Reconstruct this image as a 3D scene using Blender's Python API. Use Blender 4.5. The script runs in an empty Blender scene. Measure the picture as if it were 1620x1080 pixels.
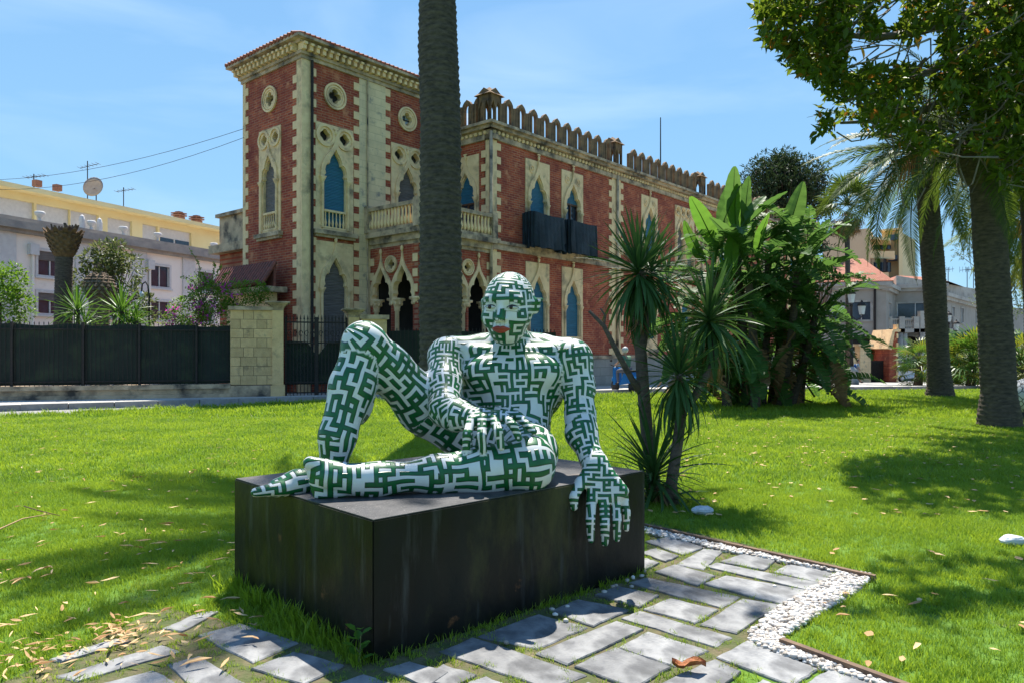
import bpy, math, random
import numpy as np
from mathutils import Vector, Matrix, noise as mnoise
from mathutils.geometry import delaunay_2d_cdt
random.seed(7); np.random.seed(7)
R = math.radians
sc = bpy.context.scene
col = sc.collection
# ---------------- camera, world, sun, exposure
FPX = 1170.0; CX = 810.0; HY = 557.0; CH = 1.6
cam_d = bpy.data.cameras.new('camera'); cam = bpy.data.objects.new('camera', cam_d); col.objects.link(cam)
cam.location = (0, 0, CH); cam.rotation_euler = (R(90), 0, 0)
cam_d.sensor_width = 36; cam_d.lens = 36 * FPX / 1620; cam_d.shift_y = 17 / 1620; cam_d.clip_end = 3000; cam_d.clip_start = .05
sc.camera = cam
SUN_EL = 63.0
sunv = Vector((.05, 1.0, 0)).normalized() * math.cos(R(SUN_EL)) + Vector((0, 0, math.sin(R(SUN_EL))))
world = bpy.data.worlds.new('World'); sc.world = world; world.use_nodes = True
wn = world.node_tree; wn.nodes.clear()
w_out = wn.nodes.new('ShaderNodeOutputWorld'); w_bg = wn.nodes.new('ShaderNodeBackground')
sky = wn.nodes.new('ShaderNodeTexSky'); sky.sky_type = 'NISHITA'; sky.sun_disc = False
sky.sun_elevation = R(SUN_EL); sky.sun_rotation = math.atan2(sunv.x, sunv.y)
sky.air_density = 1.0; sky.dust_density = 0.15; sky.ozone_density = 3.0
w_hs = wn.nodes.new('ShaderNodeHueSaturation'); w_hs.inputs['Saturation'].default_value = 1.1; w_hs.inputs['Value'].default_value = 1.0
# the clear blue of the day by elevation, blended with the physical sky, and thin high cloud wisps
L = wn.links.new
w_tc = wn.nodes.new('ShaderNodeTexCoord'); w_sx = wn.nodes.new('ShaderNodeSeparateXYZ'); w_rp = wn.nodes.new('ShaderNodeValToRGB')
L(w_tc.outputs['Generated'], w_sx.inputs[0]); L(w_sx.outputs[2], w_rp.inputs[0]); L(sky.outputs[0], w_hs.inputs['Color'])
for p_, c_ in ((0, (.38, .72, 1.0)), (.12, (.2, .53, 1.0)), (.45, (.10, .37, 1.0)), (1, (.12, .33, .85))):
    e_ = w_rp.color_ramp.elements[0] if p_ == 0 else (w_rp.color_ramp.elements[1] if p_ == 1 else w_rp.color_ramp.elements.new(p_)); e_.position = p_; e_.color = (*c_, 1)
w_sc = wn.nodes.new('ShaderNodeVectorMath'); w_sc.operation = 'SCALE'; w_sc.inputs['Scale'].default_value = 2.45; L(w_rp.outputs[0], w_sc.inputs[0])
w_m0 = wn.nodes.new('ShaderNodeMix'); w_m0.data_type = 'RGBA'; w_m0.inputs[0].default_value = .93; L(w_hs.outputs[0], w_m0.inputs[6]); L(w_sc.outputs[0], w_m0.inputs[7])
w_mp = wn.nodes.new('ShaderNodeMapping'); w_mp.inputs['Scale'].default_value = (1.2, 1.2, 5.0); w_mp.inputs['Rotation'].default_value = (0, R(24), 0)
w_nz = wn.nodes.new('ShaderNodeTexNoise'); w_nz.inputs['Scale'].default_value = 2.0; w_nz.inputs['Detail'].default_value = 7; w_nz.inputs['Distortion'].default_value = .5
w_cr = wn.nodes.new('ShaderNodeMapRange'); w_cr.inputs['From Min'].default_value = .5; w_cr.inputs['From Max'].default_value = .9; w_cr.inputs['To Max'].default_value = .34
w_mx = wn.nodes.new('ShaderNodeMix'); w_mx.data_type = 'RGBA'; w_mx.inputs[7].default_value = (2.9, 3.4, 3.9, 1)
L(w_tc.outputs['Generated'], w_mp.inputs[0]); L(w_mp.outputs[0], w_nz.inputs['Vector']); L(w_nz.outputs[0], w_cr.inputs[0])
L(w_cr.outputs[0], w_mx.inputs[0]); L(w_m0.outputs[2], w_mx.inputs[6]); L(w_mx.outputs[2], w_bg.inputs[0]); L(w_bg.outputs[0], w_out.inputs[0])
w_bg.inputs[1].default_value = 0.15
sun_d = bpy.data.lights.new('sun', 'SUN'); sun_d.energy = 4.0; sun_d.angle = R(.53); sun_d.color = (1, .95, .86)
sun = bpy.data.objects.new('sun', sun_d); col.objects.link(sun); sun.rotation_euler = sunv.to_track_quat('Z', 'Y').to_euler(); sun.location = (-20, 60, 60)
sc.view_settings.view_transform = 'Standard'; sc.view_settings.look = 'None'; sc.view_settings.gamma = 1; sc.view_settings.use_curve_mapping = False
sc.view_settings.exposure = 1.36
# ---------------- helpers
def W(px, py, Y):
    return Vector(((px - CX) / FPX * Y, Y, CH - (py - HY) / FPX * Y))
def G(px, py, z=0.0):                       # pixel -> point on level z
    Y = FPX * (CH - z) / (py - HY); return Vector(((px - CX) / FPX * Y, Y, z))
def zg(Y): return 0.0 if Y < 30 else -(Y - 30) * .031
WM = {}
def link(name, mesh, parent=None, M=None, mat=None, **kw):
    M = Matrix() if M is None else M
    o = bpy.data.objects.new(name, mesh); col.objects.link(o)
    if parent is not None:
        o.parent = parent; o.matrix_basis = WM[parent.name].inverted() @ M
    else: o.matrix_basis = M
    WM[o.name] = M
    if mat is not None and mesh is not None and not mesh.materials: mesh.materials.append(mat)
    for k, v in kw.items(): o[k] = v
    return o
def tag(o, label=None, cat=None, group=None, kind=None):
    if label: o['label'] = label
    if cat: o['category'] = cat
    if group: o['group'] = group
    if kind: o['kind'] = kind
    return o
def thing(name, label, cat, loc, group=None, rz=0):
    o = link(name, None, None, Matrix.Translation(Vector(loc)) @ Matrix.Rotation(rz, 4, 'Z')); o.empty_display_size = .2
    return tag(o, label, cat, group)
def T3(x, y=0, z=0): return Matrix.Translation(Vector((x, y, z)))
def RZ(a): return Matrix.Rotation(a, 4, 'Z')
def RX(a): return Matrix.Rotation(a, 4, 'X')
def RY(a): return Matrix.Rotation(a, 4, 'Y')
def frame_to(p, direction, up=Vector((0, 0, 1))):
    """matrix with local X along direction"""
    x = Vector(direction).normalized(); y = up.cross(x)
    if y.length < 1e-4: y = Vector((0, 1, 0))
    y.normalize(); z = x.cross(y)
    m = Matrix((x, y, z)).transposed().to_4x4(); m.translation = Vector(p); return m
class MB:
    def __init__(s): s.v = []; s.f = []; s.m = []; s.cm = 0
    def add(s, vs, fs):
        n = len(s.v); s.v.extend([tuple(v) for v in vs]); s.f.extend([tuple(i + n for i in f) for f in fs]); s.m.extend([s.cm] * len(fs)); return s
    def box(s, c, d, M=None):
        x, y, z = c; a, b, e = d[0] / 2, d[1] / 2, d[2] / 2
        vs = [Vector((x + i * a, y + j * b, z + k * e)) for i in (-1, 1) for j in (-1, 1) for k in (-1, 1)]
        if M is not None: vs = [M @ v for v in vs]
        return s.add(vs, [(0, 1, 3, 2), (4, 6, 7, 5), (0, 4, 5, 1), (2, 3, 7, 6), (0, 2, 6, 4), (1, 5, 7, 3)])
    def bx(s, x0, x1, y0, y1, z0, z1): return s.box(((x0 + x1) / 2, (y0 + y1) / 2, (z0 + z1) / 2), (x1 - x0, y1 - y0, z1 - z0))
    def tube(s, pts, rad, n=8, cap=True):
        pts = [Vector(p) for p in pts]; rad = rad if hasattr(rad, '__len__') else [rad] * len(pts)
        vs = []; prev = None
        for i, p in enumerate(pts):
            t = (pts[min(i + 1, len(pts) - 1)] - pts[max(i - 1, 0)]).normalized()
            if prev is None:
                a = Vector((0, 1, 0)) if abs(t.y) < .9 else Vector((1, 0, 0)); u = t.cross(a).normalized()
            else: u = (prev - t * prev.dot(t)).normalized()
            prev = u; w = t.cross(u)
            for k in range(n):
                an = 2 * math.pi * k / n; vs.append(p + (u * math.cos(an) + w * math.sin(an)) * rad[i])
        fs = [(i * n + k, i * n + (k + 1) % n, (i + 1) * n + (k + 1) % n, (i + 1) * n + k) for i in range(len(pts) - 1) for k in range(n)]
        if cap: fs += [tuple(range(n))[::-1], tuple((len(pts) - 1) * n + k for k in range(n))]
        return s.add(vs, fs)
    def lathe(s, prof, n=12, c=(0, 0, 0), M=None):
        vs = []
        for r, z in prof:
            for k in range(n):
                a = 2 * math.pi * k / n; v = Vector((c[0] + r * math.cos(a), c[1] + r * math.sin(a), c[2] + z)); vs.append(M @ v if M is not None else v)
        fs = [(i * n + k, i * n + (k + 1) % n, (i + 1) * n + (k + 1) % n, (i + 1) * n + k) for i in range(len(prof) - 1) for k in range(n)]
        fs += [tuple(range(n))[::-1], tuple((len(prof) - 1) * n + k for k in range(n))]
        return s.add(vs, fs)
    def ell(s, c, r, n=10, m=7, M=None):
        prof = [(max(.001, math.sin(math.pi * i / m)), -math.cos(math.pi * i / m)) for i in range(m + 1)]
        vs = []
        for a, z in prof:
            for k in range(n):
                t = 2 * math.pi * k / n; v = Vector((c[0] + r[0] * a * math.cos(t), c[1] + r[1] * a * math.sin(t), c[2] + r[2] * z)); vs.append(M @ v if M is not None else v)
        return s.add(vs, [(i * n + k, i * n + (k + 1) % n, (i + 1) * n + (k + 1) % n, (i + 1) * n + k) for i in range(m) for k in range(n)])
    def plate(s, outer, holes=(), t=.3, y0=0.0, back=True):
        """outline in local x,z; front at y0 (facing -y), thickness t towards +y"""
        rings = [list(outer)] + [list(h) for h in holes]
        pts = []; edges = []
        for r in rings:
            b = len(pts); pts += [Vector((p[0], p[1])) for p in r]; edges += [(b + i, b + (i + 1) % len(r)) for i in range(len(r))]
        vo, eo, fo, _, _, _ = delaunay_2d_cdt(pts, edges, [], 0, 1e-6)
        def inside(x, y):
            c = False
            for r in rings:
                n = len(r); j = n - 1
                for i in range(n):
                    xi, yi = r[i]; xj, yj = r[j]
                    if (yi > y) != (yj > y) and x < (xj - xi) * (y - yi) / (yj - yi) + xi: c = not c
                    j = i
            return c
        fs = []
        for f in fo:
            cx = sum(vo[i][0] for i in f) / len(f); cy = sum(vo[i][1] for i in f) / len(f)
            if inside(cx, cy):
                ar = sum(vo[f[i]][0] * vo[f[(i + 1) % len(f)]][1] - vo[f[(i + 1) % len(f)]][0] * vo[f[i]][1] for i in range(len(f)))
                fs.append(tuple(f) if ar > 0 else tuple(f[::-1]))
        s.add([(v[0], y0, v[1]) for v in vo], fs)
        if back: s.add([(v[0], y0 + t, v[1]) for v in vo], [f[::-1] for f in fs])
        for q, r in enumerate(rings):
            n = len(r); ar = sum(r[i][0] * r[(i + 1) % n][1] - r[(i + 1) % n][0] * r[i][1] for i in range(n))
            rr = r if (ar > 0) == (q == 0) else r[::-1]
            s.add([(p[0], y0, p[1]) for p in rr] + [(p[0], y0 + t, p[1]) for p in rr], [(i, i + n, (i + 1) % n + n, (i + 1) % n) for i in range(n)])
        return s
    def mesh(s, name='mesh', smooth=False, mats=()):
        me = bpy.data.meshes.new(name); me.from_pydata(s.v, [], s.f)
        for m in mats: me.materials.append(m)
        if len(mats) > 1: me.polygons.foreach_set('material_index', s.m)
        if smooth: me.polygons.foreach_set('use_smooth', [True] * len(s.f))
        me.update(); return me
    def build(s, name, mat, parent=None, M=None, smooth=False, **kw):
        """vertices are given in the frame M (world when M is None and no parent rotation)"""
        if M is None and parent is not None:
            M = WM[parent.name]
        return link(name, s.mesh(name, smooth), parent, M, mat, **kw)
    def buildw(s, name, mat, parent, smooth=False, **kw):
        """vertices given in world coordinates"""
        M = WM[parent.name]; inv = M.inverted(); s.v = [tuple(inv @ Vector(v)) for v in s.v]
        return link(name, s.mesh(name, smooth), parent, M, mat, **kw)
def npmesh(name, V, F, mat=None, smooth=False):
    me = bpy.data.meshes.new(name); V = np.asarray(V, np.float32); F = np.asarray(F, np.int32); k = F.shape[1]
    me.vertices.add(len(V)); me.vertices.foreach_set('co', V.ravel()); me.loops.add(F.size); me.loops.foreach_set('vertex_index', F.ravel())
    me.polygons.add(len(F)); me.polygons.foreach_set('loop_start', np.arange(len(F), dtype=np.int32) * k)
    if smooth: me.polygons.foreach_set('use_smooth', np.ones(len(F), bool))
    me.update(calc_edges=True)
    if mat: me.materials.append(mat)
    return me
def rect(x0, x1, z0, z1): return [(x0, z0), (x1, z0), (x1, z1), (x0, z1)]
def circ(cx, cz, r, n=20): return [(cx + r * math.cos(2 * math.pi * i / n), cz + r * math.sin(2 * math.pi * i / n)) for i in range(n)]
def quatre(cx, cz, r, n=32):
    out = []
    for i in range(n):
        a = 2 * math.pi * i / n; q = r * (.62 + .38 * abs(math.cos(2 * a)) ** .6); out.append((cx + q * math.cos(a), cz + q * math.sin(a)))
    return out
OG = [(.5, 0), (.5, .10), (.44, .17), (.475, .3), (.44, .46), (.36, .56), (.27, .58), (.26, .68), (.2, .82), (.1, .95), (0, 1.12)]
OGO = [(.5, 0), (.5, .12), (.48, .3), (.42, .48), (.32, .64), (.2, .78), (.1, .92), (.04, 1.08), (0, 1.3)]
def ogee(cx, z0, w, spring, prof=OG):
    """opening: width w, straight sides from z0 to spring"""
    r = [(cx + x * w, spring + y * w) for x, y in prof]; l = [(2 * cx - x, z) for x, z in r[:-1]][::-1]
    return [(cx - w / 2, z0), (cx + w / 2, z0)] + r + l
# ---------------- materials
def new_mat(name):
    m = bpy.data.materials.new(name); m.use_nodes = True; nt = m.node_tree
    return m, nt, nt.nodes['Principled BSDF'], nt.nodes, nt.links.new
def mixn(nodes, link_, a, b, fac, mode='MIX'):
    n = nodes.new('ShaderNodeMix'); n.data_type = 'RGBA'; n.blend_type = mode
    for sock, v in ((n.inputs[0], fac), (n.inputs[6], a), (n.inputs[7], b)):
        if isinstance(v, (int, float)): sock.default_value = v
        elif isinstance(v, tuple): sock.default_value = (*v, 1) if len(v) == 3 else v
        else: link_(v, sock)
    return n.outputs[2]
def noisen(nodes, link_, vec, scale, detail=6, lo=.35, hi=.65, rough=.6):
    n = nodes.new('ShaderNodeTexNoise'); n.inputs['Scale'].default_value = scale; n.inputs['Detail'].default_value = detail; n.inputs['Roughness'].default_value = rough
    link_(vec, n.inputs['Vector']); r = nodes.new('ShaderNodeMapRange'); r.inputs['From Min'].default_value = lo; r.inputs['From Max'].default_value = hi
    link_(n.outputs[0], r.inputs[0]); return r.outputs[0]
def coords(nodes, link_, scale=(1, 1, 1)):
    t = nodes.new('ShaderNodeTexCoord'); m = nodes.new('ShaderNodeMapping'); m.inputs['Scale'].default_value = scale; link_(t.outputs['Object'], m.inputs[0]); return m.outputs[0]
def mat_n(name, c1, c2, rough=.8, scale=4, bump=.3, bscale=40, c3=None, s3=1.2, lo3=.52, hi3=.7, metal=0, stretch=(1, 1, 1), spec=.4, trans=0, rnd=0.0, bdist=.02):
    """mix of two tones by noise, optional third tone as weathering patches, bump"""
    m, nt, b, N, K = new_mat(name); v = coords(N, K, stretch)
    c = mixn(N, K, c1, c2, noisen(N, K, v, scale))
    if c3: c = mixn(N, K, c, c3, noisen(N, K, v, s3, 8, lo3, hi3))
    if rnd:
        oi = N.new('ShaderNodeObjectInfo'); hs = N.new('ShaderNodeHueSaturation'); mr = N.new('ShaderNodeMapRange'); mr.inputs['To Min'].default_value = 1 - rnd; mr.inputs['To Max'].default_value = 1 + rnd
        K(oi.outputs['Random'], mr.inputs[0]); K(mr.outputs[0], hs.inputs['Value']); K(c, hs.inputs['Color']); c = hs.outputs[0]
    K(c, b.inputs['Base Color']); b.inputs['Roughness'].default_value = rough; b.inputs['Metallic'].default_value = metal; b.inputs['Specular IOR Level'].default_value = spec
    if bump:
        n = N.new('ShaderNodeTexNoise'); n.inputs['Scale'].default_value = bscale; n.inputs['Detail'].default_value = 5; K(v, n.inputs['Vector'])
        bp = N.new('ShaderNodeBump'); bp.inputs['Strength'].default_value = bump; bp.inputs['Distance'].default_value = bdist; K(n.outputs[0], bp.inputs['Height']); K(bp.outputs[0], b.inputs['Normal'])
    if trans:
        add_trans(m, c, trans)
    return m
def add_trans(m, c, amt):
    nt = m.node_tree; N = nt.nodes; K = nt.links.new; b = N['Principled BSDF']; out = N['Material Output']
    tr = N.new('ShaderNodeBsdfTranslucent'); ms = N.new('ShaderNodeMixShader'); ms.inputs[0].default_value = amt
    hs = N.new('ShaderNodeHueSaturation'); hs.inputs['Value'].default_value = 1.5; hs.inputs['Hue'].default_value = .485
    if isinstance(c, tuple): hs.inputs['Color'].default_value = (*c, 1)
    else: K(c, hs.inputs['Color'])
    K(hs.outputs[0], tr.inputs[0]); K(b.outputs[0], ms.inputs[1]); K(tr.outputs[0], ms.inputs[2]); K(ms.outputs[0], out.inputs[0])
def mat_leaf(name, c1, c2, rough=.45, trans=.35, scale=1.5, c3=None, spec=.4):
    """per-island variation so every leaf differs a little"""
    m, nt, b, N, K = new_mat(name); g = N.new('ShaderNodeNewGeometry'); v = coords(N, K)
    c = mixn(N, K, c1, c2, g.outputs['Random Per Island'])
    if c3:
        mr = N.new('ShaderNodeMapRange'); wnz = N.new('ShaderNodeTexWhiteNoise'); wnz.noise_dimensions = '1D'; K(g.outputs['Random Per Island'], wnz.inputs['W'])
        mr.inputs['From Min'].default_value = .93; mr.inputs['From Max'].default_value = .97; K(wnz.outputs[0], mr.inputs[0]); c = mixn(N, K, c, c3, mr.outputs[0])
    K(c, b.inputs['Base Color']); b.inputs['Roughness'].default_value = rough; b.inputs['Specular IOR Level'].default_value = spec
    if trans: add_trans(m, c, trans)
    return m
def mat_brick(name, c1, c2, mortar, bw=.26, bh=.075, msz=.008, patch=None, off=.5):
    m, nt, b, N, K = new_mat(name); t = N.new('ShaderNodeTexCoord'); sx = N.new('ShaderNodeSeparateXYZ'); cb = N.new('ShaderNodeCombineXYZ')
    K(t.outputs['Object'], sx.inputs[0]); K(sx.outputs[0], cb.inputs[0]); K(sx.outputs[2], cb.inputs[1])
    br = N.new('ShaderNodeTexBrick'); br.inputs['Scale'].default_value = 1; br.inputs['Brick Width'].default_value = bw; br.inputs['Row Height'].default_value = bh; br.inputs['Mortar Size'].default_value = msz
    br.inputs['Color1'].default_value = (*c1, 1); br.inputs['Color2'].default_value = (*c2, 1); br.inputs['Mortar'].default_value = (*mortar, 1); br.inputs['Bias'].default_value = 0; br.offset = off
    K(cb.outputs[0], br.inputs['Vector'])
    c = br.outputs[0]; f = noisen(N, K, t.outputs['Object'], .9, 8, .35, .75)
    c = mixn(N, K, c, (c1[0] * .62, c1[1] * .62, c1[2] * .66), f)
    if patch:
        f2 = noisen(N, K, t.outputs['Object'], 2.3, 9, .56, .68); c = mixn(N, K, c, patch, f2)
    K(c, b.inputs['Base Color']); b.inputs['Roughness'].default_value = .9
    bp = N.new('ShaderNodeBump'); bp.inputs['Strength'].default_value = .5; bp.inputs['Distance'].default_value = .01; bp.invert = True; K(br.outputs[1], bp.inputs['Height']); K(bp.outputs[0], b.inputs['Normal'])
    return m
def mat_slats(name, c1, c2, pitch=.06):
    m, nt, b, N, K = new_mat(name); t = N.new('ShaderNodeTexCoord'); wv = N.new('ShaderNodeTexWave'); wv.bands_direction = 'Z'; wv.inputs['Scale'].default_value = .314 / pitch; wv.inputs['Distortion'].default_value = .3
    K(t.outputs['Object'], wv.inputs[0]); f = noisen(N, K, coords(N, K, (1, 1, 14)), 1.6, 8, .4, .62)
    c = mixn(N, K, c1, c2, f); K(c, b.inputs['Base Color']); b.inputs['Roughness'].default_value = .6
    bp = N.new('ShaderNodeBump'); bp.inputs['Strength'].default_value = .8; bp.inputs['Distance'].default_value = .02; K(wv.outputs[0], bp.inputs['Height']); K(bp.outputs[0], b.inputs['Normal'])
    return m
M_ = {}
M_['brick'] = mat_brick('red brick', (.26, .03, .016), (.52, .105, .035), (.42, .22, .12), bw=.34, bh=.1, msz=.012, patch=(.5, .19, .09))
M_['ashlar'] = mat_brick('pale ashlar', (.84, .63, .36), (.74, .55, .31), (.36, .27, .16), .62, .3, .006, patch=(.28, .24, .19))
M_['stone'] = mat_n('pale limestone', (.85, .61, .33), (.7, .47, .25), .85, 2.5, .5, 14, (.2, .15, .1), 1.1, .53, .72)
M_['stone_dirty'] = mat_n('weathered limestone', (.58, .42, .27), (.42, .3, .19), .9, 2.5, .6, 12, (.07, .058, .048), 1.6, .45, .66)
M_['merlon'] = mat_n('weathered brown stone', (.25, .145, .065), (.14, .08, .04), .9, 3, .5, 12, (.05, .04, .033), 1.8, .5, .7)
M_['base_stone'] = mat_brick('base blocks', (.36, .32, .27), (.3, .27, .23), (.15, .13, .11), .9, .42, .01)
M_['blue'] = mat_slats('blue roller shutter', (.012, .1, .165), (.022, .145, .225))
M_['brown_sh'] = mat_slats('grey brown roller shutter', (.1, .085, .075), (.17, .145, .13))
M_['glass'] = mat_n('dark window glass', (.02, .03, .045), (.03, .045, .07), .08, 3, 0, spec=.6)
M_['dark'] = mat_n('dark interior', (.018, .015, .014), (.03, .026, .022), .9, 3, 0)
M_['wood'] = mat_n('brown wood', (.14, .06, .03), (.09, .04, .02), .6, 8, .2)
M_['iron'] = mat_n('dark iron', (.012, .01, .01), (.03, .022, .018), .75, 8, .3)
M_['tile'] = mat_n('terracotta tiles', (.33, .1, .045), (.22, .07, .04), .8, 6, .4, 30, (.4, .2, .12), 3, .55, .75)
M_['tile_dark'] = mat_n('old dark red tiles', (.24, .07, .05), (.13, .05, .04), .85, 6, .4, 30)
M_['netting'] = mat_n('dark green screen netting', (.011, .017, .013), (.018, .027, .02), .8, 1.4, .3, 60, (.035, .05, .025), 1.6, .5, .72)
M_['black_cloth'] = mat_n('black cover', (.008, .014, .02), (.012, .024, .034), .7, 3, .4, 4, bdist=.1)
M_['metal_roof'] = mat_n('blue grey metal roofing', (.28, .38, .48), (.2, .28, .38), .35, 5, .2, 20, metal=.4)
M_['plinth'] = None
# ================= SETTING: ground, road, pavement, lawn
def poly_extend(pts, far):                   # sheet between polyline and points further back
    return pts
lawn_edge = [(-60, -16), (-20, 11.5), (-12.6, 18.2), (-10.6, 19.8), (-7.05, 22.9), (-2, 25.3), (3.1, 27), (13.6, 30.7), (22, 33), (34, 36), (60, 43), (120, 60)]
kerb_line = [(-60, -12), (-20, 15.6), (-14.2, 20.4), (-11.3, 21.9), (-8.3, 23.6), (-5, 25.0), (-.8, 26.8), (3.6, 28.6), (14.5, 33.6), (24, 37), (36, 41), (62, 50), (122, 70)]
M_['lawn'] = mat_n('lawn soil and turf', (.07, .15, .012), (.1, .19, .014), .95, 5, .8, 30, (.13, .115, .05), 2.2, .58, .8)
M_['road'] = mat_n('worn asphalt', (.22, .21, .2), (.28, .27, .25), .9, 3, .3, 60, (.14, .135, .13), .8, .55, .7)
M_['pave'] = mat_n('grey pavement', (.5, .47, .42), (.42, .4, .36), .9, 3, .3, 40, (.2, .19, .18), .8, .52, .7)
M_['earth'] = mat_n('earth', (.12, .1, .07), (.08, .07, .05), .95, 1, .3, 10)
def groundsheet(name, x0, x1, y0, y1, nx, ny, z, mat):
    xs = np.linspace(x0, x1, nx + 1); ys = np.concatenate([np.linspace(y0, 30, ny // 2 + 1), np.linspace(30, y1, ny // 2 + 1)[1:]])
    V = [(x, y, zg(y) + z) for y in ys for x in xs]; n = nx + 1
    F = [(j * n + i, j * n + i + 1, (j + 1) * n + i + 1, (j + 1) * n + i) for j in range(len(ys) - 1) for i in range(nx)]
    o = link(name, npmesh(name, V, F, mat), None); tag(o, kind='structure'); return o
def zfar(y): return max(zg(y), zg(200))
o = link('ground', npmesh('ground', [(-900, -60, -.06), (900, -60, -.06), (900, 30, -.06), (-900, 30, -.06), (900, 200, zg(200) - .06), (-900, 200, zg(200) - .06), (900, 1600, zg(200) - .06), (-900, 1600, zg(200) - .06)], [(0, 1, 2, 3), (3, 2, 4, 5), (5, 4, 6, 7)], M_['earth'])); tag(o, kind='structure')
def strip(name, front, back, z, mat):
    V = []; F = []
    mb = MB(); ring = [Vector((*p, 0)) for p in front] + [Vector((*p, 0)) for p in back[::-1]]
    # densify across y=30 by cutting quads between equal-length lists
    n = len(front)
    for i in range(n):
        a = Vector(front[i]); b = Vector(back[i])
        for t in (0, .25, .5, .75, 1): p = a.lerp(b, t); V.append((p.x, p.y, zg(p.y) + z))
    for i in range(n - 1):
        for k in range(4): F.append((i * 5 + k, (i + 1) * 5 + k, (i + 1) * 5 + k + 1, i * 5 + k + 1))
    o = link(name, npmesh(name, V, F, mat)); tag(o, kind='structure'); return o
def resamp(pl, n=60):
    P = [Vector(p) for p in pl]; d = [0]
    for i in range(1, len(P)): d.append(d[-1] + (P[i] - P[i - 1]).length)
    out = []
    for k in range(n):
        s = d[-1] * (k / (n - 1)); i = max(j for j in range(len(d)) if d[j] <= s + 1e-9); i = min(i, len(P) - 2)
        t = (s - d[i]) / (d[i + 1] - d[i]); out.append(tuple(P[i].lerp(P[i + 1], t)))
    return out
le = resamp(lawn_edge, 90); ke = resamp(kerb_line, 90)
lawn = strip('lawn', [(x * 1.0, -30) for x, y in le], le, 0, M_['lawn'])
strip('road', le, [(x, y) for x, y in ke], -.02, M_['road'])
pave_back = [(x - 1.0, y + 12) if x > 3 else (x - .9, y + 2.6) for x, y in ke]
strip('pavement', ke, pave_back, .13, M_['pave'])
strip('street', [(x, y + .0) for x, y in pave_back], [(x + 10, 190) for x, y in pave_back], .1, M_['road'])
# kerb stones, each one a part of the kerb
kerb = tag(link('kerb', None, None, Matrix()), kind='structure')
M_['kerb'] = mat_n('kerb stone', (.3, .29, .27), (.22, .21, .2), .85, 5, .4, 40, rnd=.2)
ksm = MB().bx(-.49, .49, -.14, .0, -.15, .16).mesh('kerb_stone')
P = [Vector(p) for p in resamp(kerb_line[1:10], 300)]; acc = 0; last = P[0]; i = 0
for q in range(1, len(P)):
    if (P[q] - last).length >= 1.0:
        d = P[q] - last; mid = (P[q] + last) / 2; dd = d.normalized()
        link('kerb_stone', ksm, kerb, T3(mid.x, mid.y, zg(mid.y) + random.uniform(-.006, .006)) @ RZ(math.atan2(d.y, d.x)) @ Matrix.Diagonal((d.length, 1, 1, 1)), M_['kerb']); last = P[q]
# ================= PLINTH
Fc = Vector((-.7145, 3.80, 0)); E1 = Vector((.7285, .685, 0)); E2 = Vector((-.685, .7285, 0)); PL, PW, PH = 2.31, 1.73, .74
TH = math.atan2(E1.y, E1.x)
m, nt, b, N, K = new_mat('black painted steel'); v = coords(N, K, (1, 1, .35)); v2 = coords(N, K)
c = mixn(N, K, (.004, .004, .004), (.011, .012, .01), noisen(N, K, v, 2.5, 8, .35, .7))
c = mixn(N, K, c, (.075, .07, .022), noisen(N, K, v, 1.15, 9, .52, .78, .75))
c = mixn(N, K, c, (.06, .062, .06), noisen(N, K, coords(N, K, (5, 5, .5)), 1.6, 8, .56, .78, .7)); c = mixn(N, K, c, (.16, .07, .03), noisen(N, K, v2, 3.1, 10, .64, .74, .7)); c = mixn(N, K, c, (.2, .2, .19), noisen(N, K, coords(N, K, (9, 9, 26)), 3.3, 4, .74, .8, .8))
K(c, b.inputs['Base Color']); K(mixn(N, K, (.3, .3, .3), (.5, .5, .5), noisen(N, K, v, 6, 9, .4, .65)), b.inputs['Roughness'])
b.inputs['Specular IOR Level'].default_value = .22; bp = N.new('ShaderNodeBump'); bp.inputs['Strength'].default_value = .15; bp.inputs['Distance'].default_value = .01; nn = N.new('ShaderNodeTexNoise'); nn.inputs['Scale'].default_value = 25; nn.inputs['Detail'].default_value = 6; K(v2, nn.inputs[0]); K(nn.outputs[0], bp.inputs['Height']); K(bp.outputs[0], b.inputs['Normal'])
M_['plinth'] = m
M_['plinth_top'] = mat_n('weathered grey plinth top', (.035, .035, .038), (.09, .085, .085), .5, 3, .3, 30, (.16, .13, .11), 2.6, .56, .75)
plinth = thing('plinth', 'large black steel box plinth under the painted reclining figure', 'plinth', Fc, rz=TH)
import bmesh
bm = bmesh.new(); bmesh.ops.create_cube(bm, size=1)
for vv in bm.verts: vv.co = Vector(((vv.co.x + .5) * PL, (vv.co.y + .5) * PW, (vv.co.z + .5) * (PH - .004)))
bmesh.ops.bevel(bm, geom=list(bm.edges), offset=.006, segments=2, affect='EDGES'); me = bpy.data.meshes.new('body'); bm.to_mesh(me); bm.free()
link('body', me, plinth, WM['plinth'], M_['plinth'])
MB().bx(.008, PL - .008, .008, PW - .008, PH - .004, PH).build('top_plate', M_['plinth_top'], plinth, WM['plinth'])
MB().bx(1.12, 1.19, -.004, .004, .64, .70).build('name_plate', mat_n('dull metal', (.1, .08, .05), (.14, .1, .06), .5), plinth, WM['plinth']) if False else None
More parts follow.
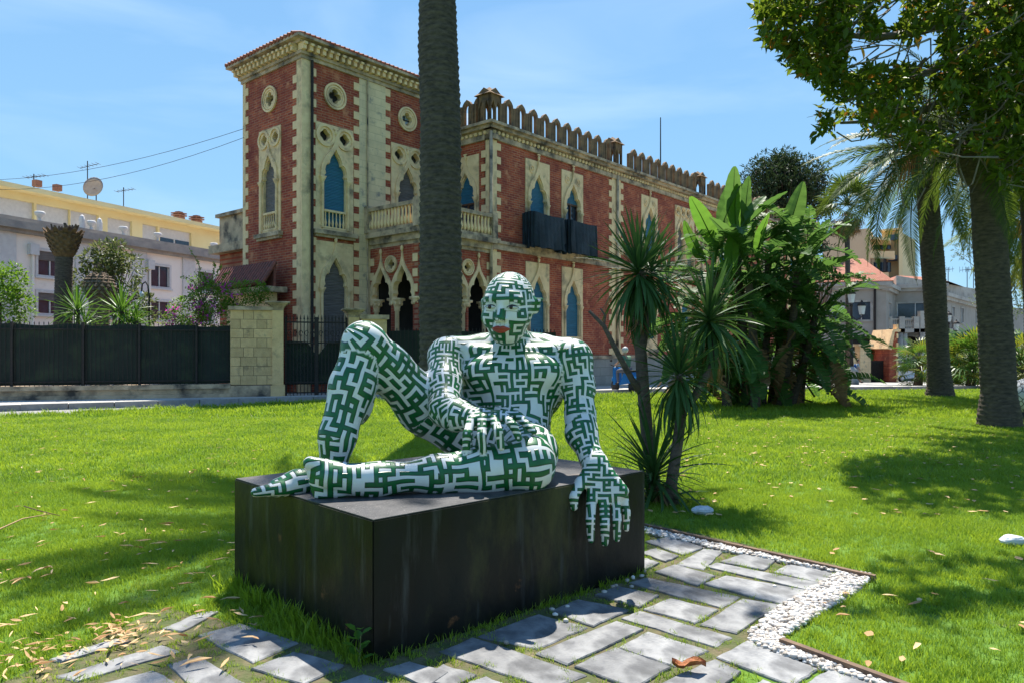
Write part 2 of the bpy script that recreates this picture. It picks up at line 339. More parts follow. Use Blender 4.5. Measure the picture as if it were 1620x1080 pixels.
# ================= STATUE by signed distance field
def S(px, py, d): return W(px, py, d)
class SDF:
    def __init__(s, lo, hi, h):
        s.lo = np.array(lo); s.h = h; s.n = np.ceil((np.array(hi) - s.lo) / h).astype(int) + 1
        s.ax = [s.lo[i] + h * np.arange(s.n[i]) for i in range(3)]
    def field(s): return np.full(s.n, 1.0, np.float32)
    def sub(s, lo, hi):
        a = np.maximum(np.floor((np.array(lo) - s.lo) / s.h).astype(int), 0); b = np.minimum(np.ceil((np.array(hi) - s.lo) / s.h).astype(int) + 1, s.n)
        sl = tuple(slice(a[i], b[i]) for i in range(3))
        X = np.meshgrid(*[s.ax[i][sl[i]] for i in range(3)], indexing='ij'); return sl, X
def smin(a, b, k):
    h = np.maximum(k - np.abs(a - b), 0) / k; return np.minimum(a, b) - h * h * k * .25
def cap_d(X, a, b, ra, rb):
    a = np.array(a); b = np.array(b); ba = b - a; L2 = max(ba @ ba, 1e-9)
    t = np.clip(((X[0] - a[0]) * ba[0] + (X[1] - a[1]) * ba[1] + (X[2] - a[2]) * ba[2]) / L2, 0, 1)
    return np.sqrt((X[0] - a[0] - ba[0] * t) ** 2 + (X[1] - a[1] - ba[1] * t) ** 2 + (X[2] - a[2] - ba[2] * t) ** 2) - (ra + (rb - ra) * t)
def ell_d(X, c, r, Rm=None):
    p = [X[i] - c[i] for i in range(3)]
    if Rm is not None: p = [p[0] * Rm[0][i] + p[1] * Rm[1][i] + p[2] * Rm[2][i] for i in range(3)]
    k0 = np.sqrt((p[0] / r[0]) ** 2 + (p[1] / r[1]) ** 2 + (p[2] / r[2]) ** 2); k1 = np.sqrt((p[0] / r[0] ** 2) ** 2 + (p[1] / r[1] ** 2) ** 2 + (p[2] / r[2] ** 2) ** 2) + 1e-9
    return k0 * (k0 - 1) / k1
grid = SDF((-1.80, 4.0, .24), (1.02, 5.95, 2.26), .0115)
def cap(f, a, b, ra, rb, k=.05):
    m = max(ra, rb) + k * 1.2 + .06; lo = np.minimum(a, b) - m; hi = np.maximum(a, b) + m
    sl, X = grid.sub(lo, hi); f[sl] = smin(f[sl], cap_d(X, a, b, ra, rb).astype(np.float32), k)
def ell(f, c, r, k=.05, Rm=None):
    m = max(r) + k * 1.2 + .06; sl, X = grid.sub(np.array(c) - m, np.array(c) + m); f[sl] = smin(f[sl], ell_d(X, c, r, Rm).astype(np.float32), k)
def cut(f, c, r, k=.02, Rm=None):
    m = max(r) + k + .05; sl, X = grid.sub(np.array(c) - m, np.array(c) + m); f[sl] = -smin(-f[sl], ell_d(X, c, r, Rm).astype(np.float32), k)
def chain(f, pts, k=.04):
    for (a, ra), (b, rb) in zip(pts[:-1], pts[1:]): cap(f, a, b, ra, rb, k)
# --- torso
fT = grid.field()
ell(fT, S(800, 706, 5.3), (.31, .25, .21), .08)
chain(fT, [(S(812, 700, 5.3), .225), (S(820, 650, 5.4), .215), (S(813, 610, 5.45), .25)], .12)
ell(fT, S(814, 598, 5.45), (.335, .22, .26), .1)
ell(fT, S(772, 588, 5.33), (.17, .14, .13), .07); ell(fT, S(852, 588, 5.33), (.17, .14, .13), .07)     # chest
ell(fT, S(868, 610, 5.5), (.12, .16, .2), .08); ell(fT, S(752, 610, 5.5), (.12, .16, .2), .08)         # lats
chain(fT, [(S(722, 556, 5.45), .115), (S(770, 556, 5.5), .12), (S(812, 553, 5.52), .13), (S(850, 556, 5.5), .12), (S(895, 558, 5.45), .115)], .08)
chain(fT, [(S(806, 548, 5.5), .125), (S(806, 520, 5.38), .115)], .07)
cap(fT, S(800, 556, 5.33), S(748, 552, 5.34), .028, .022, .05); cap(fT, S(818, 556, 5.33), S(872, 551, 5.34), .028, .022, .05)  # collarbones
# --- head, turned a little to the viewer's left and bowed
hc = S(805, 483, 5.22); Rh = (RZ(R(-14)) @ RY(R(2)) @ RX(R(6))).to_3x3()
def H(x, y, z): return hc + Rh @ Vector((x, y, z))                  # y negative is forward
RhL = [[Rh[i][j] for j in range(3)] for i in range(3)]
fH = grid.field()
ell(fH, H(0, .02, .03), (.178, .225, .205), .05, RhL)
ell(fH, H(0, -.04, -.09), (.142, .165, .16), .08, RhL)
ell(fH, H(0, -.08, -.185), (.085, .1, .075), .09, RhL)              # chin and jaw
ell(fH, H(0, -.165, .045), (.125, .045, .04), .06, RhL)             # brow
cut(fH, H(-.075, -.235, -.005), (.05, .035, .028), .045, RhL); cut(fH, H(.075, -.235, -.005), (.05, .035, .028), .045, RhL)
for sx in (-1, 1):
    ell(fH, H(.075 * sx, -.168, -.008), (.042, .03, .024), .02, RhL)        # lids
    ell(fH, H(.1 * sx, -.135, -.085), (.06, .05, .05), .06, RhL)            # cheek bones
cap(fH, H(0, -.2, .01), H(0, -.258, -.078), .014, .024, .03)                 # nose
ell(fH, H(-.028, -.225, -.083), (.02, .026, .016), .015, RhL); ell(fH, H(.028, -.225, -.083), (.02, .026, .016), .015, RhL)
ell(fH, H(0, -.2, -.142), (.062, .03, .014), .03, RhL); ell(fH, H(0, -.195, -.168), (.05, .03, .016), .03, RhL)
for sx in (-1, 1):                                                            # ears
    e0 = H(.176 * sx, .03, -.03); q_ = 0 if sx > 0 else .018
    Re = (Rh @ RZ(R(-32 * sx)).to_3x3()); ReL = [[Re[i][j] for j in range(3)] for i in range(3)]
    ell(fH, H(.186 * sx, .02, -.005), (.022, .05, .058), .02, ReL); cap(fH, H(.186 * sx, .0, .02), H((.232 - q_ * 1.6) * sx, .05, .048 - q_), .022, .012, .02); cut(fH, H(.208 * sx, -.005, .0), (.014, .026, .034), .012, ReL)
# --- legs
fL = grid.field()
knL = S(578, 546, 4.92)
chain(fL, [(S(760, 700, 5.35), .2), (S(672, 642, 5.28), .188), (S(613, 582, 5.06), .152), (knL, .14)], .08)
ell(fL, S(573, 540, 4.88), (.12, .11, .125), .06)
chain(fL, [(knL, .14), (S(556, 611, 4.84), .14), (S(534, 690, 4.74), .115), (S(526, 740, 4.72), .085)], .05)
ell(fL, S(566, 625, 4.92), (.11, .12, .2), .06)
# foot of the raised leg
cap(fL, S(530, 750, 4.74), S(520, 768, 4.8), .085, .08, .05)
chain(fL, [(S(522, 752, 4.7), .08), (S(470, 763, 4.57), .075), (S(438, 771, 4.5), .058)], .05)
fA = grid.field()
for i, (px, py, d) in enumerate([(404, 778, 4.40), (414, 780, 4.5), (424, 779, 4.58), (434, 778, 4.66)]):
    cap(fL, S(455 + i * 4, 770, 4.5 + i * .05), S(px, py, d), .05, .03 if i == 0 else .024, .012)
# folded leg
knR = S(836, 731, 4.76)
chain(fL, [(S(820, 705, 5.3), .2), (S(836, 716, 5.0), .185), (knR, .165)], .08)
ell(fL, S(842, 733, 4.72), (.13, .13, .15), .06)
chain(fL, [(S(832, 735, 4.73), .165), (S(760, 742, 4.66), .142), (S(690, 749, 4.57), .112), (S(620, 755, 4.5), .083), (S(585, 756, 4.46), .085)], .06)
ell(fL, S(745, 755, 4.68), (.26, .12, .115), .06)
chain(fL, [(S(600, 757, 4.46), .1), (S(560, 758, 4.42), .085), (S(520, 752, 4.38), .085)], .05)
cap(fL, S(590, 768, 4.48), S(610, 772, 4.55), .07, .05, .05)                   # heel
for i, (py, r) in enumerate([(732, .042), (748, .03), (761, .028), (773, .026), (783, .022)]):
    cap(fL, S(540, 742 + i * 8, 4.4), S(490 + i * 2.5, py, 4.36), .05, r, .014)
# --- arms
fA = grid.field()
ell(fA, S(707, 563, 5.42), (.13, .13, .14), .04)
chain(fA, [(S(706, 566, 5.42), .132), (S(703, 610, 5.18), .118), (S(704, 650, 4.95), .1)], .05)
chain(fA, [(S(704, 648, 4.95), .104), (S(722, 656, 4.86), .102), (S(750, 662, 4.78), .066), (S(766, 661, 4.74), .056)], .05)
ell(fA, S(906, 567, 5.4), (.135, .13, .14), .04)
chain(fA, [(S(908, 570, 5.4), .134), (S(915, 612, 5.36), .115), (S(918, 660, 5.28), .098)], .05)
chain(fA, [(S(918, 655, 5.28), .108), (S(920, 685, 5.18), .108), (S(936, 725, 5.04), .075), (S(942, 738, 5.0), .075)], .05)
# hands
fD = grid.field()
def finger(pts, rs, k=.01):
    for i in range(len(pts) - 1): cap(fD, pts[i], pts[i + 1], rs[i], rs[i + 1], k)
# resting hand, viewer's left
wr = S(764, 661, 4.74)
for kx, ky in ((746, 664), (763, 661), (781, 659), (798, 658)): cap(fD, wr, S(kx, ky, 4.66), .05, .032, .03)
finger([S(746, 664, 4.66), S(739, 686, 4.56), S(737, 712, 4.57)], [.033, .029, .025])
finger([S(763, 661, 4.65), S(762, 688, 4.54), S(764, 711, 4.55)], [.034, .03, .025])
finger([S(781, 659, 4.65), S(788, 682, 4.53), S(793, 707, 4.54)], [.034, .03, .026])
finger([S(798, 658, 4.66), S(812, 672, 4.55), S(821, 693, 4.55)], [.031, .028, .024])
finger([S(780, 655, 4.78), S(820, 658, 4.7), S(845, 682, 4.6)], [.036, .03, .024], .02)
# hanging hand, viewer's right
w2 = S(943, 733, 5.0)
K4 = [(922, 768), (938, 786), (956, 789), (974, 784), (986, 776)]
for kx, ky in K4[1:]: cap(fD, w2, S(kx, ky, 4.9), .07, .04, .03)
cap(fD, w2, S(918, 765, 4.9), .06, .04, .04)
finger([S(918, 763, 4.9), S(907, 785, 4.84), S(908, 801, 4.84)], [.042, .034, .029])
finger([S(936, 784, 4.9), S(934, 822, 4.82), S(935, 853, 4.84)], [.037, .032, .026])
finger([S(956, 789, 4.9), S(957, 829, 4.83), S(957, 858, 4.86)], [.038, .033, .027])
finger([S(974, 784, 4.92), S(976, 822, 4.86), S(976, 851, 4.88)], [.036, .031, .026])
finger([S(986, 777, 4.95), S(991, 810, 4.92), S(991, 836, 4.93)], [.032, .028, .023])
fields = {'torso': fT, 'head': fH, 'legs': fL, 'arms': fA, 'hands': fD}
F_ = smin(fT, fH, .05); F_ = smin(F_, fL, .06); F_ = smin(F_, fA, .035); F_ = smin(F_, fD, .025)
def surface_nets(F, g):
    s = F < 0; n = F.shape
    c = np.zeros([n[0] - 1, n[1] - 1, n[2] - 1], np.uint8)
    for i in (0, 1):
        for j in (0, 1):
            for k in (0, 1): c += s[i:n[0] - 1 + i, j:n[1] - 1 + j, k:n[2] - 1 + k]
    act = (c > 0) & (c < 8); idx = np.full(c.shape, -1, np.int64); cells = np.argwhere(act); idx[act] = np.arange(len(cells))
    acc = np.zeros((len(cells), 3)); cnt = np.zeros(len(cells))
    corners = [(i, j, k) for i in (0, 1) for j in (0, 1) for k in (0, 1)]
    val = {q: F[cells[:, 0] + q[0], cells[:, 1] + q[1], cells[:, 2] + q[2]] for q in corners}
    for a in corners:
        for ax in range(3):
            if a[ax] == 0:
                b = list(a); b[ax] = 1; b = tuple(b); va, vb = val[a], val[b]; mk = (va < 0) != (vb < 0)
                t = np.where(mk, va / np.where(mk, va - vb, 1), 0)
                p = np.tile(np.array(a, float), (len(cells), 1)); p[:, ax] += t
                acc[mk] += p[mk]; cnt[mk] += 1
    V = (cells + acc / cnt[:, None]) * g.h + g.lo
    Q = []
    for ax in range(3):
        o1, o2 = [(1, 2), (2, 0), (0, 1)][ax]
        a = [slice(None)] * 3; b = [slice(None)] * 3; a[ax] = slice(0, -1); b[ax] = slice(1, None)
        sa = s[tuple(a)]; sb = s[tuple(b)]; e = np.argwhere(sa != sb); ok = (e[:, o1] > 0) & (e[:, o2] > 0)
        for q in range(3):
            if q != ax: ok &= e[:, q] < idx.shape[q]
        e = e[ok]; d1 = np.zeros(3, int); d1[o1] = 1; d2 = np.zeros(3, int); d2[o2] = 1
        g4 = [e - d1 - d2, e - d2, e, e - d1]; q4 = np.stack([idx[x[:, 0], x[:, 1], x[:, 2]] for x in g4], 1)
        fl = sb[e[:, 0], e[:, 1], e[:, 2]]; q4[fl] = q4[fl][:, ::-1]; Q.append(q4)
    return V, np.concatenate(Q)
V, Q = surface_nets(F_, grid)
# small laplacian smoothing
for it in range(3):
    acc = np.zeros_like(V); cnt = np.zeros(len(V))
    for i in range(4):
        a, b = Q[:, i], Q[:, (i + 1) % 4]; np.add.at(acc, a, V[b]); np.add.at(cnt, a, 1)
    V = V * .5 + .5 * acc / np.maximum(cnt, 1)[:, None]
# pattern coordinates: each face follows the limb it belongs to
limbs = {
 'torso': ([S(800, 720, 5.35), S(815, 650, 5.42), S(812, 540, 5.5)], .30, 'torso', 0.0440),
 'thighL': ([S(760, 700, 5.35), S(672, 642, 5.28), S(578, 546, 4.92)], .17, 'legs', 0.0616), 'shinL': ([S(578, 546, 4.9), S(534, 690, 4.74), S(526, 750, 4.74)], .13, 'legs', 0.0598),
 'footL': ([S(530, 755, 4.74), S(404, 778, 4.42)], .09, 'legs', 0.0484), 'thighR': ([S(820, 705, 5.35), S(842, 733, 4.72)], .18, 'legs', 0.0546),
 'shinR': ([S(890, 731, 4.76), S(760, 742, 4.66), S(690, 749, 4.57), S(480, 756, 4.38)], .12, 'legs', 0.0528),
 'armL': ([S(706, 540, 5.42), S(703, 610, 5.18), S(704, 656, 4.93)], .13, 'arms', 0.0414), 'foreL': ([S(702, 648, 4.97), S(770, 662, 4.72)], .09, 'arms', 0.0378),
 'armR': ([S(907, 540, 5.4), S(915, 612, 5.36), S(918, 665, 5.28)], .13, 'arms', 0.0440), 'foreR': ([S(918, 655, 5.28), S(942, 738, 5.0)], .1, 'arms', 0.0387)}
FC = V[Q].mean(1)
def seg_eval(P, pts):
    best = np.full(len(P), 1e9); U = np.zeros(len(P)); A = np.zeros(len(P)); acc = 0
    axis = np.array(pts[-1] - pts[0]); axis /= np.linalg.norm(axis); view = np.array([0., -1, 0]); r1 = view - axis * (view @ axis); r1 /= np.linalg.norm(r1); r2 = np.cross(axis, r1)
    for a, b in zip(pts[:-1], pts[1:]):
        a = np.array(a); b = np.array(b); ba = b - a; L_ = np.linalg.norm(ba); t = (P - a) @ ba / (L_ * L_); tc = np.clip(t, 0, 1); d = P - a - tc[:, None] * ba; dist = np.linalg.norm(d, axis=1)
        m = dist < best; best[m] = dist[m]; U[m] = acc + tc[m] * L_; A[m] = np.arctan2((d @ r2)[m], (d @ r1)[m]); acc += L_
        # extend past ends
        U[m] += np.where(t[m] < 0, t[m] * L_, np.where(t[m] > 1, (t[m] - 1) * L_, 0))
    return best, U, A
keys = list(limbs); D = []
ii = np.clip(np.round((FC - grid.lo) / grid.h).astype(int), 0, np.array(F_.shape) - 1)
fv = {k: fields[k][ii[:, 0], ii[:, 1], ii[:, 2]] for k in fields}
gi = np.argmin(np.stack([fv['torso'], fv['head'], fv['legs'], fv['arms'], fv['hands']]), 0); gname = ['torso', 'head', 'legs', 'arms', 'hands']
part = np.full(len(Q), -1)
for g in ('torso', 'legs', 'arms'):
    ks = [k for k in keys if limbs[k][2] == g]; DD = np.stack([seg_eval(FC, limbs[k][0])[0] - limbs[k][1] + (.09 if k == 'thighR' else 0) for k in ks]); am = np.argmin(DD, 0); mk = gi == gname.index(g)
    part[mk] = np.array([keys.index(k) for k in ks])[am[mk]]
UV = np.zeros((len(Q), 4, 2), np.float32); P4 = V[Q]
for pi, k in enumerate(keys):
    mk = part == pi
    if not mk.any(): continue
    pts, r, g, cs = limbs[k]; P = P4[mk].reshape(-1, 3); _, U, A = seg_eval(P, pts); A = A.reshape(-1, 4)
    A = np.where(A - A[:, :1] > math.pi, A - 2 * math.pi, np.where(A - A[:, :1] < -math.pi, A + 2 * math.pi, A)); U = U.reshape(-1, 4)
    UV[mk, :, 0] = U / cs + pi * 13; UV[mk, :, 1] = A * r / cs + pi * 7
for g, cs in (('head', .04), ('hands', .035)):
    mk = (gi == gname.index(g)) & (part < 0); P = P4[mk]
    if g == 'head':
        q = (P - np.array(hc)) @ np.array(RhL); ang = np.arctan2(q[..., 0], -q[..., 1] + .05); UV[mk, :, 0] = ang * .19 / cs + .3; UV[mk, :, 1] = (q[..., 2] + np.where(q[..., 2] > .1, .9 * (q[..., 1] + .2) * np.clip((q[..., 2] - .1) * 8, 0, 1), 0)) / cs + 91.1
    else: UV[mk, :, 0] = P[..., 0] / cs + 50; UV[mk, :, 1] = (P[..., 2] + P[..., 1] * .35) / cs + 60
# painted statue material
m, nt, b, N, K = new_mat('green maze paint on white'); M_['statue'] = m
uvn = N.new('ShaderNodeUVMap'); uvn.uv_map = 'pattern'
tcn = N.new('ShaderNodeTexCoord'); dn = N.new('ShaderNodeTexNoise'); dn.inputs['Scale'].default_value = 5; dn.inputs['Detail'].default_value = 1; K(tcn.outputs['Object'], dn.inputs[0])
def vm(op, a, b_=None):
    n = N.new('ShaderNodeVectorMath'); n.operation = op
    for i, v_ in enumerate((a, b_)):
        if v_ is None: continue
        if isinstance(v_, tuple): n.inputs[i].default_value = v_
        else: K(v_, n.inputs[i])
    return n.outputs[0]
def ma(op, a, b_=None, c_=None):
    n = N.new('ShaderNodeMath'); n.operation = op
    for i, v_ in enumerate((a, b_, c_)):
        if v_ is None: continue
        if isinstance(v_, (int, float)): n.inputs[i].default_value = v_
        else: K(v_, n.inputs[i])
    return n.outputs[0]
dv = vm('MULTIPLY', vm('SUBTRACT', dn.outputs['Color'], (.5, .5, .5)), (.75, .75, 0))
pv = vm('ADD', uvn.outputs[0], dv); cell = vm('FLOOR', pv); fr = vm('SUBTRACT', pv, cell)
sf = N.new('ShaderNodeSeparateXYZ'); K(fr, sf.inputs[0]); fx = ma('SUBTRACT', sf.outputs[0], .5); fy = ma('SUBTRACT', sf.outputs[1], .5)
ax_, ay_ = ma('ABSOLUTE', fx), ma('ABSOLUTE', fy)
def wno(off, thr):
    n = N.new('ShaderNodeTexWhiteNoise'); n.noise_dimensions = '3D'; K(vm('ADD', cell, off), n.inputs[0]); return ma('GREATER_THAN', n.outputs[0], thr)
def seg(perp, along_neg, on):                       # distance, 9 when the segment is absent
    d = ma('MAXIMUM', perp, along_neg); return ma('ADD', d, ma('MULTIPLY', ma('SUBTRACT', 1, on), 9))
# random spanning style: right/up edges
dR = seg(ay_, ma('MULTIPLY', fx, -1), wno((.5, .5, .5), .47)); dL = seg(ay_, fx, wno((-.5, .5, .5), .47))
dU = seg(ax_, ma('MULTIPLY', fy, -1), wno((.5, .5, 7.5), .53)); dD = seg(ax_, fy, wno((.5, -.5, 7.5), .53))
dm = ma('MINIMUM', ma('MINIMUM', dR, dL), ma('MINIMUM', dU, dD))
def ss(x, lo, hi, a=0., b_=1.):
    n = N.new('ShaderNodeMapRange'); n.interpolation_type = 'SMOOTHSTEP'; n.inputs['From Min'].default_value = lo; n.inputs['From Max'].default_value = hi; n.inputs['To Min'].default_value = a; n.inputs['To Max'].default_value = b_; K(x, n.inputs[0]); return n.outputs[0]
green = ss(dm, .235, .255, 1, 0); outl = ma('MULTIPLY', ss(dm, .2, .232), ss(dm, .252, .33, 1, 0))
wcol = mixn(N, K, (.62, .61, .57), (.73, .72, .69), noisen(N, K, tcn.outputs['Object'], 3, 8)); wcol = mixn(N, K, wcol, (.34, .3, .22), noisen(N, K, tcn.outputs['Object'], 7, 10, .62, .85, .7))
gcol = mixn(N, K, (.006, .085, .024), (.01, .13, .036), noisen(N, K, tcn.outputs['Object'], 9, 6))
at = N.new('ShaderNodeAttribute'); at.attribute_name = 'bare'
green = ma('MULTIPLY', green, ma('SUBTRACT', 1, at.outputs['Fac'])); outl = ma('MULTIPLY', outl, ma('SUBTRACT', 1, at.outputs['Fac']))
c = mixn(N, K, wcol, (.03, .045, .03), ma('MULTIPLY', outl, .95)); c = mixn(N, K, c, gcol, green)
K(c, b.inputs['Base Color']); b.inputs['Roughness'].default_value = .38; b.inputs['Specular IOR Level'].default_value = .35; b.inputs['Coat Weight'].default_value = .12; b.inputs['Coat Roughness'].default_value = .15
bp = N.new('ShaderNodeBump'); bp.inputs['Strength'].default_value = .9; bp.inputs['Distance'].default_value = .012; K(ma('ADD', ss(dm, .2, .3, 1, 0), ma('MULTIPLY', dn.outputs[0], .1)), bp.inputs['Height']); K(bp.outputs[0], b.inputs['Normal'])
statue = thing('painted_statue', 'giant bald reclining figure painted with a green maze on white, on the black box', 'statue', Fc + E1 * 1.1 + E2 * .8 + Vector((0, 0, PH)))
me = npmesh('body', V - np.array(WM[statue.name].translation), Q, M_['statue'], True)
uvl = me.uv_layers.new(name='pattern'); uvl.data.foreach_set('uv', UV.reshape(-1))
bare = np.zeros(len(V), np.float32)
q = (V - np.array(hc)) @ np.array(RhL)
mouth = np.exp(-((q[:, 0] / .06) ** 2 + ((q[:, 2] + .13) / .045) ** 2) ** 2) * (q[:, 1] < -.1)
for sx in (-1, 1): mouth = np.maximum(mouth, np.exp(-(((q[:, 0] - .075 * sx) / .055) ** 2 + ((q[:, 2] + .005) / .035) ** 2) ** 2) * (q[:, 1] < -.1))
bare[:] = (mouth > .4)
fid = np.where(part < 0, 50 + gi, part).astype(float); mx_ = np.full(len(V), -1.0); mn_ = np.full(len(V), 1e3)
for i in range(4): np.maximum.at(mx_, Q[:, i], fid); np.minimum.at(mn_, Q[:, i], fid)
bare[mx_ != mn_] = 1.0; at_ = me.attributes.new('bare', 'FLOAT', 'POINT'); at_.data.foreach_set('value', bare)
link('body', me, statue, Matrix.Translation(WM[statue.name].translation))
M_['lips'] = mat_n('brick red lip paint', (.3, .035, .02), (.36, .055, .03), .35, 20, .1)
M_['eyewhite'] = mat_n('eye white', (.6, .58, .5), (.5, .48, .4), .3, 20, 0); M_['pupil'] = mat_n('dark eye paint', (.015, .01, .008), (.03, .02, .015), .2, 20, 0)
Mh = Rh.to_4x4(); Mh.translation = hc
def facey(x, z):                                    # front surface depth of the head in its own frame, from the field
    for t in np.linspace(-.36, 0, 145):
        p = H(x, t, z); i = np.round((np.array(p) - grid.lo) / grid.h).astype(int)
        if F_[i[0], i[1], i[2]] < 0: return t
    return -.2
lp = MB(); V2 = []; F2 = []; nx, nz = 16, 6
for j in range(nz + 1):
    for i in range(nx + 1):
        u = i / nx * 2 - 1; w_ = j / nz * 2 - 1; hgt = .026 * (1 - abs(u) ** 1.8) + .001; dip = .008 * math.exp(-(u / .16) ** 2) if w_ > 0 else 0
        x = u * .068; z = -.153 + w_ * hgt - dip * max(w_, 0) + .004 * u * u; y = facey(x, z) - .006 - .012 * (1 - w_ * w_) * (1 - u * u) + .012 * math.exp(-(w_ / .12) ** 2); V2.append((x, y, z))
for j in range(nz):
    for i in range(nx): k = j * (nx + 1) + i; F2.append((k, k + 1, k + nx + 2, k + nx + 1))
# closed lips solid: back copy
nb = len(V2); V2 += [(x, y + .03, z) for x, y, z in V2]; F2 += [tuple(i + nb for i in f[::-1]) for f in F2]
lp.add(V2, F2); lp.build('lips', M_['lips'], statue, Mh, True)
for sx in (-1, 1):
    y0 = facey(.075 * sx, -.006)
    e = MB().ell((.075 * sx, y0 + .012, -.006), (.038, .022, .014)).build('eye', M_['eyewhite'], statue, Mh, True)
    MB().ell((.075 * sx - .006, y0 - .004, -.005), (.015, .011, .0135)).build('iris', M_['pupil'], e, Mh, True)
    lid = MB(); lid.tube([(.075 * sx + .04 * t, facey(.075 * sx + .04 * t, -.006 + .013 * (1 - t * t)) - .003, -.006 + .014 * (1 - t * t)) for t in (-1, -.5, 0, .5, 1)], [.003, .006, .008, .006, .003], 6); lid.build('eyelid', M_['pupil'], statue, Mh, True)
# ================= VILLA
TX, TY = -7.83, 27.6; D1 = Vector((.65, .76, 0)).normalized(); D2 = Vector((-.76, .65, 0)).normalized(); TV = math.atan2(D1.y, D1.x)
villa = thing('villa', 'red brick Venetian Gothic villa with square tower, pale stone quoins and arched windows', 'villa', (TX, TY, 0), rz=TV)
MV0 = WM['villa']
def MV(a, b, z=0, rot=0): return MV0 @ T3(a, b, z) @ RZ(R(rot))
def wall(name, mat, M, outer, holes, t=.4, parent=villa): return MB().plate(outer, holes, t).build(name, mat, parent, M)
_mc = {}
def shared(key, fn):
    if key not in _mc: _mc[key] = fn()
    return _mc[key]
def quoins(M, x, z0, z1, side, w=.26, pitch=.58, h=.3, proud=.03, name='quoin_stone'):
    me = shared(('q', w), lambda: MB().bx(0, w, -.03, .06, 0, .3).mesh('quoin_stone'))
    z = z0
    while z + h < z1:
        link(name, me, villa, M @ T3(x if side > 0 else x - w, -.004 * random.random(), z), M_['stone']); z += pitch
def pilaster(M, x0, x1, z0, z1, name='pilaster', mat='stone', proud=.034, deep=.1):
    return MB().bx(x0, x1, -proud, deep, z0, z1).build(name, M_[mat], villa, M)
HO = {}
def bal_row(mb, x0, x1, y, z0, z1, n, r=.035):
    for i in range(n):
        x = x0 + (x1 - x0) * (i + .5) / n
        mb.lathe([(r * .8, z0), (r * 1.5, z0 + (z1 - z0) * .25), (r * .6, z0 + (z1 - z0) * .55), (r * .7, z1 - .03), (r * 1.3, z1)], 6, (x, y, 0))
def gothic_window(M, cx, zp0, zp1, pw, ow, sill, spring, infill, tracery=0, railing=False, part='window', rosettes=0, infill_frac=1.0):
    """pale stone panel pw wide from zp0 to zp1 around an ogee opening; returns the hole for the wall"""
    op = ogee(cx, sill, ow, spring); holes = [op]
    if tracery:
        r = pw * .17; zc = zp1 - r * 1.5
        for sx in (-1, 1): holes.append(quatre(cx + sx * pw * .26, zc, r * .8, 20))
    w = MB().plate(rect(cx - pw / 2, cx + pw / 2, zp0, zp1), holes, .32, -.035).build(part, M_['stone'], villa, M)
    mb = MB(); outer = ogee(cx, spring - .05, ow * 1.38, spring, OGO); inner = ogee(cx, spring - .06, ow * 1.06, spring)
    # moulding ring cut open at the bottom
    no, ni = outer[2:], inner[2:]
    mb.plate([outer[1]] + no + [outer[0]] + [inner[0]] + ni[::-1] + [inner[1]], [], .08, -.11)
    mb.ell((cx, -.09, spring + ow * 1.38 * 1.33), (.07, .06, .11), 8, 6)
    mb.box((cx, -.09, spring + ow * 1.38 * 1.42), (.2, .05, .05))
    if tracery:
        for sx in (-1, 1):
            ro = [(cx + sx * pw * .26 + (x) * 1, z) for x, z in circ(0, zc, r * 1.45, 20)]; ri = circ(cx + sx * pw * .26, zc, r * 1.1, 20); mb.plate(ro, [ri], .07, -.09)
    if rosettes:
        for sx in ((-1, 1) if rosettes == 2 else (-1,)):
            c0 = (cx + sx * pw * .25, zp1 - .42); mb.plate(circ(c0[0], c0[1], .19, 16), [circ(c0[0], c0[1], .13, 16)], .04, -.07); mb.ell((c0[0], -.05, c0[1]), (.07, .04, .07), 8, 5)
    mb.build('hood_mould', M_['stone'], w, M)
    for sx in (-1, 1):                              # colonnettes with capitals
        mb = MB(); x = cx + sx * (ow / 2 + .1)
        mb.tube([(x, -.07, sill), (x, -.07, spring - .16)], .055, 8); mb.lathe([(.06, 0), (.075, .05), (.12, .14), (.13, .2)], 8, (x, -.07, spring - .18)); mb.box((x, -.07, spring + .04), (.27, .16, .05))
        mb.build('colonnette', M_['stone'], w, M)
    top = spring + ow * 1.2; split = top - (top - sill) * infill_frac
    MB().bx(cx - ow * .56, cx + ow * .56, .08, .12, split, top).build('shutter' if infill in ('blue', 'brown_sh') else 'pane', M_[infill], w, M)
    if infill_frac < 1:
        MB().bx(cx - ow * .56, cx + ow * .56, .16, .18, sill, split).build('pane', M_['glass'], w, M)
        mb = MB()
        for x in (-.47, 0, .47): mb.bx(cx + x * ow - .035, cx + x * ow + .035, .09, .15, sill, split)
        mb.bx(cx - ow / 2, cx + ow / 2, .085, .15, split - .08, split + .02); mb.build('window_frame', M_['wood'], w, M)
    mb = MB().bx(cx - pw / 2 - .12, cx + pw / 2 + .12, -.2, .06, zp0 - .16, zp0 + .0); mb.bx(cx - pw / 2 - .05, cx + pw / 2 + .05, -.12, .05, zp0 - .26, zp0 - .161)
    mb.build('sill', M_['stone_dirty'], w, M)
    if tracery:
        MB().bx(cx - pw * .45, cx + pw * .45, .2, .24, zp1 - r * 2.9, zp1 - .1).build('dark_recess', M_['dark'], w, M)
    if railing:
        h = .72; mb = MB().bx(cx - ow / 2, cx + ow / 2, -.05, .06, sill + h - .08, sill + h); mb.bx(cx - ow / 2, cx + ow / 2, -.05, .06, sill, sill + .07); bal_row(mb, cx - ow / 2, cx + ow / 2, .0, sill + .07, sill + h - .08, 6)
        mb.build('balustrade', M_['stone'], w, M)
    return rect(cx - pw / 2 + .02, cx + pw / 2 - .02, zp0 + .02, zp1 - .02)
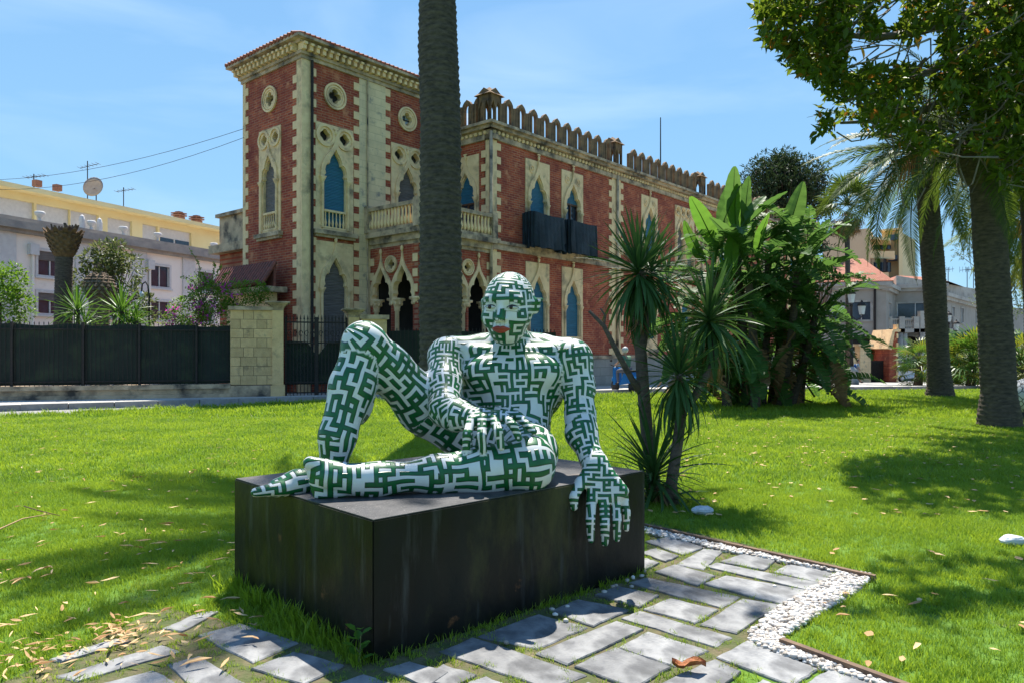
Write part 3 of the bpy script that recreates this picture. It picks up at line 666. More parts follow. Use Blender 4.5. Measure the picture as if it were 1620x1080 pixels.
def round_window(M, cx, cz, r, fill='dark', lit=False):
    mb = MB().plate(circ(cx, cz, r, 28), [quatre(cx, cz, r * .56)], .3, -.03)
    w = mb.build('round_window', M_['stone'], villa, M)
    mb = MB().plate(circ(cx, cz, r * 1.03, 28), [circ(cx, cz, r * .88, 28)], .06, -.085); mb.plate(circ(cx, cz, r * .8, 28), [circ(cx, cz, r * .68, 28)], .04, -.065); mb.build('ring_mould', M_['stone'], w, M)
    MB().bx(cx - r * .6, cx + r * .6, .2, .23, cz - r * .6, cz + r * .6).build('pane', M_[fill], w, M)
    if lit:
        mb = MB().bx(cx - .02, cx + .02, .16, .19, cz - r * .6, cz + r * .6); mb.bx(cx - r * .6, cx + r * .6, .155, .165, cz - .02, cz + .02); mb.build('glazing_bar', M_['iron'], w, M)
    return circ(cx, cz, r * .97, 28)
# --- tower right face (x along a, 0..7.31)
MR = MV(0, 0); TWH = 12.55; ZB = -.6
h = []
h.append(gothic_window(MR, 1.45, 6.25, 10.35, 1.75, 1.0, 6.35, 8.25, 'blue', 1, True))
h.append(gothic_window(MR, 1.45, 1.4, 5.85, 1.75, 1.05, 1.5, 4.0, 'brown_sh', 0, False))
h.append(round_window(MR, 1.45, 11.5, .5))
h.append(gothic_window(MR, 5.15, 6.45, 10.35, 1.75, 1.0, 6.5, 8.25, 'brown_sh', 1, False))
M_['pale_glass'] = mat_n('pale sky lit glass', (.35, .42, .48), (.25, .32, .38), .15, 3, 0)
h.append(round_window(MR, 5.15, 11.5, .5, 'pale_glass', True))
h.append(rect(5.0, 6.6, .3, 4.6))
wall('brick_wall', M_['brick'], MR, rect(0, 7.31, ZB, TWH), h)
pilaster(MR, -.034, .34, ZB, TWH, 'corner_pier'); quoins(MR, .34, 1.0, TWH, 1)
o = MB().bx(2.62, 3.96, -.034, .1, ZB, TWH).build('ashlar_panel', M_['ashlar'], villa, MR)
quoins(MR, 2.62, 1.0, TWH, -1); quoins(MR, 3.96, 6.4, TWH, 1); quoins(MR, 7.31, 6.4, TWH, -1)
MB().tube([(.36, -.11, .4), (.36, -.11, TWH)], .055, 8).build('downpipe', M_['iron'], villa, MR)
MB().tube([(3.0, -.08, .4), (3.0, -.08, TWH)], .03, 8).build('downpipe', M_['stone_dirty'], villa, MR)
# --- tower left face
ML = MV(0, 4.18, 0, -90)
h = [gothic_window(ML, 2.0, 6.25, 10.35, 1.55, .9, 6.35, 8.25, 'brown_sh', 1, True), round_window(ML, 2.0, 11.5, .5)]
wall('brick_wall', M_['brick'], ML, rect(.0, 4.18, ZB, TWH), h)
pilaster(ML, 3.86, 4.1795, ZB, TWH, 'corner_pier'); quoins(ML, 3.86, 1.29, TWH, -1); pilaster(ML, 0, .2, ZB, TWH, 'corner_pier'); quoins(ML, .2, 1.0, TWH, 1, .2)
# back faces (plain)
MB().bx(.02, 7.3, 4.0, 4.2, ZB, TWH).build('rear_wall', M_['brick'], villa, MV0)
MB().bx(7.3, 7.33, .3, 4.2, ZB, TWH).build('side_wall', M_['brick'], villa, MV0)
# --- cornice, eave, tiled roof of the tower
mb = MB(); e = .12
def ring_box(mb, x0, x1, y0, y1, z0, z1, t=.5):
    mb.bx(x0, x1, y0, y0 + t, z0, z1); mb.bx(x0, x1, y1 - t, y1, z0, z1); mb.bx(x0, x0 + t, y0 + t, y1 - t, z0, z1); mb.bx(x1 - t, x1, y0 + t, y1 - t, z0, z1)
ring_box(mb, -.08, 7.39, -.08, 4.26, TWH, TWH + .14); ring_box(mb, -.16, 7.47, -.16, 4.34, TWH + .14, TWH + .26); ring_box(mb, -.26, 7.57, -.26, 4.44, TWH + .5, TWH + .6); ring_box(mb, -.5, 7.8, -.5, 4.7, TWH + .6, TWH + .7, .9)
mb.build('cornice', M_['stone_dirty'], villa, MV0)
mb = MB(); n = 26
for i in range(n + 1):
    x = -.1 + 7.5 * i / n; mb.bx(x - .07, x + .07, -.34, .0, TWH + .26, TWH + .5); mb.bx(x - .07, x + .07, -.42, -.34, TWH + .42, TWH + .5)
for i in range(1, 16):
    y = -.1 + 4.4 * i / 15; mb.bx(-.34, .0, y - .07, y + .07, TWH + .26, TWH + .5); mb.bx(-.42, -.34, y - .07, y + .07, TWH + .42, TWH + .5)
mb.bx(-.02, 7.3, -.02, .3, TWH + .26, TWH + .5); mb.bx(-.02, .3, .3, 4.2, TWH + .26, TWH + .5)
mb.build('corbels', M_['stone'], villa, MV0, kind='stuff')
zr = TWH + .7
mb = MB().add([(-.5, -.5, zr), (7.8, -.5, zr), (7.8, 4.7, zr), (-.5, 4.7, zr), (2.1, 2.1, zr + 1.05), (5.2, 2.1, zr + 1.05)], [(0, 1, 5, 4), (1, 2, 5), (2, 3, 4, 5), (3, 0, 4), (3, 2, 1, 0)])
roof = mb.build('roof', M_['tile'], villa, MV0)
mb = MB()
for i in range(38):
    x = -.45 + 8.2 * i / 37; tx = min(max(x, 2.1), 5.2); f = 1.0
    yy = 2.1 if 2.1 <= x <= 5.2 else (2.6 * (x + .5) / 2.6 - .5 if x < 2.1 else 2.6 * (7.8 - x) / 2.6 - .5)
    if yy > -.3: mb.tube([(x, -.52, zr + .03), (x, yy, zr + .03 + 1.05 * (yy + .5) / 2.6)], .055, 6)
for i in range(22):
    y = -.4 + 5.0 * i / 21; xx = min(y, 4.2 - y); xx = min(xx + .0, 2.1)
    if xx > -.4: mb.tube([(-.56, y, zr + .03), (xx, y, zr + .03 + 1.05 * (xx + .5) / 2.6)], .075, 6)
mb.build('barrel_tiles', M_['tile'], roof, MV0, kind='stuff')
# --- small tiled porch at the foot of the left face
pm = MB().add([(-.1, -.4, 4.15), (3.6, -.4, 4.15), (3.6, .1, 4.9), (-.1, .1, 4.9)], []).box((1.75, .2, 2.0), (3.2, .3, 4.1)); 
porch = pm.build('porch', M_['stone'], villa, ML @ T3(-.3, -.7, 0)); mb = MB()
for i in range(20): x = -.1 + 3.7 * i / 19; mb.tube([(x, -.45, 4.14), (x, .12, 4.98)], .09, 6)
mb.bx(-.1, 3.6, .05, .15, 3.9, 4.9); mb.add([(-.1, -.4, 4.12), (3.6, -.4, 4.12), (3.6, .1, 4.87), (-.1, .1, 4.87)], [(0, 1, 2, 3)]); mb.build('barrel_tiles', M_['tile_dark'], porch, ML @ T3(-.3, -.7, 0), kind='stuff')
MB().bx(-.15, 3.65, -.3, .6, 3.85, 4.06).build('porch_cornice', M_['stone_dirty'], porch, ML @ T3(-.3, -.7, 0))
# --- low annexe behind the tower on the left
MB().bx(0, 5, 0, 3, ZB, 5.9).build('annexe_wall', M_['brick'], villa, MV(.6, 4.25)); MB().bx(-.25, 5.2, -.02, 3.2, 5.9, 6.25).bx(.1, 5, .2, 2.9, 6.25, 7.5).bx(-.05, 5.1, .1, 3, 7.5, 7.65).build('annexe_cornice', M_['stone_dirty'], villa, MV(.45, 4.28))
# --- loggia, ground floor, corner L at (3.17,-2.9)
LZ = 6.3
def arcade(M, x0, x1, arches, roundels, z1=5.75, rev=False):
    holes = [ogee(c, .35, w, 3.7) for c, w in arches]; hh = list(holes)
    for c, z, r in roundels: hh.append(round_window(M, c, z, r))
    wl = MB().plate(rect(x0, x1, .15, z1), hh, .22).build('loggia_wall', M_['brick'], villa, M)
    for c, w in arches:
        mb = MB(); outer = ogee(c, 3.62, w * 1.22, 3.7, OGO); inner = ogee(c, 3.6, w * .98, 3.7)
        mb.plate([outer[1]] + outer[2:] + [outer[0]] + [inner[0]] + inner[2:][::-1] + [inner[1]], [], .26, -.06); mb.ell((c, -.05, 3.7 + w * 1.34 * 1.24), (.07, .06, .12), 8, 6)
        mb.build('arch_mould', M_['stone'], wl, M)
def column(M, x, y=.2, r=.14, z0=.35, z1=3.7, par=None):
    mb = MB().lathe([(r * 1.6, z0), (r * 1.6, z0 + .12), (r * 1.15, z0 + .2), (r, z0 + .3), (r * .9, z1 - .5), (r * 1.15, z1 - .47), (r * 1.1, z1 - .4), (r * 1.5, z1 - .2), (r * 2.1, z1 - .08)], 14, (x, y, 0)); mb.box((x, y, z1 - .03), (r * 4, r * 3.4, .1))
    for k in range(8):
        a = k * math.pi / 4; mb.ell((x + r * 1.6 * math.cos(a), y + r * 1.6 * math.sin(a), z1 - .2), (.06, .06, .08), 5, 4)
    return mb.build('column', M_['stone'], villa, M, True)
MLL = MV(3.17, 0, 0, -90)                      # left face of the loggia: x from 0 (tower) to 2.9 (corner)
arcade(MLL, 0, 2.9, [(.74, 1.14), (2.02, 1.16)], [(1.36, 5.05, .33)])
column(MLL, .12); column(MLL, 1.38); column(MLL, 2.66, r=.13)
MLR = MV(3.17, -2.9)                           # right face: x 0..4.14
arcade(MLR, 0, 4.14, [(.83, 1.14), (2.07, 1.14), (3.32, 1.14)], [(1.46, 5.05, .33), (2.68, 5.05, .33)])
for x in (.2, 1.46, 2.68, 3.95): column(MLR, x)
quoins(MLL, 2.87, 3.9, 5.7, -1); quoins(MLL, .02, 3.9, 5.7, 1); quoins(MLR, 4.1, 3.9, 5.7, -1)
MB().bx(3.2, 7.3, -2.88, -.02, .1, .35).build('loggia_floor', M_['pave'], villa, MV0)
MB().bx(3.17, 7.31, -2.95, 0, 5.75, 5.9).bx(3.07, 7.31, -3.05, 0, 5.9, 6.15).bx(2.9, 7.31, -3.25, 0, 6.15, 6.35).build('balcony_slab', M_['stone_dirty'], villa, MV0)
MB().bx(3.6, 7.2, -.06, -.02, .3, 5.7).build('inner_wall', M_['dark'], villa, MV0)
def balustrade(M, x0, x1, n):
    mb = MB().bx(x0, x1, -.1, .1, 6.35, 6.47).bx(x0, x1, -.12, .12, 7.2, 7.35); b_ = mb.build('balcony_rail', M_['stone_dirty'], villa, M)
    me = shared('balus', lambda: MB().lathe([(.05, 0), (.085, .2), (.04, .45), (.045, .62), (.075, .73)], 8).mesh('baluster', True))
    for i in range(n): link('baluster', me, b_, M @ T3(x0 + (x1 - x0) * (i + .5) / n, 0, 6.47), M_['stone'])
    for x in (x0, x1): MB().bx(x - .15, x + .15, -.15, .15, 6.35, 7.43).build('newel', M_['stone_dirty'], b_, M)
balustrade(MV(3.0, 0, 0, -90), .1, 3.1, 15); balustrade(MV(3.0, -3.1), .16, 4.2, 20)
# --- wing left return face above the loggia: from (7.31,0) to C (7.31,-2.9)
WZ = 10.6
MWL = MV(7.31, 0, 0, -90)
h = [gothic_window(MWL, 1.45, 6.4, 10.1, 1.5, 1.0, 6.45, 8.2, 'blue', 0, False, infill_frac=.45, rosettes=1)]
wall('brick_wall', M_['brick'], MWL, rect(0, 2.9, 5.8, WZ), h); pilaster(MWL, 2.6, 2.899, 0, WZ, 'corner_pier'); quoins(MWL, 2.6, 6.4, WZ, -1)
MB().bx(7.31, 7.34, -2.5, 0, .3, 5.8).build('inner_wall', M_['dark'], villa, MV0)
# --- wing long face
MWR = MV(7.31, -2.9); WL = 40.7
BAY = 9.7; h = []
pil = [9.7, 19.4, 29.1, 38.6]
def wx(px):
    r = (px - 810) / 1170; return (r * 25.7 + 5.63) / (.65 - .76 * r) - 7.31
upper = [(wx(850), 'blue', .85, 1), (wx(905), 'glass', .3, 2), (wx(1027), 'blue', 1, 2), (19.4 + 3.1, 'blue', 1, 2), (19.4 + 5.8, 'blue', .6, 2), (29.1 + 3.1, 'blue', 1, 2), (29.1 + 5.8, 'blue', .6, 1)]
for cx, inf, fr_, ro in upper:
    h.append(gothic_window(MWR, cx, 6.55, 10.25, 1.75, 1.14, 6.6, 8.3, 'blue', 0, False, rosettes=ro, infill_frac=fr_))
cxb = wx(1083)
for dx in (-.62, .62): h.append(gothic_window(MWR, cxb + dx, 6.55, 10.25, 1.2, .8, 6.6, 8.4, 'brown_sh', 1, False))
for cx, inf in [(wx(850), 'blue'), (wx(905), 'blue'), (wx(1027), 'blue'), (wx(1083), 'blue'), (22.5, 'blue'), (25.2, 'blue'), (32.2, 'blue'), (34.9, 'blue')]:
    h.append(gothic_window(MWR, cx, 1.75, 5.65, 1.7, 1.1, 2.35, 3.75, inf, 0, False, rosettes=0))
    mb = MB().bx(cx - .42, cx + .42, -.03, .05, 1.8, 1.9).bx(cx - .42, cx + .42, -.03, .05, 2.27, 2.35); bal_row(mb, cx - .4, cx + .4, 0, 1.9, 2.27, 5); mb.build('sill_balustrade', M_['stone'], villa, MWR)
wall('brick_wall', M_['brick'], MWR, rect(0, WL, 1.45, WZ), h)
MB().bx(-.02, WL, -.09, .3, -1.6, 1.3).build('base_course', M_['base_stone'], villa, MWR)
MB().bx(-.02, WL, -.14, .3, 1.3, 1.45).build('base_moulding', M_['stone_dirty'], villa, MWR)
MB().bx(-.06, WL, -.13, .2, 5.95, 6.2).bx(-.12, WL, -.2, .2, 6.2, 6.32).build('string_course', M_['stone_dirty'], villa, MWR)
pilaster(MWR, -.034, .32, 1.45, WZ, 'corner_pier'); quoins(MWR, .32, 1.5, WZ, 1)
MB().tube([(-.12, -.1, 1.5), (-.12, -.1, WZ + .3)], .07, 10).build('corner_colonnette', M_['stone_dirty'], villa, MWR, True)
for i, x in enumerate(pil):
    pilaster(MWR, x - .42, x + .42, 1.45, WZ, 'pilaster', 'stone'); MB().tube([(x, -.1, 1.5), (x, -.1, WZ + .2)], .075, 10).build('colonnette', M_['stone_dirty'], villa, MWR, True)
    if i < 2: quoins(MWR, x - .42, 1.5, WZ, -1); quoins(MWR, x + .42, 1.5, WZ, 1)
# carved frieze and cornice
mb = MB(); mb.bx(-.1, WL, -.1, .3, WZ, WZ + .2); mb.bx(-.25, WL + .1, -.28, .3, WZ + .42, WZ + .56); mb.bx(-.4, WL + .2, -.42, .4, WZ + .56, WZ + .68); mb.bx(-.05, WL, -.06, .3, WZ + .2, WZ + .42)
mb.build('cornice', M_['stone_dirty'], villa, MWR)
mb = MB(); mb.bx(0, 3.1, -.1, .3, WZ, WZ + .2); mb.bx(0, 3.1, -.28, .3, WZ + .42, WZ + .56); mb.bx(0, 3.3, -.42, .4, WZ + .564, WZ + .684); mb.bx(0, 3.0, -.06, .3, WZ + .2, WZ + .42); mb.build('cornice', M_['stone_dirty'], villa, MV(7.31, 0, 0, -90))
mb = MB()
for i in range(150): mb.ell((.1 + i * .27, -.1, WZ + .31), (.1, .07, .09), 6, 4)
for i in range(10): mb.ell((.2 + i * .27, -.1, WZ + .31), (.1, .07, .09), 6, 4, MWR.inverted() @ MV(7.31, 0, 0, -90))
mb.build('carved_frieze', M_['stone'], villa, MWR, kind='stuff')
# crenellation units: open ogee arch between solid round-topped slabs
def merl_mesh():
    mb = MB()
    def slab(x0, x1, h_):
        c = (x0 + x1) / 2; r = (x1 - x0) / 2; mb.plate([(x0, 0), (x1, 0), (x1, h_)] + [(c + r * math.cos(a), h_ + r * math.sin(a)) for a in (.6, 1.1, 1.57, 2.04, 2.5)] + [(x0, h_)], [], .13)
    slab(-.02, .15, .8); slab(.17, .35, .86); 
    mb.plate([(.3, 0), (.86, 0), (.86, .84), (.83, .98), (.74, 1.1), (.58, 1.2), (.42, 1.1), (.33, .98), (.3, .84)], [[(.45, .08), (.71, .08), (.71, .78), (.68, .9), (.58, 1.02), (.48, .9), (.45, .78)]], .14, .0)
    return mb.mesh('merlon')
mm = merl_mesh(); x = .35; zc = WZ + .68
while x < WL - .6:
    if min(abs(x + .4 - p) for p in pil) > .75: link('merlon', mm, villa, MWR @ T3(x, -.2, zc), M_['merlon'])
    x += .86
for x in (.2, 1.06, 1.75): link('merlon', mm, villa, MV(7.31, 0, 0, -90) @ T3(x, -.2, zc), M_['merlon'])
def pinnacle(M):
    mb = MB()
    for r_ in (0, 90):
        sub = MB().plate([(-.42, 0), (.42, 0), (.42, 1.35), (.5, 1.4), (0, 1.72), (-.5, 1.4), (-.42, 1.35)], [[(-.3, .1), (-.05, .1), (-.05, .75), (-.17, 1.1), (-.3, .75)], [(.05, .1), (.3, .1), (.3, .75), (.17, 1.1), (.05, .75)]], .12, -.42)
        for q in (r_, r_ + 180):
            mx = RZ(R(q)); mb.add([mx @ Vector(v) for v in sub.v], sub.f)
    mb.add([(-.55, -.55, 1.36), (.55, -.55, 1.36), (.55, .55, 1.36), (-.55, .55, 1.36), (0, 0, 1.85)], [(0, 1, 4), (1, 2, 4), (2, 3, 4), (3, 0, 4), (3, 2, 1, 0)])
    return mb.build('pinnacle', M_['merlon'], villa, M @ Matrix.Scale(.86, 4))
pinnacle(MWR @ T3(.1, .2, zc))
for x in pil: pinnacle(MWR @ T3(x, .2, zc))
# metal roof behind the crenellations
MB().add([(7.7, -2.1, 10.8), (48, -2.1, 10.8), (48, .6, 12.95), (7.7, .6, 12.95), (48, 9, 10.9), (7.7, 9, 10.9)], [(0, 1, 2, 3), (3, 2, 4, 5), (0, 3, 5), (1, 4, 2)]).build('metal_roof', M_['metal_roof'], villa, MV0)
MB().bx(7.6, 48.01, -2.5, 9, -1.6, WZ).build('inner_core', M_['brick'], villa, MV0)
for k, (px, hh) in enumerate([(1100, 3.6), (1018, .45)]):
    MB().tube([(wx(px), 2.4, 11.5), (wx(px), 2.4, 12.9 + hh)], [.05, .03], 6).build('roof_mast', M_['iron'], villa, MWR)
# black covers hung round the two window balconies
for px, lab in ((850, 1), (905, 2)):
    cx = wx(px); mb = MB(); n = 16; V3 = []; 
    def ringz(z, e_, seed):
        pts = []
        for s_ in range(n * 3 + 1):
            t = s_ / (n * 3) * 3; w_ = 1.05
            if t < 1: p = (-w_, .05 - .75 * t)
            elif t < 2: p = (-w_ + 2 * w_ * (t - 1), -.7)
            else: p = (w_, -.7 + .75 * (t - 2))
            a = e_ * math.sin(s_ * 1.7 + seed) * .06; pts.append((cx + p[0] * (1 + a * .6), p[1] - abs(a), z + (.05 * math.sin(t * 3) if z > 7 else .03 * math.sin(s_ * .9))))
        return pts
    zs = [7.75, 7.45, 7.0, 6.6, 6.2]; rows = [ringz(z, 1 + i * .4, px + i * .2) for i, z in enumerate(zs)]; m_ = len(rows[0])
    mb.add([p for r_ in rows for p in r_], [(i * m_ + j, (i + 1) * m_ + j, (i + 1) * m_ + j + 1, i * m_ + j + 1) for i in range(len(zs) - 1) for j in range(m_ - 1)])
    mb.bx(cx - 1.03, cx + 1.03, -.68, -.1, 6.35, 6.4)
    mb.build('balcony_cover', M_['black_cloth'], villa, MWR, True)
# ================= FENCE, GATE, GARDEN WALL
fr0 = Vector((-15.7, 22.6, 0)); fr1 = Vector((-9.35, 24.53, 0)); fd = (fr1 - fr0).normalized(); fa = math.atan2(fd.y, fd.x); fl = (fr1 - fr0).length
MF = Matrix.Translation(fr0) @ RZ(fa); EXT = 5.0
gwall = thing('garden_wall', 'low weathered stone wall carrying the screened railing on the left', 'wall', fr0, rz=fa)
MB().bx(-EXT, fl + .02, -.06, .34, .0, .42).build('wall_base', M_['stone_dirty'], gwall); MB().bx(-EXT, fl + .02, -.14, .4, .42, .56).build('coping', M_['stone_dirty'], gwall); MB().bx(-EXT, fl + .02, -.16, -.061, .0, .25).build('footing', M_['stone_dirty'], gwall)
rail = thing('railing', 'dark iron railing with dark green netting behind it on the low wall', 'railing', fr0 + Vector((0, 0, .56)), rz=fa)
me = MB().bx(-.008, .008, -.008, .008, 0, 1.92).add([(-.016, -.016, 1.92), (.016, -.016, 1.92), (.016, .016, 1.92), (-.016, .016, 1.92), (0, 0, 2.0)], [(0, 1, 4), (1, 2, 4), (2, 3, 4), (3, 0, 4)]).mesh('bar')
x = -EXT + .1; i = 0
while x < fl - .02:
    link('bar', me, rail, WM[rail.name] @ T3(x, .05, 0), M_['iron'])
    i += 1; x += .13 if (i % 9 or True) else .2
MB().bx(-EXT, fl, .03, .07, .1, .14).build('rail', M_['iron'], rail); MB().bx(-EXT, fl, .03, .07, 1.74, 1.78).build('rail', M_['iron'], rail)
for x in (-1.9, .35, 2.3, 3.9, 5.6): MB().bx(x - .03, x + .03, .0, .09, 0, 1.98).build('post', M_['iron'], rail)
nv = []; nfz = []; nn_ = 90
for i in range(nn_ + 1):
    x = -EXT + (fl + EXT) * i / nn_
    for z in (0.02, .5, 1.0, 1.5, 1.9 + .03 * math.sin(i * .5)): nv.append((x, .1 + .02 * math.sin(i * .7 + z), z))
for i in range(nn_):
    for k in range(4): nfz.append((i * 5 + k, (i + 1) * 5 + k, (i + 1) * 5 + k + 1, i * 5 + k + 1))
MB().add(nv, nfz).build('netting', M_['netting'], rail, None, True)
# stone pier of laid blocks with curved shoulder
M_['pier'] = mat_n('warm sandstone block', (.66, .45, .22), (.55, .36, .17), .85, 4, .4, 25, (.16, .12, .08), 2.4, .55, .75, rnd=.16)
M_['joint'] = mat_n('mortar', (.2, .15, .1), (.15, .11, .08), .95, 5, .2)
pr = thing('gate_pier', 'broad sandstone block pier stained black at the top, left of the gate', 'pier', fr1, rz=fa)
PW_ = 1.35
MB().bx(.03, PW_ - .02, .03, .5, 0, 2.98).build('core', M_['joint'], pr)
random.seed(3); zz = .52; row = 0
MB().bx(-.04, PW_ + .1, -.1, .6, .0, .5).build('footing', M_['stone_dirty'], pr)
while zz < 2.9:
    hgt = .31; x = 0; first = True
    while x < PW_ - .05:
        w_ = [.32, .52, .42, .6][(row * 2 + int(x * 5)) % 4]; w_ = min(w_, PW_ - x)
        if PW_ - x - w_ < .15: w_ = PW_ - x
        MB().bx(x + .006, x + w_ - .006, -random.uniform(0, .012), .55, zz + .006, zz + hgt - .006).build('block', M_['pier'], pr); x += w_
    zz += hgt; row += 1
MB().bx(-.06, PW_ + .02, -.08, .6, 3.0, 3.12).build('cap', M_['stone_dirty'], pr)
post = thing('gate_post', 'tall pale sandstone post with flared cap at the left side of the gate', 'pier', fr1 + fd * (PW_ + .16), rz=fa)
def gatepost(root, h_=3.3, w_=.36):
    MB().bx(-w_ / 2, w_ / 2, -.06, .5, 0, h_ - .3).build('shaft', M_['pier'], root); MB().bx(-w_ / 2 - .05, w_ / 2 + .05, -.12, .56, 0, .5).build('footing', M_['pier'], root)
    mb = MB(); 
    for k in range(6): q = k / 5; mb.bx(-w_ / 2 - .22 * q * q, w_ / 2 + .22 * q * q, -.06 - .2 * q * q, .5 + .2 * q * q, h_ - .3 + k * .05, h_ - .25 + k * .05)
    mb.build('cap', M_['stone_dirty'], root)
gatepost(post)
g1 = fr1 + fd * (PW_ + .36); gl = 2.1
gate = thing('gate', 'black wrought iron double gate with spear tops backed with dark sheeting', 'gate', g1 + fd * .02, rz=fa)
for s_ in (0, 1):
    x0 = s_ * gl / 2
    n = 9
    bm_ = shared('gbar', lambda: MB().bx(-.013, .013, -.013, .013, .12, 2.75).add([(-.03, -.01, 2.72), (.03, -.01, 2.72), (.03, .01, 2.72), (-.03, .01, 2.72), (0, 0, 2.9)], [(0, 1, 4), (1, 2, 4), (2, 3, 4), (3, 0, 4)]).mesh('bar'))
    for i in range(n): link('bar', bm_, gate, WM[gate.name] @ T3(x0 + .06 + (gl / 2 - .12) * i / (n - 1), .2, 0), M_['iron'])
    mb = MB()
    for z in (.2, .55, 1.9, 2.6): mb.bx(x0 + .02, x0 + gl / 2 - .02, .17, .23, z, z + .045)
    mb.bx(x0 + .0, x0 + .05, .16, .24, 0, 2.8).bx(x0 + gl / 2 - .05, x0 + gl / 2, .16, .24, 0, 2.8); mb.build('leaf_frame', M_['iron'], gate)
    mb = MB()
    for i in range(5):
        xx = x0 + .15 + i * .19
        mb.tube([(xx + .06 * math.cos(t), .2, 2.25 + .09 * math.sin(t)) for t in np.linspace(0, 5.5, 10)], .012, 5, False)
    mb.build('scrollwork', M_['iron'], gate)
    o1 = [(x0 + .05, .5), (x0 + gl / 2 - .05, .5), (x0 + gl / 2 - .05, 1.55), (x0 + gl / 2 - .3, 1.95), (x0 + .05, 2.0)] if s_ == 0 else [(x0 + .05, .5), (x0 + gl / 2 - .05, .5), (x0 + gl / 2 - .05, 2.0), (x0 + .4, 1.95), (x0 + .05, 1.5)]
    MB().plate(o1, [], .01, .26).build('sheeting', M_['netting'], gate)
MB().bx(0.02, gl - .02, .15, .3, 0.0, .12).build('threshold', M_['wood'], gate)
post2 = thing('gate_post', 'sandstone post right of the gate, half hidden behind the raised knee', 'pier', g1 + fd * (gl + .22), rz=fa); gatepost(post2, 3.1)
p2 = g1 + fd * (gl + .45); seg2 = Vector((3.55, 25.2, 0)) - p2
w2_ = thing('garden_wall', 'low stone garden wall behind the tall palm trunk and the figure', 'wall', p2, rz=fa)
MB().bx(0, 7.3, 0, .3, 0, .95).build('wall_base', M_['base_stone'], w2_); MB().bx(0, 7.32, -.06, .36, .95, 1.1).build('coping', M_['stone_dirty'], w2_); MB().bx(0.02, .9, -.05, .45, .0, 2.75).build('pier', M_['pier'], w2_); MB().bx(-.04, .98, -.1, .5, 2.75, 2.9).build('pier_cap', M_['stone_dirty'], w2_)
r2 = thing('railing', 'dark screened railing on the low wall in front of the loggia', 'railing', p2 + Vector((0, 0, 1.1)), rz=fa)
MB().plate([(1.0, 0), (7.3, 0), (7.3, 1.25), (5, 1.2), (3, 1.3), (1.0, 1.25)], [], .01, .14).build('sheeting', M_['netting'], r2)
for i in range(46): link('bar', shared('b2', lambda: MB().bx(-.013, .013, -.013, .013, 0, 1.35).mesh('bar')), r2, WM[r2.name] @ T3(1.0 + i * .138, .1, 0), M_['iron'])
# ================= FAR BUILDINGS
def front_frame(px0, Y0, px1, Y1, z=0.0):
    a = W(px0, HY, Y0); b = W(px1, HY, Y1); a.z = b.z = z; d = b - a; return a, b, d.length, math.atan2(d.y, d.x)
def simple_window(parent, M, cx, z0, w, h, fill='glass', frame='white_trim', shutters=None, mullion=True, name='window'):
    mb = MB().plate(rect(cx - w / 2 - .16, cx + w / 2 + .16, z0 - .16, z0 + h + .16), [rect(cx - w / 2, cx + w / 2, z0, z0 + h)], .3, -.05); mb.bx(cx - w / 2 - .22, cx + w / 2 + .22, -.14, -.051, z0 - .2, z0 - .1)
    wd = mb.build(name, M_[frame], parent, M)
    MB().bx(cx - w / 2, cx + w / 2, .1, .13, z0, z0 + h).build('pane', M_[fill], wd, M)
    if mullion:
        mb = MB().bx(cx - .035, cx + .035, .05, .099, z0, z0 + h); mb.bx(cx - w / 2, cx - w / 2 + .06, .05, .099, z0, z0 + h).bx(cx + w / 2 - .06, cx + w / 2, .05, .099, z0, z0 + h); mb.build('glazing_bar', M_['white_trim'], wd, M)
    if shutters:
        mb = MB().bx(cx - w / 2 + .01, cx + w / 2 - .01, .02, .049, z0 + h * .62, z0 + h); mb.build('blind', M_[shutters], wd, M)
    return rect(cx - w / 2, cx + w / 2, z0, z0 + h)
M_['white_trim'] = mat_n('white painted trim', (.62, .6, .57), (.54, .52, .5), .8, 5, .1)
M_['pink_wall'] = mat_n('pale pink render', (.86, .79, .7), (.8, .72, .63), .9, .6, .1, 20, (.56, .48, .42), .5, .6, .8)
M_['yellow_wall'] = mat_n('pale yellow render', (.8, .68, .36), (.76, .62, .31), .9, .8, .1, 20)
M_['grey_cornice'] = mat_n('grey stained cornice', (.36, .32, .27), (.24, .22, .2), .9, 1.5, .2, 20)
M_['brown_wood'] = M_['wood']
M_['brickc'] = mat_n('chimney brick', (.25, .11, .08), (.16, .08, .07), .9, 5, .3)
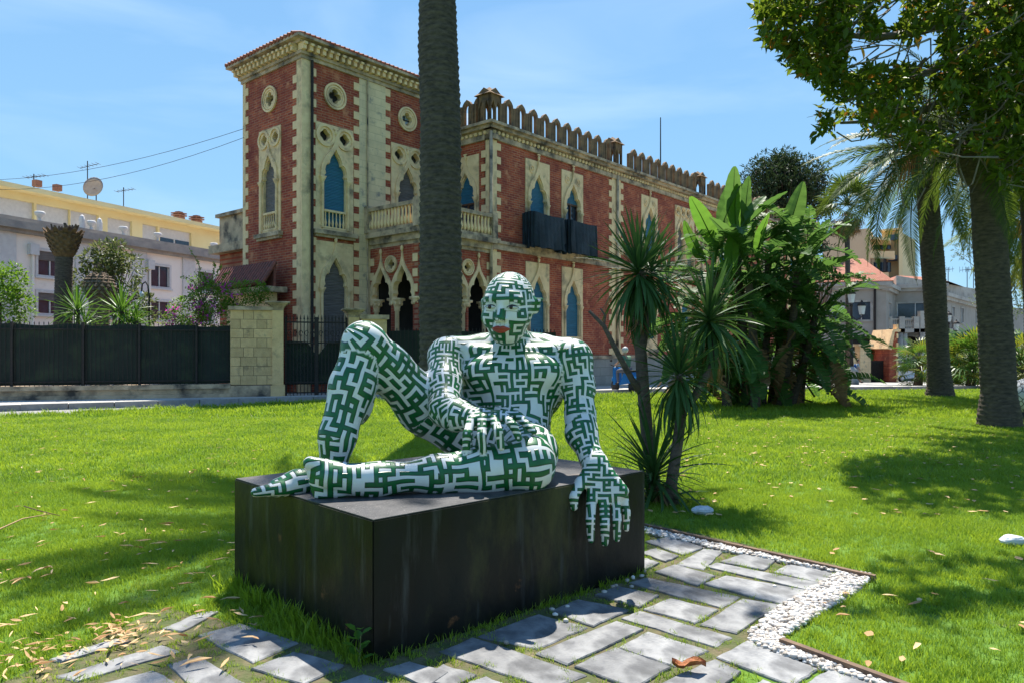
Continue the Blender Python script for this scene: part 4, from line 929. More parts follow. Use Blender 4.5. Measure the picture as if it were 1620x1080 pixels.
def build_left():
    A, B, Ln, an = front_frame(-260, 33, 392, 57)
    ro = thing('apartment_building', 'long pale pink building with a yellow top floor behind the left garden', 'building', A, rz=an); M = WM[ro.name]
    def at(px):                              # distance along facade where pixel column px falls
        r = (px - CX) / FPX; d = (B - A).normalized(); return (r * A.y - A.x) / (d.x - r * d.y)
    h = []
    for px, rows in [(q_, ((5.7, 1.5, 1.35), (3.55, 1.5, 1.15))) for q_ in (80, 253, 325, -60, 165)]:
        c = at(px)
        for z0, w, hh in rows: h.append(simple_window(ro, M, c, z0 + .25, w, hh, 'glass', 'white_trim', 'brown_sh' if px in (80, 325) else None))
    MB().plate(rect(0, Ln, -.5, 8.1), h, .4).build('wall', M_['pink_wall'], ro, M)
    MB().bx(0, Ln, .5, 12, -.5, 8.1).build('inner_core', M_['pink_wall'], ro, M)
    MB().bx(-.1, Ln + .3, -.35, .5, 8.1, 8.3).bx(-.1, Ln + .45, -.6, .5, 8.3, 8.7).bx(-.1, Ln + .3, -.3, .5, 8.7, 8.95).build('cornice', M_['grey_cornice'], ro, M)
    for px in (8, 132, 220, 298): c = at(px); MB().bx(c - .55, c + .55, -.1, .0, 0, 8.1).build('pilaster', M_['white_trim'], ro, M)
    for px in (50, 235, 357): c = at(px); MB().tube([(c, -.12, 0), (c, -.12, 7.2)], .07, 8).build('downpipe', M_['pink_wall'], ro, M); MB().bx(c - .25, c + .25, -.3, -.01, 7.0, 7.6).build('rain_hopper', M_['white_trim'], ro, M)
    h = []
    for px, w, gl_ in ((40, 3.4, 0), (118, 2.2, 0), (167, 2.0, 0), (224, 1.9, 0), (272, 1.3, 0), (313, 2.9, 1)):
        c = at(px) * 1.0 + .9
        h.append(rect(c - w / 2, c + w / 2, 9.0, 10.55)); fr_ = MB().bx(c - w / 2, c + w / 2, 3.2, 3.25, 8.9, 10.55).build('window', M_['white_trim'], ro, M)
        if gl_:
            for q in (-.72, .72): MB().bx(c + q - .62, c + q + .62, 3.14, 3.19, 9.0, 9.85).build('pane', M_['glass'], fr_, M)
    MB().plate(rect(0, Ln + 1.5, 8.4, 11.0), h, .3, 3.0).bx(0, Ln + 1.5, 3.4, 10, 8.4, 11.0).build('top_floor', M_['yellow_wall'], ro, M)
    MB().bx(-.1, Ln + 2.2, 2.1, 10.5, 11.0, 11.28).build('roof_slab', M_['yellow_wall'], ro, M)
    for px in (65, 146, 197, 251, 340):
        c = at(px); MB().lathe([(.14, 0), (.09, .08), (.08, .22), (.24, .38), (.28, .52), (.22, .58)], 12, (c, .1, 8.95)).build('urn', M_['white_trim'], ro, M, True)
    for px in (128, 156): c = at(px) + .3; MB().lathe([(.17, 0), (.17, .6), (.12, .8), (.02, .9)], 8, (c, .3, 8.95)).build('finial', M_['white_trim'], ro, M)
    for px in (107, 140, 336, 364):
        c = at(px) + 1.6; k = 1.0 if px > 300 else .5; MB().bx(c - .32 * k, c + .32 * k, 4.6, 5.2, 11.28, 12.0 * 1 + (k - 1) * 1.2).bx(c - .42 * k, c + .42 * k, 4.5, 5.3, 12.05 + (k - 1) * 1.2, 12.15 + (k - 1) * 1.2).bx(c - .42 * k, c + .42 * k, 4.5, 5.3, 12.22 + (k - 1) * 1.2, 12.3 + (k - 1) * 1.2).bx(c - .2, c + .2, 4.7, 5.1, 12., 12.4).build('chimney', M_['brickc'], ro, M)
    c = at(190) + 1.5
    dsh = thing('satellite_dish', 'round white satellite dish on the mast above the yellow top floor', 'satellite dish', M @ Vector((c, 4, 11.28)))
    mb = MB(); n = 20; prof = [(0.02, .0), (.3, .02), (.5, .06), (.66, .12), (.67, .13), (.5, .075), (.3, .035), (.02, .015)]
    Mx = RX(R(75)) @ Matrix.Identity(4); mb.lathe(prof, n, (0, 0, 0), T3(0, -.25, 1.25) @ RX(R(80))); mb.build('dish', mat_n('tan dish', (.42, .33, .28), (.34, .26, .22), .7, 4, .1), dsh, None, True)
    MB().tube([(0, 0, 0), (0, 0, 1.5)], .04, 6).tube([(0, -.1, 1.2), (.3, -.9, 1.0)], .02, 5).build('mount', M_['iron'], dsh)
    def aerial(px, h_, lab):
        p = M @ Vector((at(px) + 1.5, 5, 11.28)); a = thing('tv_aerial', lab, 'aerial', p); mb = MB().tube([(0, 0, 0), (0, 0, h_)], .035, 6); mb.build('mast', M_['iron'], a); mb = MB()
        mb.tube([(-.5, 0, h_ * .85), (.7, .1, h_ * .95)], .02, 5)
        for i in range(6): t = i / 5; x = -.5 + 1.2 * t; mb.tube([(x, -.35, h_ * (.85 + .1 * t)), (x, .35, h_ * (.85 + .1 * t))], .012, 4)
        mb.build('element', M_['iron'], a)
    aerial(193, 3.2, 'tall thin television aerial beside the satellite dish'); aerial(251, 2.0, 'short television aerial standing alone on the yellow roof right of the dish'); aerial(106, 1.5, 'tiny television aerial by the small leftmost chimney')
build_left()
# overhead wires on the left
for (y0, y1, sag, lab) in ((279, 204, 1.2, 'upper overhead wire crossing the sky to the tower'), (291, 218, 1.6, 'lower overhead wire crossing the sky to the tower')):
    a = W(-60, y0 + 6, 42); b = W(386, y1, 29.5); c_ = thing('overhead_wire', lab, 'wire', a)
    MB().tube([a.lerp(b, t) - a - Vector((0, 0, sag * 4 * t * (1 - t) * .5)) for t in np.linspace(0, 1, 16)], .011, 4).build('cable', M_['iron'], c_)
# --- right hand side
M_['grey_wall'] = mat_n('grey stucco', (.33, .3, .26), (.26, .235, .2), .9, .5, .1, 20, (.24, .22, .19), .5, .55, .8)
M_['grey_trim'] = mat_n('pale grey stone trim', (.42, .39, .34), (.3, .275, .24), .9, 1, .2, 20, (.13, .12, .11), .8, .55, .75)
M_['beige_wall'] = mat_n('beige pink render', (.66, .45, .27), (.6, .41, .25), .9, .2, .05, 20)
M_['cream_wall'] = mat_n('cream yellow render', (.76, .6, .32), (.7, .55, .3), .9, .2, .05, 20)
def prism(mb, pts, z0, z1):
    n = len(pts); mb.add([(p[0], p[1], z0) for p in pts] + [(p[0], p[1], z1) for p in pts], [(i, (i + 1) % n, n + (i + 1) % n, n + i) for i in range(n)] + [tuple(range(n))[::-1], tuple(range(n, 2 * n))]); return mb
def gz(py, Y): return CH - (py - HY) / FPX * Y
def build_right():
    # grey villa: three facades  (px, depth)
    Y1_, Y2_ = 78., 84.
    root = thing('grey_villa', 'grey stuccoed corner villa with balcony and cornice beyond the park on the right', 'villa', W(1300, HY, Y1_) * Vector((1, 1, 0)) if False else (W(1300, HY, Y1_).x, Y1_, -1.5)); B0 = WM[root.name]
    def facade(pxa, Ya, pxb, Yb, top, wins, name='wall'):
        a, b, Ln, an = front_frame(pxa, Ya, pxb, Yb); M = Matrix.Translation(a) @ RZ(an); d = (b - a).normalized()
        def at(px): r = (px - CX) / FPX; return (r * a.y - a.x) / (d.x - r * d.y)
        h = []
        for (px, py0, py1, w, fl_) in wins:
            c = at(px); yy = a.y + d.y * c; z0, z1 = gz(py1, yy), gz(py0, yy)
            if fl_ == 'arch':
                op = [(c - w / 2, z0), (c + w / 2, z0), (c + w / 2, z1 - w / 2)] + [(c + w / 2 * math.cos(t), z1 - w / 2 + w / 2 * math.sin(t)) for t in np.linspace(.3, 2.84, 8)] + [(c - w / 2, z1 - w / 2)]
                h.append(op); wd = MB().plate([(x + (x - c) * .25, z + (.18 if z > z0 + .1 else 0)) for x, z in op], [op], .2, -.05).build('arched_opening', M_['grey_trim'], root, M); MB().bx(c - w / 2 - .1, c + w / 2 + .1, .38, .42, z0, z1).build('dark_recess', M_['dark'], wd, M)
            else: h.append(simple_window(root, M, c, z0, w, z1 - z0, 'glass', 'grey_trim', None))
        ztop = gz(top, a.y); MB().plate(rect(0, Ln, -4, ztop), h, .5).build(name, M_['grey_wall'], root, M)
        MB().bx(-.3, Ln + .3, -.35, .4, ztop, ztop + .35).bx(-.5, Ln + .5, -.6, .4, ztop + .35, ztop + .75).build('cornice', M_['grey_trim'], root, M)
        MB().bx(0, Ln, -.12, .0, gz(560, a.y) * 1 + .0, gz(560, a.y) + .3).build('string_course', M_['grey_trim'], root, M)
        return M, at, Ln, ztop
    Mf, at, Ln, zt = facade(1270, 80, 1402, 78, 460, [(1363, 478, 506, 1.9, 'w'), (1330, 478, 506, 1.7, 'w'), (1362, 530, 556, 2.3, 'arch')])
    MB().tube([(at(1384), -.1, -2), (at(1384), -.1, zt)], .12, 8).build('downpipe', M_['iron'], root, Mf)
    facade(1402, 78, 1417, 84, 460, [(1408, 480, 502, 1.6, 'w')], 'side_wall')
    M2, at2, L2, z2 = facade(1417, 84, 1492, 82, 462, [(1448, 480, 502, 3.6, 'w'), (1423, 534, 571, 1.9, 'arch'), (1440, 532, 560, 3.0, 'arch'), (1474, 530, 556, 2.2, 'arch')], 'recessed_wall')
    facade(1492, 82, 1560, 104, 474, [(1508, 486, 508, 1.5, 'w'), (1522, 488, 510, 1.5, 'w'), (1508, 540, 560, 1.6, 'w'), (1530, 542, 560, 1.6, 'w'), (1545, 492, 510, 1.5, 'w')], 'side_wall')
    # balcony in front of the recess
    a, b, Lb, an = front_frame(1404, 80, 1512, 80); Mb = Matrix.Translation(a) @ RZ(an); zf, zr_ = gz(520, 80), gz(504, 80)
    MB().bx(0, Lb, -.3, 3, zf - .4, zf).build('balcony_floor', M_['grey_trim'], root, Mb); bl = MB().bx(0, Lb, -.15, .15, zr_ - .15, zr_).build('balcony_rail', M_['grey_trim'], root, Mb)
    for i in range(34): MB().lathe([(.07, 0), (.11, .3), (.06, .7), (.09, zr_ - zf - .15)], 6, ((i + .5) * Lb / 34, 0, zf)).build('baluster', M_['grey_trim'], bl, Mb)
    for px in (1405, 1425, 1448, 1458, 1490, 1510): x = (px - 1404) / 108 * Lb; MB().bx(x - .3, x + .3, -.3, .3, zf - .4 if px != 1458 else -3, zr_ + .2 + (.6 if px == 1458 else 0)).build('balcony_pier', M_['grey_trim'], root, Mb)
    for px in (1425, 1432, 1458, 1490): x = (px - 1404) / 108 * Lb; MB().tube([(x, .1, -3), (x, .1, zf - .4)], .28, 10).build('column', M_['grey_trim'], root, Mb, True)
    # attic and roofs
    P = lambda px, Y: (W(px, HY, Y).x, Y)
    mb = MB(); prism(mb, [P(1418, 83.4), P(1560, 104), P(1600, 120), P(1400, 110)], z2, z2 + 1.8); mb.buildw('attic', M_['grey_trim'], root)
    mb = MB(); e0, e1, e2, e3 = P(1262, 79.5), P(1412, 77.5), P(1430, 96), P(1280, 98); zt2 = zt + .75; c1 = ((e0[0] + e1[0] + e2[0] + e3[0]) / 4, 88)
    mb.add([(*e0, zt2), (*e1, zt2), (*e2, zt2), (*e3, zt2), (c1[0] - 2.5, c1[1], zt2 + 3.6), (c1[0] + 1.5, c1[1], zt2 + 3.6)], [(0, 1, 5, 4), (1, 2, 5), (2, 3, 4, 5), (3, 0, 4)])
    rf = mb.buildw('roof', M_['tile'], root)
    mb = MB()
    for i in range(46):
        t = i / 45; p = Vector((*e0, zt2)).lerp(Vector((*e1, zt2)), t); q = Vector((c1[0] - 2.5, c1[1], zt2 + 3.6)).lerp(Vector((c1[0] + 1.5, c1[1], zt2 + 3.6)), t); mb.tube([p, q], .13, 5)
    mb.buildw('barrel_tiles', M_['tile'], rf, kind='stuff')
    mb = MB(); f = [P(1395, 90), P(1500, 90), P(1560, 112), P(1410, 112)]; c2 = (P(1440, 100)); z3 = z2 + 1.8
    mb.add([(*f[0], z3), (*f[1], z3), (*f[2], z3), (*f[3], z3), (*P(1420, 100), z3 + 1.7), (*P(1470, 102), z3 + 1.7)], [(0, 1, 5, 4), (1, 2, 5), (2, 3, 4, 5), (3, 0, 4)]); mb.buildw('roof', M_['tile'], root)
    mb = MB(); prism(mb, [P(1272, 81), P(1398, 79.5), P(1416, 95), P(1290, 97)], -3, zt); prism(mb, [P(1422, 86), P(1492, 84), P(1556, 106), P(1440, 108)], -3, z2); mb.buildw('inner_core', M_['grey_wall'], root)
    for px in (1530, 1540, 1500):
        q = W(px, 455, 100); t_ = thing('tv_aerial', 'thin television aerial on the flat roof right of the leaning palm trunk' if px == 1530 else ('thin television aerial at the right end of the grey roof' if px == 1540 else 'thin television aerial just right of the palm trunk on the grey roof'), 'aerial', (q.x, 100, z2 + 1.8))
        mb = MB().tube([(0, 0, 0), (0, 0, 2.8)], .05, 5); mb.build('mast', M_['iron'], t_); mb = MB().tube([(-1, 0, 2.4), (.8, 0, 2.6)], .03, 4)
        for i in range(5): mb.tube([(-1 + i * .4, 0, 2.1 + i * .03), (-1 + i * .4, 0, 2.9)], .02, 4)
        mb.build('element', M_['iron'], t_)
    # beige block with balconies
    bl_ = thing('apartment_block', 'beige pink apartment block with stepped balconies behind the grey villa', 'building', (*P(1300, 115), -3)); 
    mb = MB(); prism(mb, [P(1302, 118), P(1376, 112), P(1400, 150), P(1330, 155)], -3, gz(361, 112)); mb.buildw('wall', M_['beige_wall'], bl_)
    YB = 116
    def slab(pxa, pxb, pya, pyb, Ya, Yb, m_, nm): 
        mb = MB(); prism(mb, [P(pxa, Ya), P(pxb, Ya + 2), P(pxb + 4, Yb), P(pxa + 4, Yb)], gz(pyb, Ya), gz(pya, Ya)); return mb.buildw(nm, M_[m_], bl_)
    slab(1376.5, 1408, 374, 378, 113, 130, 'cream_wall', 'roof_slab'); slab(1376.5, 1412, 396, 409, 113, 114, 'cream_wall', 'balcony_parapet'); slab(1376.5, 1402, 430, 446, 113, 114, 'cream_wall', 'balcony_parapet')
    slab(1378, 1408, 380, 440, 120, 130, 'beige_wall', 'recessed_wall')
    for py0, py1 in ((383, 394), (415, 430)):
        for px in (1384, 1394, 1403): slab(px - 2.5, px + 2.5, py0, py1, 119.5, 119.9, 'glass', 'window')
    for px in (1388, 1398): slab(px - .5, px + .5, 409, 430, 113.5, 114, 'iron', 'post')
    tw = thing('stair_tower', 'cream yellow stair tower with dark windows at the right of the beige block', 'building', (*P(1420, 115), -3))
    mb = MB(); prism(mb, [P(1395, 122), P(1423, 120), P(1423, 122), P(1448, 132), P(1448, 150), P(1395, 150)], -3, gz(363, 120)); mb.buildw('wall', M_['cream_wall'], tw)
    mb = MB(); prism(mb, [P(1392, 121), P(1424, 119), P(1424, 121.5), P(1396, 123)], gz(365, 120), gz(362, 120)); mb.buildw('roof_slab', M_['cream_wall'], tw)
    mb = MB(); prism(mb, [P(1422, 118.5), P(1428, 119), P(1428, 121), P(1422, 121)], -3, gz(361, 119)); mb.buildw('pier', M_['cream_wall'], tw)
    mb = MB().lathe([(.3, 0), (.3, .6), (.5, .7), (.45, 1.3), (.1, 1.5)], 8, (P(1424, 120)[0], 120, gz(361, 120))); mb.buildw('chimney_cap', M_['grey_trim'], tw)
    for py in (372, 405, 439):
        mb = MB(); prism(mb, [P(1405, 119.9), P(1420, 119.2), P(1420, 119.8), P(1405, 120.6)], gz(py + 9, 120), gz(py, 120)); mb.buildw('window', M_['glass'], tw)
    # far low building at right edge behind the shrubs
    fb = thing('far_building', 'low grey building end seen between the two big palm trunks', 'building', (*P(1560, 110), -3)); mb = MB(); prism(mb, [P(1545, 108), P(1640, 120), P(1640, 140), P(1545, 140)], -3, gz(485, 112)); mb.buildw('wall', M_['grey_wall'], fb)
    # garden wall, pillars, gate, brick pier with sloped coping
    gw = thing('garden_wall', 'pale garden wall with square pillars beside the street on the right', 'wall', (*P(1330, 62), -1.0))
    mb = MB(); prism(mb, [P(1180, 52), P(1366, 62), P(1366, 62.5), P(1180, 52.5)], -1.4, gz(566, 60)); mb.buildw('wall', M_['ashlar'], gw)
    for px in (1334, 1365):
        x, y = P(px, 61.5); MB().bx(x - .45, x + .45, y - .45, y + .45, -1.2, gz(548, 61)).bx(x - .6, x + .6, y - .6, y + .6, gz(548, 61), gz(544, 61)).buildw('pillar', M_['ashlar'], gw)
    gt = thing('gate', 'dark iron gate with solid lower sheets between pale pillars on the right', 'gate', (*P(1385, 62), -1.1))
    for i in range(24):
        x, y = P(1369 + i * 1.55, 62); MB().bx(x - .03, x + .03, y - .03, y + .03, -1.0, gz(570, 62)).buildw('bar', M_['iron'], gt)
    x, y = P(1368.5, 62.1); x2, y2 = P(1405, 62.1); MB().bx(x, x2, y, y + .05, -.95, gz(574, 62)).buildw('sheeting', M_['iron'], gt)
    yw = thing('house_wall', 'yellow rendered wall with sloping top behind the iron gate', 'wall', (*P(1395, 66), -1.2))
    mb = MB(); a = P(1382, 66); b_ = P(1408, 66); mb.add([(a[0], 66, -1.3), (b_[0], 66, -1.3), (b_[0], 66, gz(521, 66)), (P(1395, 66)[0], 66, gz(524, 66)), (a[0], 66, gz(562, 66)), (a[0], 66.6, -1.3), (b_[0], 66.6, -1.3), (b_[0], 66.6, gz(521, 66)), (P(1395, 66)[0], 66.6, gz(524, 66)), (a[0], 66.6, gz(562, 66))], [(0, 1, 2, 3, 4), (9, 8, 7, 6, 5), (0, 5, 6, 1), (1, 6, 7, 2), (2, 7, 8, 3), (3, 8, 9, 4)]); mb.buildw('wall', M_['yellow_wall'], yw)
    bp_ = thing('brick_pier', 'tall red brick and stone pier with slanted coping at the end of the garden wall', 'pier', (*P(1413, 61), -1.1))
    xa, xb, xc = P(1407, 61)[0], P(1412, 61)[0], P(1420, 61)[0]
    mb = MB(); mb.add([(xa, 61, -1.2), (xc, 61, -1.2), (xc, 61, gz(523, 61)), (xb, 61, gz(523, 61)), (xa, 61, gz(550, 61)), (xa, 64, -1.2), (xc, 64, -1.2), (xc, 64, gz(523, 61)), (xb, 64, gz(523, 61)), (xa, 64, gz(550, 61))], [(0, 1, 2, 3, 4), (9, 8, 7, 6, 5), (0, 5, 6, 1), (1, 6, 7, 2), (2, 7, 8, 3), (3, 8, 9, 4), (4, 9, 5, 0)]); mb.buildw('brickwork', M_['brick'], bp_)
    mb = MB(); mb.add([(xa - .25, 60.8, gz(551, 61)), (xb - .05, 60.8, gz(521, 61)), (xc + .15, 60.8, gz(521, 61)), (xc + .15, 60.8, gz(525, 61)), (xb + .1, 60.8, gz(525, 61)), (xa + .1, 60.8, gz(553, 61))] + [(xa - .25, 64.2, gz(551, 61)), (xb - .05, 64.2, gz(521, 61)), (xc + .15, 64.2, gz(521, 61)), (xc + .15, 64.2, gz(525, 61)), (xb + .1, 64.2, gz(525, 61)), (xa + .1, 64.2, gz(553, 61))], [(5, 4, 3, 2, 1, 0), (6, 7, 8, 9, 10, 11), (0, 1, 7, 6), (1, 2, 8, 7), (2, 3, 9, 8), (5, 0, 6, 11)]); mb.buildw('coping', M_['stone'], bp_)
    for k in range(7): z = -1 + k * .75; MB().bx(xc - .12, xc + .04, 60.94, 61.5, z, z + .38).buildw('quoin_stone', M_['stone'], bp_)
build_right()
# ================= LAMP POSTS
M_['lampglass'] = mat_n('frosted lamp glass', (.55, .58, .6), (.45, .48, .5), .2, 4, 0)
def lamp(px, Y, ztop_py, lab):
    p = W(px, HY, Y); z0 = zg(Y) + .1; H_ = gz(ztop_py, Y) - z0; r = thing('street_lamp', lab, 'street lamp', (p.x, Y, z0), 'ornate street lamps along the street')
    MB().lathe([(.42, 0), (.42, .25), (.32, .35), (.3, .7), (.42, .8), (.3, .95), (.14, 1.1)], 10).build('base', M_['grey_trim'], r, None, True)
    MB().lathe([(.13, 1.1), (.1, 1.6), (.14, 1.7), (.08, 1.8), (.06, H_ - 1.0), (.1, H_ - .95), (.05, H_ - .8)], 10).build('column', M_['iron'], r, None, True)
    for dx, z in ((0, H_ - .75), (.62, H_ - 1.45), (-.62, H_ - 1.45)):
        if dx: MB().tube([(0, 0, z - .1), (dx * .5, 0, z - .35), (dx, 0, z - .15), (dx, 0, z)], .035, 6).build('arm', M_['iron'], r)
        ln = MB().lathe([(.16, 0), (.24, .5), (.22, .52)], 6, (dx, 0, z)).build('lantern', M_['lampglass'], r); MB().lathe([(.3, .5), (.22, .64), (.08, .74), (.03, .85)], 6, (dx, 0, z)).build('lantern_cap', M_['iron'], ln)
lamp(1347, 44, 459, 'ornate lamp post with two glass lanterns in front of the thin palm'); lamp(1501, 60, 494, 'distant ornate lamp post between the leaning palm and the shrubs')
# ================= CAR
def car():
    Y = 66; p = W(1437, HY, Y); z0 = zg(Y) + .1; r = thing('parked_car', 'pale silver blue hatchback parked behind the brick pier', 'car', (p.x, Y, z0), rz=R(8))
    M_['carpaint'] = mat_n('pale blue grey car paint', (.42, .47, .52), (.4, .45, .5), .25, 2, 0, metal=.3); M_['tyre'] = mat_n('tyre rubber', (.015, .015, .015), (.03, .03, .03), .8, 8, 0)
    side = [(-1.9, .35), (-1.92, .75), (-1.75, .95), (-1.55, 1.35), (-1.2, 1.47), (.1, 1.45), (.75, 1.02), (1.6, .9), (1.85, .7), (1.88, .35)]
    n = len(side); V3 = []
    for y, k in ((-.78, .94), (-.84, 1.0), (.84, 1.0), (.78, .94)):
        V3 += [(x * (1 if k == 1 else .985), y * (1 if z < 1 else .86), z * (1 if k == 1 else .985)) for x, z in side]
    fs = [(j * n + i, j * n + (i + 1) % n, (j + 1) * n + (i + 1) % n, (j + 1) * n + i) for j in range(3) for i in range(n)] + [tuple(range(n))[::-1], tuple(range(3 * n, 4 * n))]
    MB().add(V3, fs).build('body', M_['carpaint'], r)
    for sy in (-1, 1):
        for q in ([(-1.45, 1.0), (-.5, 1.0), (-.5, 1.38), (-1.15, 1.38), (-1.35, 1.25)], [(-.42, 1.0), (.6, 1.0), (.08, 1.37), (-.42, 1.38)]):
            v = [(x, sy * (.80 if z < 1.1 else .735), z) for x, z in q]; v2 = [(x, sy * (.78 if z < 1.1 else .70), z) for x, z in q]; m_ = len(q); MB().add(v + v2, [tuple(range(m_)), tuple(range(m_, 2 * m_))[::-1]] + [(i, (i + 1) % m_, m_ + (i + 1) % m_, m_ + i) for i in range(m_)]).build('side_window', M_['glass'], r)
        for x in (-1.2, 1.2):
            w = MB(); w.lathe([(.2, -.1), (.31, -.09), (.31, .09), (.2, .1)], 18, (0, 0, 0), T3(x, sy * .78, .31) @ RX(R(90))); wh = w.build('wheel', M_['tyre'], r, None, True)
            MB().lathe([(.02, -.11), (.2, -.105), (.2, .105), (.02, .11)], 12, (0, 0, 0), T3(x, sy * .78, .31) @ RX(R(90))).build('hub', M_['white_trim'], wh, None, True)
        MB().box((1.8, sy * .6, .72), (.1, .3, .15)).build('headlight', M_['lampglass'], r); MB().box((-1.88, sy * .65, .85), (.1, .16, .25)).build('tail_light', mat_n('red lens', (.4, .02, .02), (.35, .02, .02), .3), r)
    MB().add([(.78, -.66, 1.02), (.78, .66, 1.02), (.16, .58, 1.42), (.16, -.58, 1.42)], [(0, 1, 2, 3)]).build('windscreen', M_['glass'], r, T3(.02, 0, .02) if False else None)
car()
# ================= PEOPLE (small, skinned figures)
def skin_mesh(verts, edges, radii, root=0, sub=1):
    me = bpy.data.meshes.new('tmp'); me.from_pydata([tuple(v) for v in verts], edges, []); o = bpy.data.objects.new('tmp', me); col.objects.link(o)
    mo = o.modifiers.new('s', 'SKIN'); sv = me.skin_vertices[0].data
    for i, r_ in enumerate(radii): sv[i].radius = (r_, r_) if not hasattr(r_, '__len__') else r_
    for i in range(len(verts)): sv[i].use_root = (i == root)
    o.modifiers.new('d', 'SUBSURF').levels = sub
    dg = bpy.context.evaluated_depsgraph_get(); dg.update(); m2 = bpy.data.meshes.new_from_object(o.evaluated_get(dg)); bpy.data.objects.remove(o); m2.polygons.foreach_set('use_smooth', [True] * len(m2.polygons)); return m2
M_['skin'] = mat_n('skin', (.42, .24, .16), (.38, .21, .14), .6, 5, 0); M_['hair'] = mat_n('dark hair', (.03, .02, .015), (.05, .035, .025), .6, 20, 0)
def cloth(nm, c): return mat_n(nm, c, tuple(x * .8 for x in c), .85, 8, .2, 40)
def person(loc, rz, lab, shirt, trousers, pose='walk', bag=None, hat=None, bare=False):
    r = thing('person', lab, 'person', loc, rz=rz)
    s = .22 if pose == 'walk' else .05
    if pose == 'sit':
        J = dict(p=(0, 0, .85), w=(0, .0, 1.0), c=(0, -.08, 1.22), n=(0, -.12, 1.42), h=(0, -.14, 1.6), hl=(.1, 0, .85), hr=(-.1, 0, .85), kl=(.17, -.42, .82), kr=(-.17, -.42, .82), al=(.17, -.36, .36), ar=(-.17, -.36, .36), fl=(.18, -.52, .3), fr=(-.18, -.52, .3), sl=(.19, -.1, 1.36), sr=(-.19, -.1, 1.36), el=(.27, -.25, 1.12), er=(-.27, -.25, 1.12), wl=(.24, -.5, 1.05), wr=(-.24, -.5, 1.05))
    else:
        J = dict(p=(0, 0, .92), w=(0, 0, 1.05), c=(0, 0, 1.28), n=(0, -.01, 1.47), h=(0, -.03, 1.63), hl=(.09, 0, .9), hr=(-.09, 0, .9), kl=(.1, -s * .6, .5), kr=(-.1, s * .3, .5), al=(.1, -s, .1), ar=(-.1, s * 1.1, .13), fl=(.11, -s - .16, .04), fr=(-.11, s * 1.1 - .14, .05), sl=(.18, 0, 1.41), sr=(-.18, 0, 1.41), el=(.23, .06, 1.14), er=(-.23, -.02, 1.14), wl=(.22, -.1, .93), wr=(-.22, -.16, .95))
    rad = dict(p=.13, w=.115, c=.14, n=.055, h=.05, hl=.1, hr=.1, kl=.06, kr=.06, al=.038, ar=.038, fl=.035, fr=.035, sl=.06, sr=.06, el=.042, er=.042, wl=.028, wr=.028)
    names = list(J); E = [('p', 'w'), ('w', 'c'), ('c', 'n'), ('n', 'h'), ('p', 'hl'), ('p', 'hr'), ('hl', 'kl'), ('hr', 'kr'), ('kl', 'al'), ('kr', 'ar'), ('al', 'fl'), ('ar', 'fr'), ('c', 'sl'), ('c', 'sr'), ('sl', 'el'), ('sr', 'er'), ('el', 'wl'), ('er', 'wr')]
    me = skin_mesh([J[k] for k in names], [(names.index(a), names.index(b)) for a, b in E], [rad[k] for k in names]); link('body', me, r, WM[r.name], M_['skin'])
    h = Vector(J['h']); mb = MB().ell(tuple(h + Vector((0, 0, .03))), (.078, .098, .12), 14, 10); mb.ell(tuple(h + Vector((0, -.1, 0))), (.016, .022, .025), 6, 5)
    for sx in (-1, 1): mb.ell(tuple(h + Vector((sx * .08, .0, .02))), (.012, .025, .033), 6, 5)
    mb.build('head', M_['skin'], r, None, True)
    if hat: MB().ell(tuple(h + Vector((0, .01, .05))), (.125, .14, .13), 14, 8).build('helmet', hat, r, None, True)
    else: MB().ell(tuple(h + Vector((0, .02, .06))), (.088, .105, .105), 12, 8).build('hair', M_['hair'], r, None, True)
    def sk(keys_, ed, grow, mat_, nm, ends=None):
        me = skin_mesh([J[k] if not ends or k not in ends else ends[k] for k in keys_], [(keys_.index(a), keys_.index(b)) for a, b in ed], [rad[k] + grow for k in keys_]); link(nm, me, r, WM[r.name], mat_)
    lerp = lambda a, b, t: tuple(Vector(J[a]).lerp(Vector(J[b]), t))
    sk(['p', 'w', 'c', 'sl', 'sr', 'el', 'er'], [('p', 'w'), ('w', 'c'), ('c', 'sl'), ('c', 'sr'), ('sl', 'el'), ('sr', 'er')], .02, shirt, 'shirt', {'el': lerp('sl', 'el', .75), 'er': lerp('sr', 'er', .75)})
    e_ = {'al': lerp('kl', 'al', .15), 'ar': lerp('kr', 'ar', .15)} if bare else None
    sk(['p', 'hl', 'hr', 'kl', 'kr', 'al', 'ar'], [('p', 'hl'), ('p', 'hr'), ('hl', 'kl'), ('hr', 'kr'), ('kl', 'al'), ('kr', 'ar')], .016, trousers, 'trousers', e_)
    for k, a_ in (('fl', 'al'), ('fr', 'ar')): c_ = (Vector(J[k]) + Vector(J[a_])) / 2; MB().ell((c_.x, c_.y, c_.z - .02), (.05, .13, .05), 8, 6).build('shoe', M_['iron'], r, None, True)
    if bag: MB().ell((0, .19, 1.22), (.15, .1, .22), 10, 8).build('backpack', bag, r, None, True)
    return r
def pl(px, Y): return (W(px, HY, Y).x, Y, zg(Y) + .1)
person(pl(1357, 56), R(75), 'person with a blue backpack walking past the lamp post base', cloth('pale blue shirt', (.3, .4, .5)), cloth('beige shorts', (.5, .42, .33)), 'walk', cloth('blue rucksack', (.02, .09, .3)), bare=True)
person(pl(1345, 60), R(60), 'person in a grey top beside the lamp post, left of the backpacker', cloth('grey top', (.3, .3, .32)), cloth('dark trousers', (.05, .05, .06)))
person(pl(1460, 62), R(10), 'person in a dark top and white skirt walking near the small fan palm', cloth('dark top', (.02, .02, .04)), cloth('white skirt', (.7, .68, .7)), bare=True)
person(pl(1466, 63), R(20), 'person in blue close beside the walker in the white skirt', cloth('blue top', (.05, .12, .3)), cloth('dark jeans', (.04, .05, .09)))
